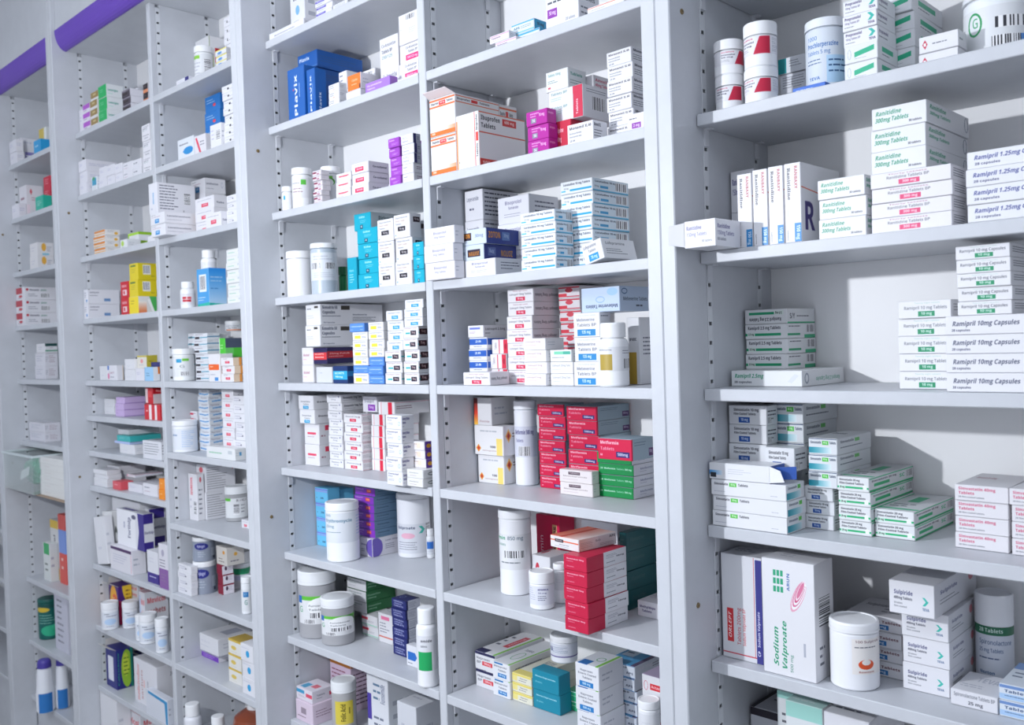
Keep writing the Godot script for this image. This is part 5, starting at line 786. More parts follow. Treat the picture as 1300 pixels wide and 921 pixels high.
# stacks of cartons: shelf, print, count, base centre x y z, carton width height depth, turn in degrees, tilt, where
const STACKS := [
	["D2", "plain_lines", 2, 1.2606, 1.5956, -0.135, 0.0441, 0.0285, 0.07, 0, 0, ""],
	["D2", "teal_end", 1, 1.2605, 1.6526, -0.135, 0.0449, 0.0236, 0.07, 0, 0, ""],
	["D2", "thin_blue", 1, 1.3233, 1.5956, -0.0386, 0.047, 0.0102, 0.0372, 0, 0, ""],
	["D2", "green_bar", 2, 1.3964, 1.5956, -0.0493, 0.043, 0.0231, 0.0685, 0, 0, "under purple-titled cartons"],
	["D2", "teal_arrow", 3, 1.3949, 1.6418, -0.05, 0.0448, 0.02, 0.06, 0, 0, ""],
	["D2", "green_bar", 5, 1.4159, 1.5956, -0.1417, 0.0458, 0.0237, 0.1134, 0, 0, "in the tall back stack"],
	["D2", "red_diamond", 2, 1.4829, 1.5956, -0.0551, 0.0468, 0.0208, 0.0302, 0, 0, ""],
	["D1", "ran150_purple", 1, 1.198, 1.3956, 0.027, 0.0501, 0.038, 0.066, 0, 0, "overhanging the shelf front"],
	["D1", "ran150_purple", 2, 1.1826, 1.3956, -0.116, 0.0395, 0.0629, 0.06, 0, 0, "behind the upright cartons"],
	["D1", "ran_upright", 1, 1.2297, 1.3956, -0.0455, 0.0228, 0.1041, 0.075, 0, 0, "by the overhanging carton"],
	["D1", "ran_upright", 1, 1.2538, 1.3956, -0.0455, 0.0224, 0.1066, 0.075, 0, 0, "second from the overhanging carton"],
	["D1", "ran_upright", 1, 1.2776, 1.3956, -0.0455, 0.0222, 0.1074, 0.075, 0, 0, "third from the overhanging carton"],
	["D1", "ran_upright", 1, 1.3023, 1.3956, -0.068, 0.0241, 0.1078, 0.12, 0, 0, "with big purple R on side"],
	["D1", "ran300_green", 3, 1.3682, 1.3956, -0.042, 0.0639, 0.0262, 0.06, 0, 0, "beside upright cartons"],
	["D1", "ran_pink", 4, 1.4555, 1.3956, -0.0459, 0.0973, 0.0188, 0.0679, 0, 0, "under green-lettered cartons"],
	["D1", "ran300_green", 3, 1.441, 1.471, -0.0919, 0.0677, 0.028, 0.1538, 0, 0, "on the pink-block stack"],
	["D1", "rami125_blue", 4, 1.5712, 1.3956, -0.049, 0.0945, 0.0208, 0.09, 0, 0, ""],
	["D0", "rami25_long", 1, 1.2229, 1.1956, -0.137, 0.114, 0.0237, 0.138, 0, 0, ""],
	["D0", "rami25_line", 3, 1.1982, 1.2193, -0.1628, 0.0703, 0.023, 0.0915, 0, 0, "on the long low carton"],
	["D0", "rami25_line_flipped", 1, 1.1988, 1.2882, -0.1628, 0.0703, 0.0228, 0.0915, 0, 0, ""],
	["D0", "rami10_tab", 5, 1.4551, 1.1956, -0.095, 0.0648, 0.0227, 0.09, 0, 0, ""],
	["D0", "rami10_italic", 4, 1.5397, 1.1956, -0.066, 0.0883, 0.0228, 0.12, 0, 0, ""],
	["D0", "rami10_cap", 5, 1.5377, 1.2869, -0.062, 0.0595, 0.0166, 0.1, 0, 0, ""],
	["D-1", "simva10_blue", 6, 1.195, 0.9956, -0.0762, 0.0628, 0.0287, 0.0325, 0, 0, "in the tall back corner stack"],
	["D-1", "simva_teal", 6, 1.2403, 0.9956, -0.1512, 0.0494, 0.0289, 0.1145, 0, 0, "in the tallest back stack"],
	["D-1", "simva_long", 3, 1.2254, 0.9956, -0.0312, 0.1178, 0.0227, 0.0545, 0, 0, ""],
	["D-1", "simva_open", 1, 1.2113, 1.0638, -0.0263, 0.097, 0.0242, 0.0445, 0, 0, ""],
	["D-1", "simva10_blue", 1, 1.2511, 1.0758, -0.069, 0.0465, 0.0334, 0.038, 0, 0, "leaning beside the open carton"],
	["D-1", "simva10_blue", 3, 1.3024, 0.9956, -0.087, 0.0432, 0.0201, 0.05, 0, 0, "under green-tagged cartons"],
	["D-1", "simva_teal", 3, 1.3128, 1.0558, -0.1116, 0.042, 0.0232, 0.1132, 0, 0, "on dark-blue-block cartons"],
	["D-1", "simva20_green", 4, 1.3577, 0.9956, -0.1308, 0.0447, 0.0197, 0.1527, 0, 0, "in the four-high stack"],
	["D-1", "simva20_green", 2, 1.4076, 0.9956, -0.1355, 0.0521, 0.0189, 0.1459, 0, 0, "in the two-high stack"],
	["D-1", "simva40_red", 4, 1.5153, 0.9956, -0.1135, 0.0616, 0.0201, 0.11, 0, 0, "in the inner stack"],
	["D-1", "simva40_red", 4, 1.5786, 0.9956, -0.1113, 0.057, 0.0202, 0.11, 0, 0, "in the outer stack"],
	["D-2", "orlept", 1, 1.1981, 0.7956, -0.056, 0.0667, 0.1551, 0.06, 0, 0, ""],
	["D-2", "valproate", 1, 1.2801, 0.7956, -0.0365, 0.0783, 0.1624, 0.0563, 0, 0, ""],
	["D-2", "sulp_dark", 4, 1.3636, 0.7956, -0.1337, 0.0802, 0.0205, 0.085, 0, 0, ""],
	["D-2", "sulpiride", 3, 1.4413, 0.7956, -0.1199, 0.0592, 0.0359, 0.1041, 0, 0, "in the arrow stack"],
	["D-2", "sulpiride", 1, 1.4355, 0.9033, -0.1217, 0.0573, 0.043, 0.1634, 0, 0, "askew"],
	["D-2", "spiro_flat", 1, 1.5042, 0.7956, -0.0903, 0.055, 0.0203, 0.075, 0, 0, ""],
	["D-2", "pale_blue", 2, 1.5634, 0.7956, -0.0976, 0.0603, 0.0201, 0.09, 0, 0, ""],
	["D-3", "grey_dark", 1, 1.1917, 0.5956, -0.147, 0.0559, 0.1013, 0.09, 0, 0, ""],
	["D-3", "teal_lid", 2, 1.2574, 0.5956, -0.1125, 0.0725, 0.0742, 0.075, 0, 0, ""],
	["D-3", "teal_lid", 1, 1.2885, 0.5956, -0.045, 0.055, 0.1578, 0.03, 0, 0, "in front of its twins"],
	["D-3", "red_navy_lid", 1, 1.3538, 0.5956, -0.08, 0.0627, 0.1608, 0.12, 0, 0, ""],
	["R3", "white_bare", 1, 0.6097, 1.7956, -0.055, 0.0647, 0.0141, 0.05, 0, 0, ""],
	["R3", "pink_lines", 1, 0.761, 1.7956, -0.0292, 0.0532, 0.0153, 0.0185, 0, 0, "lower of two"],
	["R3", "pink_lines", 1, 0.7455, 1.8109, -0.0292, 0.0488, 0.0144, 0.0185, 0, 0, "upper of two"],
	["R3", "cyan_end", 1, 0.7977, 1.7956, -0.0558, 0.0526, 0.0251, 0.0315, 0, 0, "lower of two"],
	["R3", "cyan_end", 1, 0.7845, 1.8207, -0.0565, 0.0549, 0.0194, 0.033, 0, 0, "upper of two"],
	["R3", "purple_tag", 1, 0.898, 1.7956, -0.0424, 0.0718, 0.0572, 0.0547, 0, 0, ""],
	["R3", "orange_green_lines", 1, 0.9909, 1.7956, -0.042, 0.0742, 0.0135, 0.06, 0, 0, ""],
	["R2", "ibu_end", 2, 0.6047, 1.5956, -0.0626, 0.071, 0.0721, 0.1173, 0, 0, "against the divider"],
	["R2", "ibu_end", 1, 0.6014, 1.5956, -0.153, 0.0645, 0.146, 0.05, 0, 0, "behind the large carton"],
	["R2", "ibu_big", 1, 0.6717, 1.5956, -0.0657, 0.0599, 0.0995, 0.1234, 0, 0, ""],
	["R2", "magenta", 3, 0.8311, 1.5956, -0.0318, 0.0491, 0.0253, 0.0235, 0, 0, ""],
	["R2", "red_white_text", 1, 0.8594, 1.5956, -0.075, 0.0505, 0.0555, 0.06, 0, 0, ""],
	["R2", "red_spine", 1, 0.8703, 1.6511, -0.0995, 0.076, 0.0554, 0.0991, 0, 0, "upright"],
	["R2", "teal_text", 1, 0.8523, 1.7064, -0.0742, 0.0504, 0.0349, 0.0485, 0, 0, ""],
	["R2", "pink_side", 1, 0.8682, 1.7064, -0.125, 0.0478, 0.0283, 0.05, 0, 0, ""],
	["R2", "mono_xl", 1, 0.9366, 1.5956, -0.0245, 0.0546, 0.0322, 0.037, 0, 0, "lying alone in front"],
	["R2", "mono_xl", 6, 0.9846, 1.5956, -0.1, 0.0505, 0.0248, 0.1, 0, 0, "in the tall stack"],
	["R2", "purple_block", 1, 1.0438, 1.5956, -0.037, 0.0328, 0.0272, 0.05, 0, 0, ""],
	["R1", "bisop_white", 3, 0.6065, 1.3956, 0.0037, 0.0821, 0.0325, 0.0245, 0, 0, "overhanging beside the divider"],
	["R1", "bisop_big", 1, 0.6868, 1.3956, -0.0456, 0.0808, 0.0315, 0.0711, 0, 0, "under navy cartons"],
	["R1", "zoton_flipped", 1, 0.6597, 1.4271, -0.0553, 0.0734, 0.0283, 0.0865, 0, 0, ""],
	["R1", "zoton", 1, 0.6641, 1.4554, -0.0553, 0.0792, 0.0285, 0.0865, 0, 0, ""],
	["R1", "grey_rows", 3, 0.5958, 1.3956, -0.134, 0.0512, 0.0594, 0.1, 0, 0, ""],
	["R1", "bisop_big", 3, 0.6898, 1.3956, -0.1421, 0.0817, 0.0518, 0.0841, 0, 0, "in the back stack"],
	["R1", "lorat_cyan", 5, 0.83, 1.3956, -0.0353, 0.0803, 0.0203, 0.0465, 0, 0, "in the front stack"],
	["R1", "lorat_cyan", 7, 0.8777, 1.3956, -0.1118, 0.0707, 0.0219, 0.1035, 0, 0, "in the taller stack"],
	["R1", "lofep", 1, 0.9482, 1.3956, -0.065, 0.042, 0.0345, 0.09, 0, 14, ""],
	["R0", "lisin_pink", 1, 0.6706, 1.1956, -0.0332, 0.071, 0.0242, 0.0505, 0, 0, "lying alone in front"],
	["R0", "blue_white_band", 4, 0.6216, 1.1956, -0.085, 0.0496, 0.0223, 0.05, 0, 0, ""],
	["R0", "lisin25", 1, 0.618, 1.2847, -0.095, 0.0427, 0.0233, 0.0701, 0, 0, ""],
	["R0", "red_edge", 3, 0.6692, 1.1956, -0.11, 0.0426, 0.0281, 0.08, 0, 0, ""],
	["R0", "lisin_pink", 7, 0.7266, 1.1956, -0.1082, 0.065, 0.0252, 0.0764, 0, 0, "in the tall stack"],
	["R0", "faint_pink", 4, 0.8067, 1.1956, -0.045, 0.052, 0.0208, 0.05, 0, 0, ""],
	["R0", "faint_grey", 2, 0.8602, 1.1956, -0.055, 0.052, 0.0206, 0.05, 0, 0, ""],
	["R0", "teal_strip", 1, 0.8586, 1.2368, -0.055, 0.0487, 0.0208, 0.05, 0, 0, ""],
	["R0", "red_white_stripe", 8, 0.796, 1.1956, -0.165, 0.0509, 0.0223, 0.07, 0, 0, ""],
	["R0", "mebev", 3, 0.9158, 1.1956, -0.0448, 0.0562, 0.041, 0.0296, 0, 0, ""],
	["R0", "mebev_blue", 1, 0.9407, 1.3186, -0.0804, 0.0807, 0.0413, 0.0808, 0, 0, ""],
	["R0", "gold_band", 1, 0.9724, 1.1956, -0.135, 0.0256, 0.1126, 0.1, 0, 0, ""],
	["R-1", "flame_diamond", 1, 0.6056, 0.9956, -0.1197, 0.0728, 0.0571, 0.036, 0, 0, "at the bottom"],
	["R-1", "flame_diamond", 1, 0.6098, 1.0527, -0.1119, 0.0804, 0.0585, 0.0358, 0, 0, "in the middle"],
	["R-1", "flame_plain", 1, 0.5945, 1.1112, -0.1288, 0.0499, 0.055, 0.0696, 0, 0, ""],
	["R-1", "metf_red", 7, 0.7515, 0.9956, -0.1507, 0.0661, 0.0228, 0.06, 0, 0, "in the seven-high stack"],
	["R-1", "metf_red", 6, 0.8339, 0.9956, -0.1603, 0.0704, 0.0264, 0.0965, 0, 0, "behind ivory cartons"],
	["R-1", "metf_green", 4, 0.9086, 0.9956, -0.1404, 0.076, 0.0198, 0.0652, 0, 0, ""],
	["R-1", "metf_red", 1, 0.9694, 1.0747, -0.06, 0.0694, 0.0353, 0.06, 0, 0, "on the green stack"],
	["R-1", "ivory_small", 2, 0.8382, 0.9956, -0.0948, 0.0755, 0.0228, 0.02, 0, 0, ""],
	["R-2", "metf_upright", 1, 0.6989, 0.7956, -0.1825, 0.061, 0.1381, 0.045, 0, 0, ""],
	["R-2", "red_logo", 1, 0.7331, 0.7956, -0.1293, 0.0462, 0.0745, 0.0585, 0, 0, ""],
	["R-2", "crimson_stack", 5, 0.9239, 0.7956, -0.0274, 0.0496, 0.025, 0.1061, 0, 0, ""],
	["R-2", "orange_aps", 1, 0.8837, 0.9206, -0.0467, 0.0696, 0.0207, 0.0906, -6, 0, ""],
	["R-2", "deep_teal", 4, 0.9124, 0.7956, -0.1643, 0.015, 0.0344, 0.0885, 0, 0, ""],
	["R-2", "plain_lines", 1, 0.8271, 0.7956, -0.18, 0.0857, 0.1406, 0.04, 0, 0, ""],
	["R-2", "methyl", 1, 0.9694, 0.7956, -0.1391, 0.0428, 0.0272, 0.06, 0, 0, ""],
	["R-3", "red_label_navy", 2, 0.6058, 0.5956, -0.1388, 0.0564, 0.0358, 0.1393, 0, 0, ""],
	["R-3", "blue_tag_green", 2, 0.6586, 0.5956, -0.1339, 0.0462, 0.0327, 0.1491, 0, 0, ""],
	["R-3", "yellow_end", 3, 0.7088, 0.5956, -0.1288, 0.0511, 0.0177, 0.13, 0, 0, ""],
	["R-3", "teal_solid", 2, 0.7696, 0.5956, -0.0801, 0.0657, 0.0364, 0.0318, 0, 0, ""],
	["R-3", "green_small", 2, 0.8073, 0.5956, -0.1275, 0.0301, 0.0187, 0.06, 0, 0, ""],
	["R-3", "naprox_ec", 3, 0.8947, 0.5956, -0.067, 0.0516, 0.0411, 0.068, 0, 0, ""],
	["R-3", "naprox_blue", 5, 0.9122, 0.5956, -0.1555, 0.0625, 0.0223, 0.106, 0, 0, ""],
	["R-3", "red_bar_logo", 2, 1.0052, 0.5956, -0.1191, 0.0475, 0.0589, 0.1, 0, 0, ""],
	["L4", "flat_script", 1, 0.0843, 1.9956, -0.024, 0.144, 0.0148, 0.04, 0, 0, ""],
	["L4", "blue_dot_upright", 1, 0.0635, 1.9956, -0.09, 0.0592, 0.136, 0.08, 0, 0, ""],
	["L4", "violet_tab", 3, 0.2224, 1.9956, -0.052, 0.0599, 0.0134, 0.08, 0, 0, ""],
	["L4", "plain_lines", 1, 0.283, 1.9956, -0.037, 0.0521, 0.0146, 0.05, 0, 0, ""],
	["L3", "plavix_tall", 1, 0.1101, 1.7956, -0.028, 0.0671, 0.1158, 0.04, 0, 0, "against the side panel"],
	["L3", "plavix_tall", 1, 0.1633, 1.7956, -0.027, 0.0317, 0.1011, 0.03, 0, 0, "second upright one"],
	["L3", "plavix_flat", 4, 0.0921, 1.7956, -0.1147, 0.0769, 0.0405, 0.1294, 0, 0, ""],
	["L3", "small_lines", 3, 0.2483, 1.7956, -0.0228, 0.0384, 0.0166, 0.0215, 0, 0, "in the three-high stack"],
	["L3", "small_lines", 2, 0.2542, 1.7956, -0.06, 0.0291, 0.0395, 0.05, 0, 0, "behind the orange carton"],
	["L3", "white_bare", 1, 0.3183, 1.7956, -0.0352, 0.0507, 0.0193, 0.0465, 0, 0, ""],
	["L3", "orange_face", 1, 0.3228, 1.8149, -0.0352, 0.0455, 0.0337, 0.0465, 0, 0, ""],
	["L3", "coamox_barcode", 1, 0.3095, 1.7956, -0.085, 0.0477, 0.0744, 0.05, 0, 0, "behind the lilac carton"],
	["L3", "lilac_box", 1, 0.4068, 1.7956, -0.018, 0.0807, 0.022, 0.02, 0, 0, ""],
	["L3", "coamox_white", 1, 0.3956, 1.7956, -0.1, 0.0611, 0.1218, 0.1, 0, 0, ""],
	["L3", "rainbow_edge", 1, 0.4877, 1.7956, -0.06, 0.0638, 0.0125, 0.08, 0, 0, ""],
	["L3", "coamox_pink", 2, 0.4691, 1.8081, -0.08, 0.061, 0.0373, 0.08, 0, 0, ""],
	["L3", "coamox_barcode", 1, 0.4723, 1.8827, -0.08, 0.0609, 0.0603, 0.08, 0, 0, "topmost by the divider"],
	["L2", "maroon_stripe", 7, 0.148, 1.5956, -0.0411, 0.0328, 0.0114, 0.0222, 0, 0, ""],
	["L2", "cocod_red", 3, 0.2706, 1.5956, -0.037, 0.0527, 0.018, 0.05, 0, 0, ""],
	["L2", "cocod_badge", 3, 0.3309, 1.5956, -0.039, 0.0577, 0.022, 0.0541, 0, 0, ""],
	["L2", "violet_solid", 5, 0.4529, 1.5956, -0.053, 0.034, 0.0189, 0.09, 0, 0, ""],
	["L2", "white_pinkdash", 2, 0.489, 1.5956, -0.052, 0.0346, 0.0189, 0.08, 0, 0, ""],
	["L2", "navy_side", 3, 0.49, 1.6333, -0.022, 0.0372, 0.0194, 0.02, 0, 0, ""],
	["L1", "turq_upright", 1, 0.2895, 1.3956, -0.064, 0.0326, 0.0706, 0.1, 0, 0, ""],
	["L1", "turq", 4, 0.3432, 1.3956, -0.066, 0.0694, 0.0319, 0.1, 0, 0, "in the four-high stack"],
	["L1", "turq", 1, 0.3104, 1.5233, -0.08, 0.0584, 0.0362, 0.1, 0, 0, "topmost with pale side"],
	["L1", "black_badge", 3, 0.4156, 1.3956, -0.053, 0.0519, 0.0456, 0.09, 0, 0, "in the inner column"],
	["L1", "black_badge", 3, 0.4701, 1.3956, -0.0223, 0.0508, 0.0468, 0.0287, 0, 0, "in the outer column"],
	["L1", "turq", 3, 0.5128, 1.3956, -0.042, 0.0316, 0.027, 0.06, 0, 0, "by the divider"],
	["L0", "keno", 2, 0.126, 1.2784, -0.1061, 0.0575, 0.0477, 0.1762, 0, 0, ""],
	["L0", "pink_script", 2, 0.0825, 1.1956, -0.09, 0.0465, 0.0405, 0.12, 0, 0, ""],
	["L0", "navy_sky", 1, 0.2352, 1.1956, -0.022, 0.0533, 0.0384, 0.02, 0, 0, ""],
	["L0", "grey_plain", 1, 0.1629, 1.1956, -0.045, 0.0619, 0.036, 0.05, 0, 0, ""],
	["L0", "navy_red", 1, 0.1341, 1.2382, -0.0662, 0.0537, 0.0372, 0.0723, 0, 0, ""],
	["L0", "yellow_badge", 1, 0.3109, 1.1956, -0.047, 0.0529, 0.0224, 0.07, 0, 0, "at the foot of the left column"],
	["L0", "blue_small", 1, 0.3112, 1.218, -0.047, 0.0524, 0.0168, 0.07, 0, 0, "low in the mixed column"],
	["L0", "yellow_badge", 4, 0.3116, 1.2347, -0.047, 0.052, 0.0178, 0.07, 0, 0, "in the left column"],
	["L0", "blue_small", 1, 0.3023, 1.3061, -0.022, 0.0514, 0.0186, 0.02, 0, 0, "topmost of the mixed column"],
	["L0", "blue_small", 3, 0.3643, 1.1956, -0.047, 0.0504, 0.0187, 0.07, 0, 0, "under pale-yellow-block cartons"],
	["L0", "yellow_badge", 4, 0.3675, 1.2517, -0.047, 0.0504, 0.0182, 0.07, 0, 0, "above three blue cartons"],
	["L0", "dark_badge", 3, 0.4207, 1.1956, -0.052, 0.0519, 0.0228, 0.08, 0, 0, "in the shorter column"],
	["L0", "sky_badge", 4, 0.4291, 1.2639, -0.052, 0.0512, 0.0204, 0.08, 0, 0, "in the shorter column"],
	["L0", "dark_badge", 5, 0.4789, 1.1956, -0.0243, 0.0454, 0.0231, 0.0246, 0, 0, "by the divider"],
	["L0", "sky_badge", 3, 0.4902, 1.311, -0.052, 0.0565, 0.018, 0.08, 0, 0, "by the divider"],
	["L-1", "pink_line_white", 2, 0.039, 0.9956, -0.0763, 0.0603, 0.0504, 0.0285, 0, 0, ""],
	["L-1", "blue_foot", 2, 0.0386, 1.0963, -0.097, 0.0628, 0.0335, 0.09, 0, 0, ""],
	["L-1", "doxa_rows", 9, 0.126, 0.9956, -0.1045, 0.0548, 0.0189, 0.069, 0, 0, ""],
	["L-1", "doxa_pink", 6, 0.1946, 0.9956, -0.0856, 0.068, 0.0212, 0.0337, 0, 0, ""],
	["L-1", "red_stripe_side", 5, 0.2591, 0.9956, -0.14, 0.0474, 0.0254, 0.1, 0, 0, "in the red-striped stack"],
	["L-1", "red_stripe_side", 1, 0.294, 1.1224, -0.14, 0.0575, 0.0287, 0.1, 0, 0, "topmost and askew"],
	["L-1", "violet_tag", 1, 0.2212, 1.1254, -0.13, 0.0532, 0.0359, 0.06, 0, 0, ""],
	["L-1", "densipril", 5, 0.4561, 0.9956, 0.0054, 0.0495, 0.028, 0.0318, 0, 0, ""],
	["L-1", "plain_script", 2, 0.5067, 0.9956, -0.0183, 0.0487, 0.0171, 0.06, 0, 0, ""],
	["L-1", "orange_purple", 3, 0.483, 1.0297, -0.022, 0.061, 0.0176, 0.02, 0, 0, ""],
	["L-2", "sky_violet", 4, 0.0302, 0.7956, -0.1075, 0.0522, 0.0355, 0.035, 0, 0, "against the side panel"],
	["L-2", "sky_violet", 4, 0.0283, 0.7956, -0.148, 0.0495, 0.0335, 0.04, 0, 0, "behind the antibiotic tub"],
	["L-2", "violet_oval", 1, 0.2007, 0.7956, -0.1295, 0.0466, 0.0422, 0.0784, 0, 0, ""],
	["L-2", "purple_badge", 6, 0.1862, 0.8378, -0.1352, 0.0732, 0.0188, 0.0705, 0, 0, ""],
	["L-3", "pink_foot", 2, 0.1656, 0.5956, -0.15, 0.0608, 0.0255, 0.06, 0, 0, ""],
	["L-3", "green_side", 3, 0.1161, 0.6466, -0.1643, 0.0747, 0.0259, 0.0885, 0, 0, ""],
	["L-3", "red_foot_line", 1, 0.2327, 0.5956, -0.1384, 0.0513, 0.0675, 0.05, 0, 0, ""],
	["L-3", "navy_block", 6, 0.3252, 0.5956, -0.1013, 0.0502, 0.0207, 0.0399, 0, 0, ""],
	["L-3", "blue_plus_white", 1, 0.3966, 0.5956, -0.065, 0.0355, 0.0444, 0.02, 0, 0, ""],
	["L-4", "pink_plain", 1, 0.0437, 0.3956, -0.052, 0.0706, 0.0481, 0.08, 0, 0, ""],
	["L-4", "pink_blue_open", 1, 0.0394, 0.4437, -0.0457, 0.0661, 0.029, 0.0594, 0, 0, ""],
	["L-4", "orange_top_pink", 1, 0.047, 0.3956, -0.149, 0.0849, 0.117, 0.07, 0, 0, ""],
	["L-4", "purple_emblem", 1, 0.265, 0.3956, -0.11, 0.0761, 0.1479, 0.1, 0, 0, ""],
	["L-4", "grey_plain", 1, 0.4035, 0.3956, -0.075, 0.0622, 0.1298, 0.09, 0, 0, ""],
	["P4", "white_tiny", 1, -1.1458, 1.9956, -0.044, 0.0352, 0.0765, 0.06, 0, 0, ""],
	["P4", "violet_white", 3, -1.0995, 1.9956, -0.042, 0.0543, 0.0279, 0.06, 0, 0, ""],
	["P4", "gold_small", 4, -1.0372, 1.9956, -0.042, 0.0559, 0.0276, 0.06, 0, 0, ""],
	["P4", "green_front", 3, -0.9712, 1.9956, -0.0382, 0.0596, 0.0385, 0.0525, 0, 0, ""],
	["P4", "black_brown", 3, -0.7968, 1.9956, -0.037, 0.0555, 0.0213, 0.05, 0, 0, ""],
	["P4", "slate_title", 2, -0.8497, 1.9956, -0.0707, 0.0469, 0.0432, 0.0214, 0, 0, ""],
	["P4", "black_orange", 2, -0.6677, 1.9956, -0.037, 0.0302, 0.0264, 0.05, 0, 0, ""],
	["P3", "white_tiny", 3, -1.1298, 1.7956, -0.054, 0.0617, 0.0363, 0.1, 0, 0, "against the side panel"],
	["P3", "teal_chip", 1, -1.0482, 1.7956, -0.023, 0.0403, 0.0442, 0.03, 0, 0, ""],
	["P3", "white_tiny", 2, -0.9922, 1.7956, -0.042, 0.0614, 0.0336, 0.06, 0, 0, "next to the teal-corner carton"],
	["P3", "white_tiny", 2, -0.928, 1.7956, -0.042, 0.0557, 0.0313, 0.06, 0, 0, "second from the teal-corner carton"],
	["P3", "white_tiny", 2, -0.8703, 1.7956, -0.042, 0.0516, 0.0289, 0.06, 0, 0, "third from the teal-corner carton"],
	["P3", "white_pinkdash", 2, -0.8082, 1.7956, -0.042, 0.0643, 0.0263, 0.06, 0, 0, ""],
	["P3", "slate_title", 2, -0.7431, 1.7956, -0.042, 0.0575, 0.025, 0.06, 0, 0, "second shelf below the moulding"],
	["P3", "coamox_white", 3, -0.6753, 1.7956, -0.047, 0.0533, 0.0459, 0.07, 0, 0, "second shelf below the moulding"],
	["P2", "ochre", 4, -1.0371, 1.5956, -0.0358, 0.0846, 0.0185, 0.0475, 0, 0, ""],
	["P2", "lime_spot", 1, -0.8566, 1.5956, -0.0328, 0.0495, 0.0273, 0.0415, 0, 0, ""],
	["P2", "lime_top", 2, -0.89, 1.5956, -0.08, 0.0745, 0.0271, 0.05, 0, 0, ""],
	["P2", "white_bare", 2, -0.6689, 1.5956, -0.042, 0.0467, 0.0094, 0.06, 0, 0, ""],
	["P1", "blue_foot_lines", 2, -1.146, 1.3956, -0.0546, 0.0348, 0.0469, 0.1012, 0, 0, ""],
	["P1", "red_block", 2, -0.8656, 1.3956, -0.042, 0.056, 0.0505, 0.06, 0, 0, ""],
	["P1", "orange_wedge", 1, -0.8026, 1.3956, -0.04, 0.0642, 0.0511, 0.056, 0, 0, ""],
	["P1", "yellow_box", 2, -0.8069, 1.4467, -0.0441, 0.0583, 0.0497, 0.0582, 0, 0, ""],
	["P0", "white_bare", 1, -1.0668, 1.1956, -0.05, 0.0566, 0.0453, 0.06, 0, 0, "by the blue-corner carton"],
	["P0", "blue_corner", 1, -0.9794, 1.1956, -0.022, 0.0711, 0.0472, 0.02, 0, 0, ""],
	["P0", "white_bare", 1, -0.8501, 1.1956, -0.047, 0.0725, 0.0339, 0.07, 0, 0, "lower, by the olive carton"],
	["P0", "white_bare", 1, -0.8491, 1.2295, -0.047, 0.0684, 0.0313, 0.07, 0, 0, "upper, by the olive carton"],
	["P0", "white_tiny", 1, -0.7801, 1.1956, -0.047, 0.058, 0.037, 0.07, 0, 0, "under the olive carton"],
	["P0", "olive_box", 1, -0.7815, 1.2326, -0.0368, 0.0637, 0.0384, 0.0337, 0, 0, ""],
	["P0", "pale_sky", 1, -0.7097, 1.1956, -0.0183, 0.0566, 0.0409, 0.0206, 0, 0, ""],
	["P0", "navy_cap", 1, -0.6923, 1.2365, -0.045, 0.055, 0.0139, 0.05, 0, 0, ""],
	["Pa", "white_bare", 2, -1.1234, 1.0814, -0.096, 0.0794, 0.0255, 0.08, 0, 0, ""],
	["Pa", "lilac_long", 3, -0.9792, 1.0814, -0.063, 0.0643, 0.0202, 0.0659, 0, 0, ""],
	["Pa", "red_bars", 1, -0.7063, 1.0814, -0.037, 0.1035, 0.0452, 0.05, 0, 0, ""],
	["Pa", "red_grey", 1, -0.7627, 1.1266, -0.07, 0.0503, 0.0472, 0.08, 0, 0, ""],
	["Pb", "white_bare", 1, -0.9342, 0.9664, -0.055, 0.1094, 0.0293, 0.05, 0, 0, "under the aqua carton"],
	["Pb", "pale_periwinkle", 1, -0.9724, 0.9957, -0.075, 0.1104, 0.0078, 0.09, 0, 0, ""],
	["Pb", "aqua_box", 1, -0.9595, 1.0036, -0.0795, 0.0964, 0.0184, 0.099, 0, 0, ""],
	["Pb", "white_bare", 1, -1.0076, 1.022, -0.1, 0.0783, 0.0151, 0.1, 0, 0, "on the aqua carton"],
	["Pb", "plain_lines", 1, -0.7135, 0.9664, -0.035, 0.122, 0.0533, 0.05, 0, 0, ""],
	["Pc", "white_bare", 4, -1.1066, 0.8524, -0.0342, 0.1051, 0.0134, 0.0445, 0, 0, "in the pile against the side panel"],
	["Pc", "white_dash_stack", 3, -1.1179, 0.8524, -0.1026, 0.0876, 0.0203, 0.0892, 0, 0, ""],
	["Pc", "red_pink_small", 1, -0.9831, 0.8524, -0.0332, 0.0604, 0.0263, 0.04, 0, 0, ""],
	["Pc", "pink_rim", 1, -0.9386, 0.892, -0.0851, 0.0576, 0.0085, 0.0901, 0, 0, ""],
	["Pc", "white_tiny", 1, -0.8753, 0.8524, -0.075, 0.1012, 0.0263, 0.1, 0, 0, "under the pink-rimmed carton"],
	["Pc", "white_pinkdash", 1, -0.7597, 0.8524, -0.05, 0.0965, 0.0368, 0.06, 0, 0, ""],
	["Pc", "orange_end", 2, -0.6653, 0.8524, -0.037, 0.0372, 0.0298, 0.05, 0, 0, ""],
	["P-3", "white_bare", 1, -1.0966, 0.5956, -0.0192, 0.0841, 0.1528, 0.0265, 0, 9, "leaning against the side panel"],
	["P-3", "plain_script", 1, -1.1106, 0.5956, -0.0482, 0.074, 0.1669, 0.0285, 0, 5, "leaning second from the panel"],
	["P-3", "maroon_rule", 1, -0.9705, 0.5956, -0.0341, 0.1609, 0.0769, 0.0442, 0, 0, ""],
	["P-3", "navy_wave", 1, -0.9357, 0.6725, -0.0462, 0.1959, 0.1144, 0.0325, 0, 0, "in the middle of the pile"],
	["P-3", "navy_skirt", 1, -0.7451, 0.5956, -0.052, 0.0727, 0.0961, 0.08, 0, 0, ""],
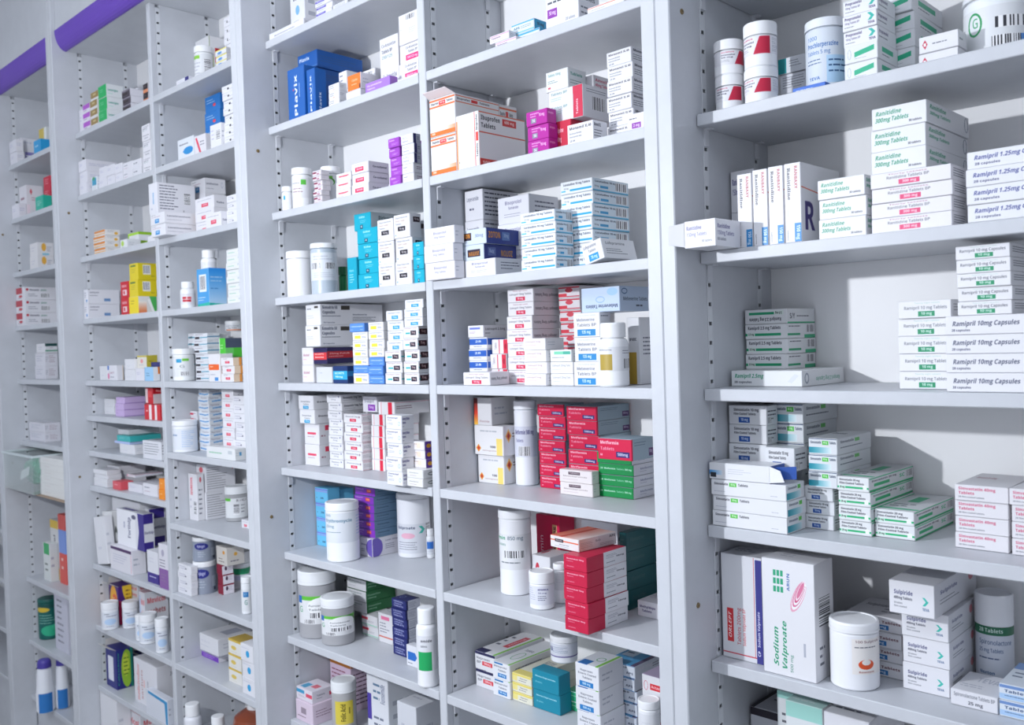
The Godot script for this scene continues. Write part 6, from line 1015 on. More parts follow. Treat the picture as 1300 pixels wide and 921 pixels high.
	["P-3", "navy_wave", 1, -0.9199, 0.6717, -0.1047, 0.0371, 0.117, 0.0494, 0, 0, "deep in the pile"],
	["P-3", "mauve_skirt", 1, -0.6545, 0.5956, -0.034, 0.0598, 0.1301, 0.06, 0, 0, ""],
	["P-3", "white_bare", 1, -1.0456, 0.7602, -0.104, 0.2114, 0.0471, 0.08, 0, 0, "topmost of the navy-wave pile"],
	["P-4", "flame_open", 1, -1.1258, 0.3956, -0.0684, 0.0751, 0.125, 0.0442, 0, 0, ""],
	["P-4", "red_rows", 1, -1.1005, 0.4552, -0.132, 0.1067, 0.0704, 0.08, 0, 0, "at the back"],
	["P-4", "red_rows", 1, -0.9421, 0.3956, -0.0983, 0.04, 0.131, 0.0766, 0, 0, "beside white bottles"],
	["P-5", "leaf_open", 1, -1.1036, 0.1956, -0.0476, 0.0829, 0.1282, 0.0535, 0, 0, ""],
	["P-5", "leaf_open", 1, -1.125, 0.1956, -0.137, 0.0599, 0.0817, 0.05, 0, 0, "behind the large white carton"],
	["P-5", "red_vertical", 1, -0.8559, 0.1956, -0.0528, 0.161, 0.1375, 0.0567, 0, 0, ""],
	["P-5", "blue_angle", 1, -0.7343, 0.1956, -0.013, 0.1441, 0.0743, 0.02, 0, 0, ""],
	["P-6", "white_bare", 1, -1.098, 0.0004, -0.0263, 0.1308, 0.1734, 0.0445, 0, 0, "by the floor"],
	["P-6", "red_rows", 1, -1.0604, 0.0004, -0.095, 0.1877, 0.1285, 0.09, 0, 0, ""],
	["Q4", "thin_navy_end", 1, -0.4297, 1.9956, -0.026, 0.0694, 0.013, 0.04, 0, 0, ""],
	["Q4", "red_tag_olive", 1, -0.5546, 1.9956, -0.162, 0.0795, 0.1782, 0.06, 0, 0, ""],
	["Q4", "yellow_blue", 3, -0.2305, 1.9956, -0.0302, 0.0543, 0.0144, 0.0365, 0, 0, ""],
	["Q4", "arrow_white", 6, -0.2606, 1.9956, -0.085, 0.0333, 0.0234, 0.07, 0, 0, ""],
	["Q3", "blue_pouch", 1, -0.4367, 1.7956, -0.042, 0.0914, 0.0565, 0.06, 0, 0, ""],
	["Q3", "red_slash", 1, -0.3567, 1.7956, -0.042, 0.0622, 0.0498, 0.06, 0, 0, ""],
	["Q3", "azure_tall", 4, -0.4022, 1.7956, -0.111, 0.0816, 0.0436, 0.07, 0, 0, ""],
	["Q3", "barcode_white", 1, -0.2574, 1.7956, -0.013, 0.0547, 0.0581, 0.018, 0, 0, ""],
	["Q3", "arrow_white", 8, -0.1983, 1.7956, -0.057, 0.0603, 0.0182, 0.09, 0, 0, ""],
	["Q2", "blue_badge_small", 2, -0.5298, 1.5956, -0.0271, 0.0855, 0.0314, 0.1142, 0, 0, ""],
	["Q2", "text_panel", 1, -0.5532, 1.6584, -0.0248, 0.0514, 0.0849, 0.1096, 0, 0, ""],
	["Q2", "blue_badge_small", 4, -0.5525, 1.5956, -0.1314, 0.0835, 0.0429, 0.0628, 0, 0, "in the back stack"],
	["Q2", "pink_badge_small", 1, -0.2864, 1.5956, -0.024, 0.0793, 0.0364, 0.04, 0, 0, "in front"],
	["Q2", "pink_badge_small", 3, -0.4175, 1.5956, -0.08, 0.1063, 0.0329, 0.06, 0, 0, "under a blue-block stack"],
	["Q2", "white_dash_stack", 4, -0.2201, 1.5956, -0.05, 0.0503, 0.0187, 0.06, 0, 0, ""],
	["Q1", "blue_grad", 1, -0.3706, 1.3956, -0.0371, 0.0644, 0.1001, 0.0503, 0, 0, ""],
	["Q1", "green_tick", 8, -0.2216, 1.3956, -0.055, 0.0741, 0.0173, 0.07, 0, 0, ""],
	["Q0", "black_bar_teal", 7, -0.4483, 1.1956, -0.0584, 0.0726, 0.0186, 0.0369, 0, 0, ""],
	["Q0", "teal_dash", 7, -0.5639, 1.1956, -0.104, 0.061, 0.0191, 0.06, 0, 0, ""],
	["Q0", "orange_label_white", 1, -0.3258, 1.1956, -0.0303, 0.0611, 0.0735, 0.0365, 0, 0, ""],
	["Q0", "pink_orange_side", 3, -0.2589, 1.1956, -0.0244, 0.0632, 0.0208, 0.0248, 0, 0, ""],
	["Q0", "green_dark", 1, -0.3511, 1.2581, -0.08, 0.0325, 0.0518, 0.06, 0, 0, ""],
	["Q-1", "red_tick", 7, -0.5741, 0.9956, -0.119, 0.0407, 0.0159, 0.09, 0, 0, ""],
	["Q-1", "blue_slash_line", 9, -0.5133, 0.9956, -0.0926, 0.0596, 0.0192, 0.0398, 0, 0, ""],
	["Q-1", "pink_badge_small", 7, -0.316, 0.9956, -0.09, 0.0622, 0.0255, 0.1, 0, 0, "in the tall stack"],
	["Q-1", "white_dash_stack", 7, -0.2548, 0.9956, -0.08, 0.0571, 0.0233, 0.08, 0, 0, ""],
	["Q-1", "green_tick", 1, -0.2956, 0.9956, -0.019, 0.1501, 0.03, 0.03, 0, 0, "lying flat in front"],
	["Q-2", "red_vert_word", 1, -0.5691, 0.7956, -0.0701, 0.0506, 0.1332, 0.0209, 0, 0, ""],
	["Q-2", "ruled_side", 2, -0.5651, 0.7956, -0.127, 0.0576, 0.0788, 0.09, 0, 0, ""],
	["Q-2", "pink_badge_small", 1, -0.3345, 0.7956, -0.1037, 0.0404, 0.0227, 0.03, 0, 0, ""],
	["Q-3", "white_dash_stack", 4, -0.5531, 0.5956, -0.0258, 0.078, 0.0206, 0.0196, 0, 0, ""],
	["Q-3", "maroon_side", 3, -0.4684, 0.5956, -0.0969, 0.0296, 0.0281, 0.0339, 0, 0, ""],
	["Q-3", "amber_marks", 1, -0.4553, 0.68, -0.1065, 0.058, 0.0513, 0.0531, 0, 0, ""],
	["Q-4", "violet_block", 2, -0.5447, 0.3956, -0.1437, 0.0995, 0.0155, 0.1296, 0, 0, ""],
	["Q-4", "pale_front", 1, -0.5106, 0.4266, -0.125, 0.107, 0.0476, 0.13, 0, 0, ""],
	["Q-4", "gold_mark", 3, -0.3113, 0.3956, -0.09, 0.0676, 0.0385, 0.12, 0, 0, ""],
	["Q-4", "blue_dots", 3, -0.2112, 0.3956, -0.062, 0.0612, 0.0436, 0.1, 0, 0, ""],
	["A4", "white_tiny", 2, -1.773, 1.9956, -0.0167, 0.0749, 0.0431, 0.0255, 0, 0, ""],
	["A4", "red_chip", 1, -1.7922, 1.9956, -0.0652, 0.0373, 0.1031, 0.0685, 0, 0, ""],
	["A4", "azure_small", 1, -1.5478, 1.9956, -0.032, 0.0678, 0.0503, 0.04, 0, 0, ""],
	["A4", "mustard", 1, -1.6198, 1.9956, -0.081, 0.0721, 0.1121, 0.05, 0, 0, ""],
	["A3", "white_tiny", 1, -1.7769, 1.7956, -0.0163, 0.0789, 0.0512, 0.0245, 0, 0, ""],
	["A3", "pink_cross", 1, -1.7724, 1.7956, -0.059, 0.0775, 0.1212, 0.058, 0, 0, ""],
	["A3", "teal_small", 1, -1.551, 1.7956, -0.027, 0.0744, 0.0526, 0.03, 0, 0, ""],
	["A3", "crimson_small", 3, -1.5657, 1.7956, -0.07, 0.0672, 0.0427, 0.05, 0, 0, ""],
	["A2", "amber_spot", 2, -1.6564, 1.5956, -0.0482, 0.0791, 0.0483, 0.0565, 0, 0, ""],
	["A1", "red_corner_long", 3, -1.7687, 1.3956, -0.0605, 0.0955, 0.0473, 0.113, 0, 0, ""],
	["A0", "rose_print", 2, -1.6689, 1.1956, -0.052, 0.1047, 0.0479, 0.044, 0, 0, ""],
	["A0", "dark_green_top", 1, -1.6524, 1.2914, -0.0514, 0.0867, 0.0339, 0.0427, 0, 0, ""],
	["Aa", "rose_print", 2, -1.7271, 0.9644, -0.0582, 0.1602, 0.0347, 0.0563, 0, 0, ""],
	["A-2", "gauze", 6, -1.3735, 0.7997, -0.015, 0.2296, 0.0221, 0.12, 0, 0, ""],
	["A-3", "yellow_white_upright", 1, -1.6852, 0.4494, -0.085, 0.079, 0.2201, 0.05, 0, 0, ""],
	["A-3", "red_blue_upright", 1, -1.5792, 0.4494, -0.075, 0.066, 0.2535, 0.05, 0, 0, ""],
	["A-3", "green_chip", 1, -1.6817, 0.4494, -0.0442, 0.0693, 0.1399, 0.0285, 0, 0, ""],
	["A-4", "lilac_grey", 1, -1.5623, 0.2114, -0.075, 0.1252, 0.2125, 0.09, 0, 0, ""],
	["Z-2", "white_bare", 3, -1.9292, 0.7956, -0.065, 0.0985, 0.03, 0.1, 0, 0, ""],
	["Z-2", "orange_cap_white", 2, -2.0692, 0.7956, -0.07, 0.1084, 0.04, 0.1, 0, 0, ""],
	["Z-3", "plain_lines", 3, -1.9342, 0.5956, -0.062, 0.1084, 0.026, 0.1, 0, 0, ""],
	["Z-3", "teal_small", 1, -2.0793, 0.5956, -0.06, 0.0886, 0.08, 0.08, 0, 0, ""],
	["Z-4", "plum_slab", 2, -1.9292, 0.3956, -0.057, 0.0985, 0.06, 0.09, 0, 0, ""],
	["Z-4", "ochre", 3, -2.0692, 0.3956, -0.07, 0.0985, 0.03, 0.1, 0, 0, ""],
	["Z-5", "ochre", 2, -1.9243, 0.1956, -0.062, 0.0886, 0.04, 0.1, 0, 0, ""],
	["Z-5", "rose_print", 3, -2.0591, 0.1956, -0.07, 0.1182, 0.03, 0.1, 0, 0, ""],
]
# tubs and bottles: shelf, kind, count, base centre x y z, radius, height, turn of the label, where
const TUBS := [
	["D2", "red_flash", 1, 1.1954, 1.5956, -0.035, 0.0207, 0.0514, 18.0901, "below its twin, against the side panel"],
	["D2", "red_flash", 1, 1.1952, 1.647, -0.035, 0.0213, 0.0506, 48.0984, "on a tub against the side panel"],
	["D2", "red_flash", 1, 1.2482, 1.5956, -0.03, 0.0233, 0.0489, -1.7672, "below its twin, beside small cartons"],
	["D2", "red_flash", 1, 1.2485, 1.6445, -0.03, 0.0231, 0.0629, -1.7794, "on a tub beside small cartons"],
	["D2", "prochlor", 1, 1.3191, 1.5956, -0.085, 0.0283, 0.1096, 24.466, ""],
	["D2", "big_g", 1, 1.5327, 1.5956, -0.11, 0.0411, 0.0913, 15.3915, ""],
	["D-2", "heart_tub", 1, 1.357, 0.7956, -0.0442, 0.0326, 0.0896, 57.6869, ""],
	["D-2", "spiro_bottle", 1, 1.4969, 0.7956, -0.165, 0.0236, 0.1216, 16.2301, ""],
	["R0", "gold_label", 1, 0.9693, 1.1956, -0.035, 0.0257, 0.1038, 37.6528, ""],
	["R-1", "metf500", 1, 0.6734, 0.9956, -0.1333, 0.0228, 0.1635, 43.3549, ""],
	["R-2", "metf850", 1, 0.679, 0.7956, -0.0885, 0.0317, 0.1608, 44.2444, ""],
	["R-2", "metop_small", 1, 0.7845, 0.7956, -0.045, 0.023, 0.0663, 42.6393, ""],
	["R-2", "plain_tub", 1, 0.7912, 0.7956, -0.089, 0.0134, 0.0717, 41.4269, "behind the crimson stack"],
	["R-3", "blue_print_tub", 1, 0.7842, 0.6852, -0.1003, 0.0257, 0.0479, 41.3516, "on the teal cartons"],
	["R-3", "plain_tub", 1, 1.0084, 0.5956, -0.0507, 0.0182, 0.0885, 36.0806, "half hidden by the panel"],
	["L2", "white_cyan_mark", 1, 0.0243, 1.5956, -0.03, 0.0134, 0.0602, 57.6911, ""],
	["L2", "green_flag", 1, 0.0626, 1.5956, -0.045, 0.0231, 0.0985, 56.8157, ""],
	["L2", "green_arc", 1, 0.136, 1.5956, -0.075, 0.0229, 0.0936, 55.0554, ""],
	["L1", "white_smooth", 1, 0.033, 1.3956, -0.05, 0.031, 0.1083, 57.1289, ""],
	["L1", "clear_grey", 1, 0.1409, 1.3956, -0.045, 0.0303, 0.1157, 55.6482, ""],
	["L1", "dark_green", 1, 0.1354, 1.3956, -0.1, 0.0102, 0.0664, 54.5157, ""],
	["L-2", "erythro", 1, 0.1775, 0.7956, -0.0446, 0.0381, 0.1314, 55.0877, ""],
	["L-2", "pink_splash", 1, 0.2784, 0.7956, -0.169, 0.0385, 0.1436, 50.6537, ""],
	["L-2", "blue_label_slim", 1, 0.3351, 0.7956, -0.1683, 0.0084, 0.0662, 49.6529, ""],
	["L-3", "grey_g", 1, 0.0467, 0.5956, -0.0567, 0.0447, 0.1563, 56.7877, "behind its twin"],
	["L-3", "grey_g", 1, 0.1315, 0.5956, -0.0544, 0.039, 0.1063, 55.5825, "in front of its twin"],
	["L-3", "green_block_bottle", 1, 0.4991, 0.5956, -0.0121, 0.0216, 0.1557, 50.0628, ""],
	["L-4", "folic", 1, 0.1397, 0.3956, -0.0577, 0.0291, 0.1126, 55.3827, ""],
	["L-4", "green_foot_tub", 1, 0.3279, 0.3956, -0.1475, 0.0251, 0.0883, 50.2367, ""],
	["P-4", "bluewash_bottle", 1, -1.0815, 0.3956, -0.0151, 0.0263, 0.0861, 68.5575, "by the open carton"],
	["P-4", "bluewash_bottle", 1, -1.0425, 0.3956, -0.0654, 0.0261, 0.084, 67.624, "second from the open carton"],
	["P-4", "bluewash_bottle", 1, -0.8839, 0.3956, -0.0268, 0.0141, 0.0791, 67.06, "partly hidden by another bottle"],
	["P-4", "bluewash_bottle", 1, -0.8423, 0.3956, -0.0334, 0.0266, 0.0887, 66.6286, "third from the open carton"],
	["P-4", "bluewash_bottle", 1, -0.7206, 0.3956, -0.0211, 0.0192, 0.1002, 65.8849, "beside the divider"],
	["Q4", "green_tag_tub", 1, -0.4354, 1.9956, -0.0741, 0.0264, 0.11, 62.7364, ""],
	["Q1", "red_label_bottle", 1, -0.5129, 1.3956, -0.04, 0.0211, 0.0752, 63.6907, ""],
	["Q1", "white_cap_bottle", 1, -0.4065, 1.4957, -0.05, 0.0213, 0.0536, 62.4423, ""],
	["Q0", "blue_green_tub", 1, -0.5664, 1.1956, -0.045, 0.0296, 0.0906, 64.096, ""],
	["Q0", "red_stripe_tub", 1, -0.4565, 1.1956, -0.1, 0.0233, 0.128, 61.9829, ""],
	["Q0", "lactulose", 1, -0.4507, 1.3302, -0.14, 0.023, 0.029, 61.163, ""],
	["Q-1", "blue_lines_tub", 1, -0.5618, 0.9956, -0.0393, 0.0342, 0.0884, 64.1607, ""],
	["Q-2", "grey_g_small", 1, -0.468, 0.7956, -0.1373, 0.0311, 0.0978, 61.3922, ""],
	["Q-3", "steel_oval", 1, -0.5323, 0.5956, -0.0666, 0.0316, 0.0899, 77.3668, ""],
	["Q-3", "steel_oval", 1, -0.5408, 0.6855, -0.0717, 0.0313, 0.0667, 77.3499, "on top of its twin"],
	["Q-3", "green_wave_tub", 1, -0.4934, 0.5956, -0.1586, 0.0258, 0.1043, 61.2533, ""],
	["Q-3", "blue_g_bottle", 1, -0.2434, 0.5956, -0.0345, 0.014, 0.0952, 60.9845, ""],
	["Q-5", "white_jug", 1, -0.5437, 0.1956, -0.0203, 0.0241, 0.0916, 64.3574, "by the divider"],
	["Q-5", "white_jug", 1, -0.461, 0.1956, -0.0531, 0.0219, 0.0686, 62.9326, "beside the amber bottle"],
	["A-4", "green_tin", 1, -1.7798, 0.2114, -0.0619, 0.0382, 0.1514, 71.7814, ""],
	["A-5", "violet_cap", 1, -1.6028, 0.0004, 0.0201, 0.0318, 0.1892, 72.0563, "by the side panel"],
	["A-5", "violet_cap", 1, -1.5878, 0.0004, -0.0332, 0.0239, 0.1856, 71.3468, "behind its twin"],
]
# ------------------------------------------------------------------ print
var fonts := {}

func font_for(style: String) -> Font:
	var serif := style[0] in ["3", "4"]
	var bold := style[0] in ["1", "2", "4"]
	var key := "%s%s" % [serif, bold]
	if not fonts.has(key):
		var f := SystemFont.new()
		f.font_names = PackedStringArray(["Droid Serif" if serif else "Droid Sans"])
		f.font_weight = 700 if bold else 400
		fonts[key] = f
	return fonts[key]

var line_cache := {}

# white lettering on clear ground, cut to the height of its capitals and descenders
func line_image(text: String, style: String) -> Image:
	var key := style[0] + text
	if line_cache.has(key):
		return line_cache[key]
	var px := 44
	var ts := TextServerManager.get_primary_interface()
	var f := font_for(style)
	var shaped := ts.create_shaped_text()
	ts.shaped_text_add_string(shaped, text, f.get_rids(), px)
	ts.shaped_text_shape(shaped)
	var w := int(ceil(ts.shaped_text_get_width(shaped))) + 6
	var h := 46
	var out := Image.create_empty(w, h, false, Image.FORMAT_RGBA8)
	out.fill(Color(1, 1, 1, 0))
	var x := 3.0
	var size := Vector2i(px, 0)
	for g in ts.shaped_text_get_glyphs(shaped):
		var rid: RID = g.font_rid
		if rid.is_valid():
			ts.font_render_glyph(rid, size, g.index)
			var page := ts.font_get_glyph_texture_idx(rid, size, g.index)
			if page >= 0:
				var r := ts.font_get_glyph_uv_rect(rid, size, g.index)
				var im: Image = ts.font_get_texture_image(rid, size, page)
				if im and r.size.x > 0:
					var cut := im.get_region(Rect2i(r))
					cut.convert(Image.FORMAT_RGBA8)
					var off := ts.font_get_glyph_offset(rid, size, g.index)
					out.blend_rect(cut, Rect2i(Vector2i.ZERO, cut.get_size()), Vector2i(int(x + off.x + g.offset.x), int(35 + off.y + g.offset.y)))
		x += g.advance * g.repeat
	ts.free_rid(shaped)
	if style[0] in ["2", "5"]:
		var lean := Image.create_empty(w + 12, h, false, Image.FORMAT_RGBA8)
		lean.fill(Color(1, 1, 1, 0))
		for y in h:
			lean.blit_rect(out, Rect2i(0, y, w, 1), Vector2i(int((h - y) * 0.25), y))
		out = lean
	line_cache[key] = out
	return out

func stamp_text(im: Image, r: Rect2i, style: String, colour: Color, text: String) -> void:
	if r.size.x < 2 or r.size.y < 2:
		return
	var line: Image = line_image(text, style).duplicate()
	if style.contains("v"):
		line.rotate_90(COUNTERCLOCKWISE)
	if style.contains("w"):
		line.rotate_90(CLOCKWISE)
	if style.contains("i"):
		line.rotate_180()
	line.resize(r.size.x, r.size.y, Image.INTERPOLATE_LANCZOS)
	var data := line.get_data()
	for i in range(0, data.size(), 4):
		data[i] = colour.r8
		data[i + 1] = colour.g8
		data[i + 2] = colour.b8
	line = Image.create_from_data(r.size.x, r.size.y, false, Image.FORMAT_RGBA8, data)
	im.blend_rect(line, Rect2i(Vector2i.ZERO, r.size), r.position)

func fill_poly(im: Image, pts: PackedVector2Array, colour: Color) -> void:
	var lo := pts[0].y
	var hi := pts[0].y
	for p in pts:
		lo = minf(lo, p.y)
		hi = maxf(hi, p.y)
	for y in range(maxi(0, int(lo)), mini(im.get_height(), int(ceil(hi)))):
		var xs := []
		for i in pts.size():
			var a := pts[i]
			var b := pts[(i + 1) % pts.size()]
			if (a.y <= y + 0.5) != (b.y <= y + 0.5):
				xs.append(a.x + (y + 0.5 - a.y) / (b.y - a.y) * (b.x - a.x))
		xs.sort()
		for k in range(0, xs.size() - 1, 2):
			var xa := maxi(0, int(round(xs[k])))
			var xb := mini(im.get_width(), int(round(xs[k + 1])))
			if xb > xa:
				im.fill_rect(Rect2i(xa, y, xb - xa, 1), colour)

func ellipse(c: Vector2, r: Vector2) -> PackedVector2Array:
	var p := PackedVector2Array()
	for i in 40:
		p.append(c + Vector2(cos(TAU * i / 40.0), sin(TAU * i / 40.0)) * r)
	return p

# lettering is printed denser than its thin strokes would show
func ink(hex: String) -> Color:
	var c := Color.html(hex)
	return c if c.get_luminance() > 0.7 or (c.s > 0.6 and c.get_luminance() > 0.33) else Color(c.r * 0.74, c.g * 0.74, c.b * 0.74)

# uncoated white board is a little greyer than paper white
func board(hex: String) -> Color:
	var c := Color.html(hex)
	return Color(c.r * 0.94, c.g * 0.94, c.b * 0.945) if c.get_luminance() > 0.82 else c

func paint(w: int, h: int, ground: String, marks: String, salt: int) -> Image:
	var im := Image.create_empty(w, h, false, Image.FORMAT_RGBA8)
	im.fill(board(ground))
	var rng := RandomNumberGenerator.new()
	rng.seed = salt
	for mark in marks.split(";", false):
		var a := mark.strip_edges().split(" ", false)
		if a.size() < 2:
			continue
		var v := PackedFloat32Array()
		for i in range(1, mini(a.size(), 6)):
			v.append(a[i].to_float() if a[i].length() < 6 else 0.0)
		if a[0] == "p":
			var pts := PackedVector2Array()
			for i in range(2, a.size() - 1, 2):
				pts.append(Vector2(a[i].to_float() * w, a[i + 1].to_float() * h))
			fill_poly(im, pts, Color.html(a[1]))
			continue
		var r := Rect2i(int(round(v[0] * w)), int(round(v[1] * h)), maxi(1, int(round(v[2] * w))), maxi(1, int(round(v[3] * h))))
		match a[0]:
			"r":
				im.fill_rect(r, Color.html(a[5]))
			"t":
				stamp_text(im, r, a[5], ink(a[6]), a[7].replace("_", " "))
			"l":
				var n := int(a[5])
				for i in n:
					var th := maxi(1, int(r.size.y / (n * 2.9)))
					var y := r.position.y + int(r.size.y * (i + 0.25) / n)
					var x := r.position.x
					var end := x + int(r.size.x * rng.randf_range(0.6, 1.0))
					while x < end:
						var step := int(maxf(2.0, th * rng.randf_range(1.5, 5.0)))
						im.fill_rect(Rect2i(x, y, mini(step, end - x), th), ink(a[6]))
						x += step + maxi(1, int(th * 0.7))
			"b", "B":
				im.fill_rect(r.grow(1), Color.html("f4f4f6"))
				var x := 0
				var run := r.size.x if a[0] == "b" else r.size.y
				while x < run:
					var unit_px := maxi(1, int(run / 30.0))
					var bar := rng.randi_range(1, 2) * unit_px
					if a[0] == "b":
						im.fill_rect(Rect2i(r.position.x + x, r.position.y, mini(bar, run - x), r.size.y), Color.html("33343c"))
					else:
						im.fill_rect(Rect2i(r.position.x, r.position.y + x, r.size.x, mini(bar, run - x)), Color.html("33343c"))
					x += bar + rng.randi_range(1, 3) * unit_px
			"c":
				fill_poly(im, ellipse(Vector2(v[0] * w, v[1] * h), Vector2(v[2] * w, v[3] * h)), Color.html(a[5]))
			"e":
				var lean := PackedVector2Array()
				for q in ellipse(Vector2.ZERO, Vector2(v[2] * w, v[3] * h)):
					lean.append(Vector2(v[0] * w, v[1] * h) + q.rotated(deg_to_rad(v[4])))
				fill_poly(im, lean, Color.html(a[6]))
			"o":
				fill_poly(im, ellipse(Vector2(v[0] * w, v[1] * h), Vector2(v[2] * w, v[3] * h)), Color.html(a[6]))
				var t := v[4] * w
				fill_poly(im, ellipse(Vector2(v[0] * w, v[1] * h), Vector2(v[2] * w - t, v[3] * h - t)), board(ground))
			"g":
				for i in (r.size.x if a[7] == "h" else r.size.y):
					var c := Color.html(a[5]).lerp(Color.html(a[6]), float(i) / (r.size.x if a[7] == "h" else r.size.y))
					im.fill_rect(Rect2i(r.position.x + i, r.position.y, 1, r.size.y) if a[7] == "h" else Rect2i(r.position.x, r.position.y + i, r.size.x, 1), c)
	return im

# draws each printed face once and packs all of them on a few sheets
func print_all() -> void:
	var todo := []
	var done := {}
	for s in STACKS:
		var key: String = s[1]
		if done.has(key):
			continue
		done[key] = true
		var pr: Array = CARTONS[key]
		var res: float = {"D": 2200.0, "R": 1800.0, "L": 1600.0}.get(s[0].left(1), 1200.0)
		var w := clampi(int(s[6] * res), 12, 420)
		var h := clampi(int(s[7] * res), 10, 420)
		var d := clampi(int(s[8] * res), 12, 420)
		var dull: String = ";l .12 .3 .5 .4 2 b4b7c2" if Color.html(pr[1]).get_luminance() > 0.75 else ""
		todo.append([key + "/f", paint(w, h, pr[1], pr[2], hash(key))])
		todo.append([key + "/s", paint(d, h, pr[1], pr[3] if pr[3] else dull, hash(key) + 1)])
		todo.append([key + "/t", paint(w, d, pr[1], pr[4] if pr[4] else dull, hash(key) + 2)])
		todo.append([key + "/b", paint(8, 8, pr[1], "", 0)])
	for s in TUBS:
		var key: String = s[1]
		if done.has(key):
			continue
		done[key] = true
		var pr: Array = ROUNDS[key]
		var res: float = {"D": 2200.0, "R": 1800.0, "L": 1600.0}.get(s[0].left(1), 1200.0)
		var arc: float = deg_to_rad(pr[8]) * s[6]
		todo.append([key + "/label", paint(clampi(int(arc * res), 12, 600), clampi(int(s[7] * (1.0 - pr[5]) * (pr[7] - pr[6]) * res), 10, 420), pr[10], pr[9], hash(key))])
	todo.sort_custom(func(a, b): return a[1].get_height() > b[1].get_height())
	var side := 2048
	var x := 4
	var y := 4
	var row := 0
	var page := new_page(side)
	for c in todo:
		var im: Image = c[1]
		var w := im.get_width()
		var h := im.get_height()
		if x + w + 4 > side:
			x = 4
			y += row + 6
			row = 0
		if y + h + 4 > side:
			page = new_page(side)
			x = 4
			y = 4
			row = 0
		for o in [Vector2i(-2, 0), Vector2i(2, 0), Vector2i(0, -2), Vector2i(0, 2), Vector2i.ZERO]:
			page.blit_rect(im, Rect2i(0, 0, w, h), Vector2i(x, y) + o)
		cells[c[0]] = [pages.size() - 1, Rect2(Vector2(x, y) / side, Vector2(w, h) / side)]
		x += w + 6
		row = maxi(row, h)
	for im in pages:
		var m := StandardMaterial3D.new()
		m.albedo_texture = ImageTexture.create_from_image(im)
		m.roughness = 0.42
		m.metallic_specular = 0.45
		page_mats.append(m)

func new_page(side: int) -> Image:
	var im := Image.create_empty(side, side, false, Image.FORMAT_RGBA8)
	im.fill(Color(0.9, 0.9, 0.9))
	pages.append(im)
	return im

# ------------------------------------------------------------------ cartons
# the faces of one carton may sit on two sheets, so each sheet gets its own surface
func carton_mesh(key: String, w: float, h: float, d: float, flap: bool, front_only := false) -> ArrayMesh:
	var by_page := {}
	for k in ["f", "s", "t", "b"]:
		var c: Array = cells[key + "/" + k]
		if not by_page.has(c[0]):
			by_page[c[0]] = {}
		by_page[c[0]][k] = c[1]
	var mesh := ArrayMesh.new()
	var rects := {}
	for k in ["f", "s", "t", "b"]:
		rects[k] = cells[key + "/" + k]
	var sts := {}
	var lo := Vector3(-w / 2, 0, -d / 2)
	var hi := Vector3(w / 2, h, d / 2 - (0.0006 if flap else 0.0))
	if front_only:
		lo = Vector3(-w / 2 + 0.0006, 0.0006, d / 2 - 0.0006)
		hi = Vector3(w / 2 - 0.0006, h - 0.0006, d / 2)
	var c := (lo + hi) / 2.0
	var hh := (hi - lo) / 2.0
	var e := minf(0.0006, hh[hh.min_axis_index()] * 0.4)
	for ax in 3:
		var u := (ax + 1) % 3
		var v := (ax + 2) % 3
		for s in [-1.0, 1.0]:
			var k := "b"
			if ax == 2 and s > 0 and (not flap or front_only):
				k = "f"
			elif ax == 0 and not front_only:
				k = "s"
			elif ax == 1 and s > 0 and not front_only:
				k = "t"
			var cell: Array = rects[k]
			if not sts.has(cell[0]):
				sts[cell[0]] = start()
			var st: SurfaceTool = sts[cell[0]]
			var one := {k: cell[1], "b": cell[1]}
			var n := Vector3.ZERO
			n[ax] = s
			var pts := []
			var uvs := []
			for m in [[-1, -1], [1, -1], [1, 1], [-1, 1]]:
				var q := Vector3.ZERO
				q[ax] = s * hh[ax]
				q[u] = m[0] * s * (hh[u] - e)
				q[v] = m[1] * (hh[v] - e)
				pts.append(c + q)
				uvs.append(face_uv(q, hh, ax, s, one) if k != "b" else cell[1].get_center())
			quad(st, pts, n, uvs)
			for t in [-1.0, 1.0]:
				var n2 := Vector3.ZERO
				n2[ax] = s
				n2[u] = t
				var a := []
				for m in [[0, -1], [1, -1], [1, 1], [0, 1]]:
					var q := Vector3.ZERO
					q[ax] = s * (hh[ax] - (e if m[0] else 0.0))
					q[u] = t * (hh[u] - (0.0 if m[0] else e))
					q[v] = m[1] * (hh[v] - e)
					a.append(q)
				if s * t < 0:
					a.reverse()
				var pa := []
				var uva := []
				for q in a:
					pa.append(c + q)
					uva.append(face_uv(q, hh, ax, s, one) if k != "b" else cell[1].get_center())
				quad(st, pa, n2.normalized(), uva)
	for p in sts:
		sts[p].commit(mesh)
		mesh.surface_set_material(mesh.get_surface_count() - 1, page_mats[p])
	return mesh

func place_mesh(parent: Node, called: String, mesh: Mesh) -> MeshInstance3D:
	var o := MeshInstance3D.new()
	o.name = own_name(called) if parent == self else called
	o.mesh = mesh
	parent.add_child(o, true)
	return o

const ORDINALS := ["lowest", "second up", "third up", "fourth up", "fifth up", "sixth up", "seventh up", "eighth up"]

func word_count(s: String) -> int:
	return s.replace("-", " ").replace("/", " ").split(" ", false).size()

# look, place in its stack, what it stands by; the shelf's own note too where there is room for it
func describe(look: String, i: int, n: int, where: String, note: String) -> String:
	var head := look
	if n > 1:
		head += ", topmost" if i == n - 1 else ", " + ORDINALS[i]
	if not where:
		return head + ", " + note
	var full := head + ", " + where + ", " + note
	return full if word_count(full) <= 16 else head + ", " + where

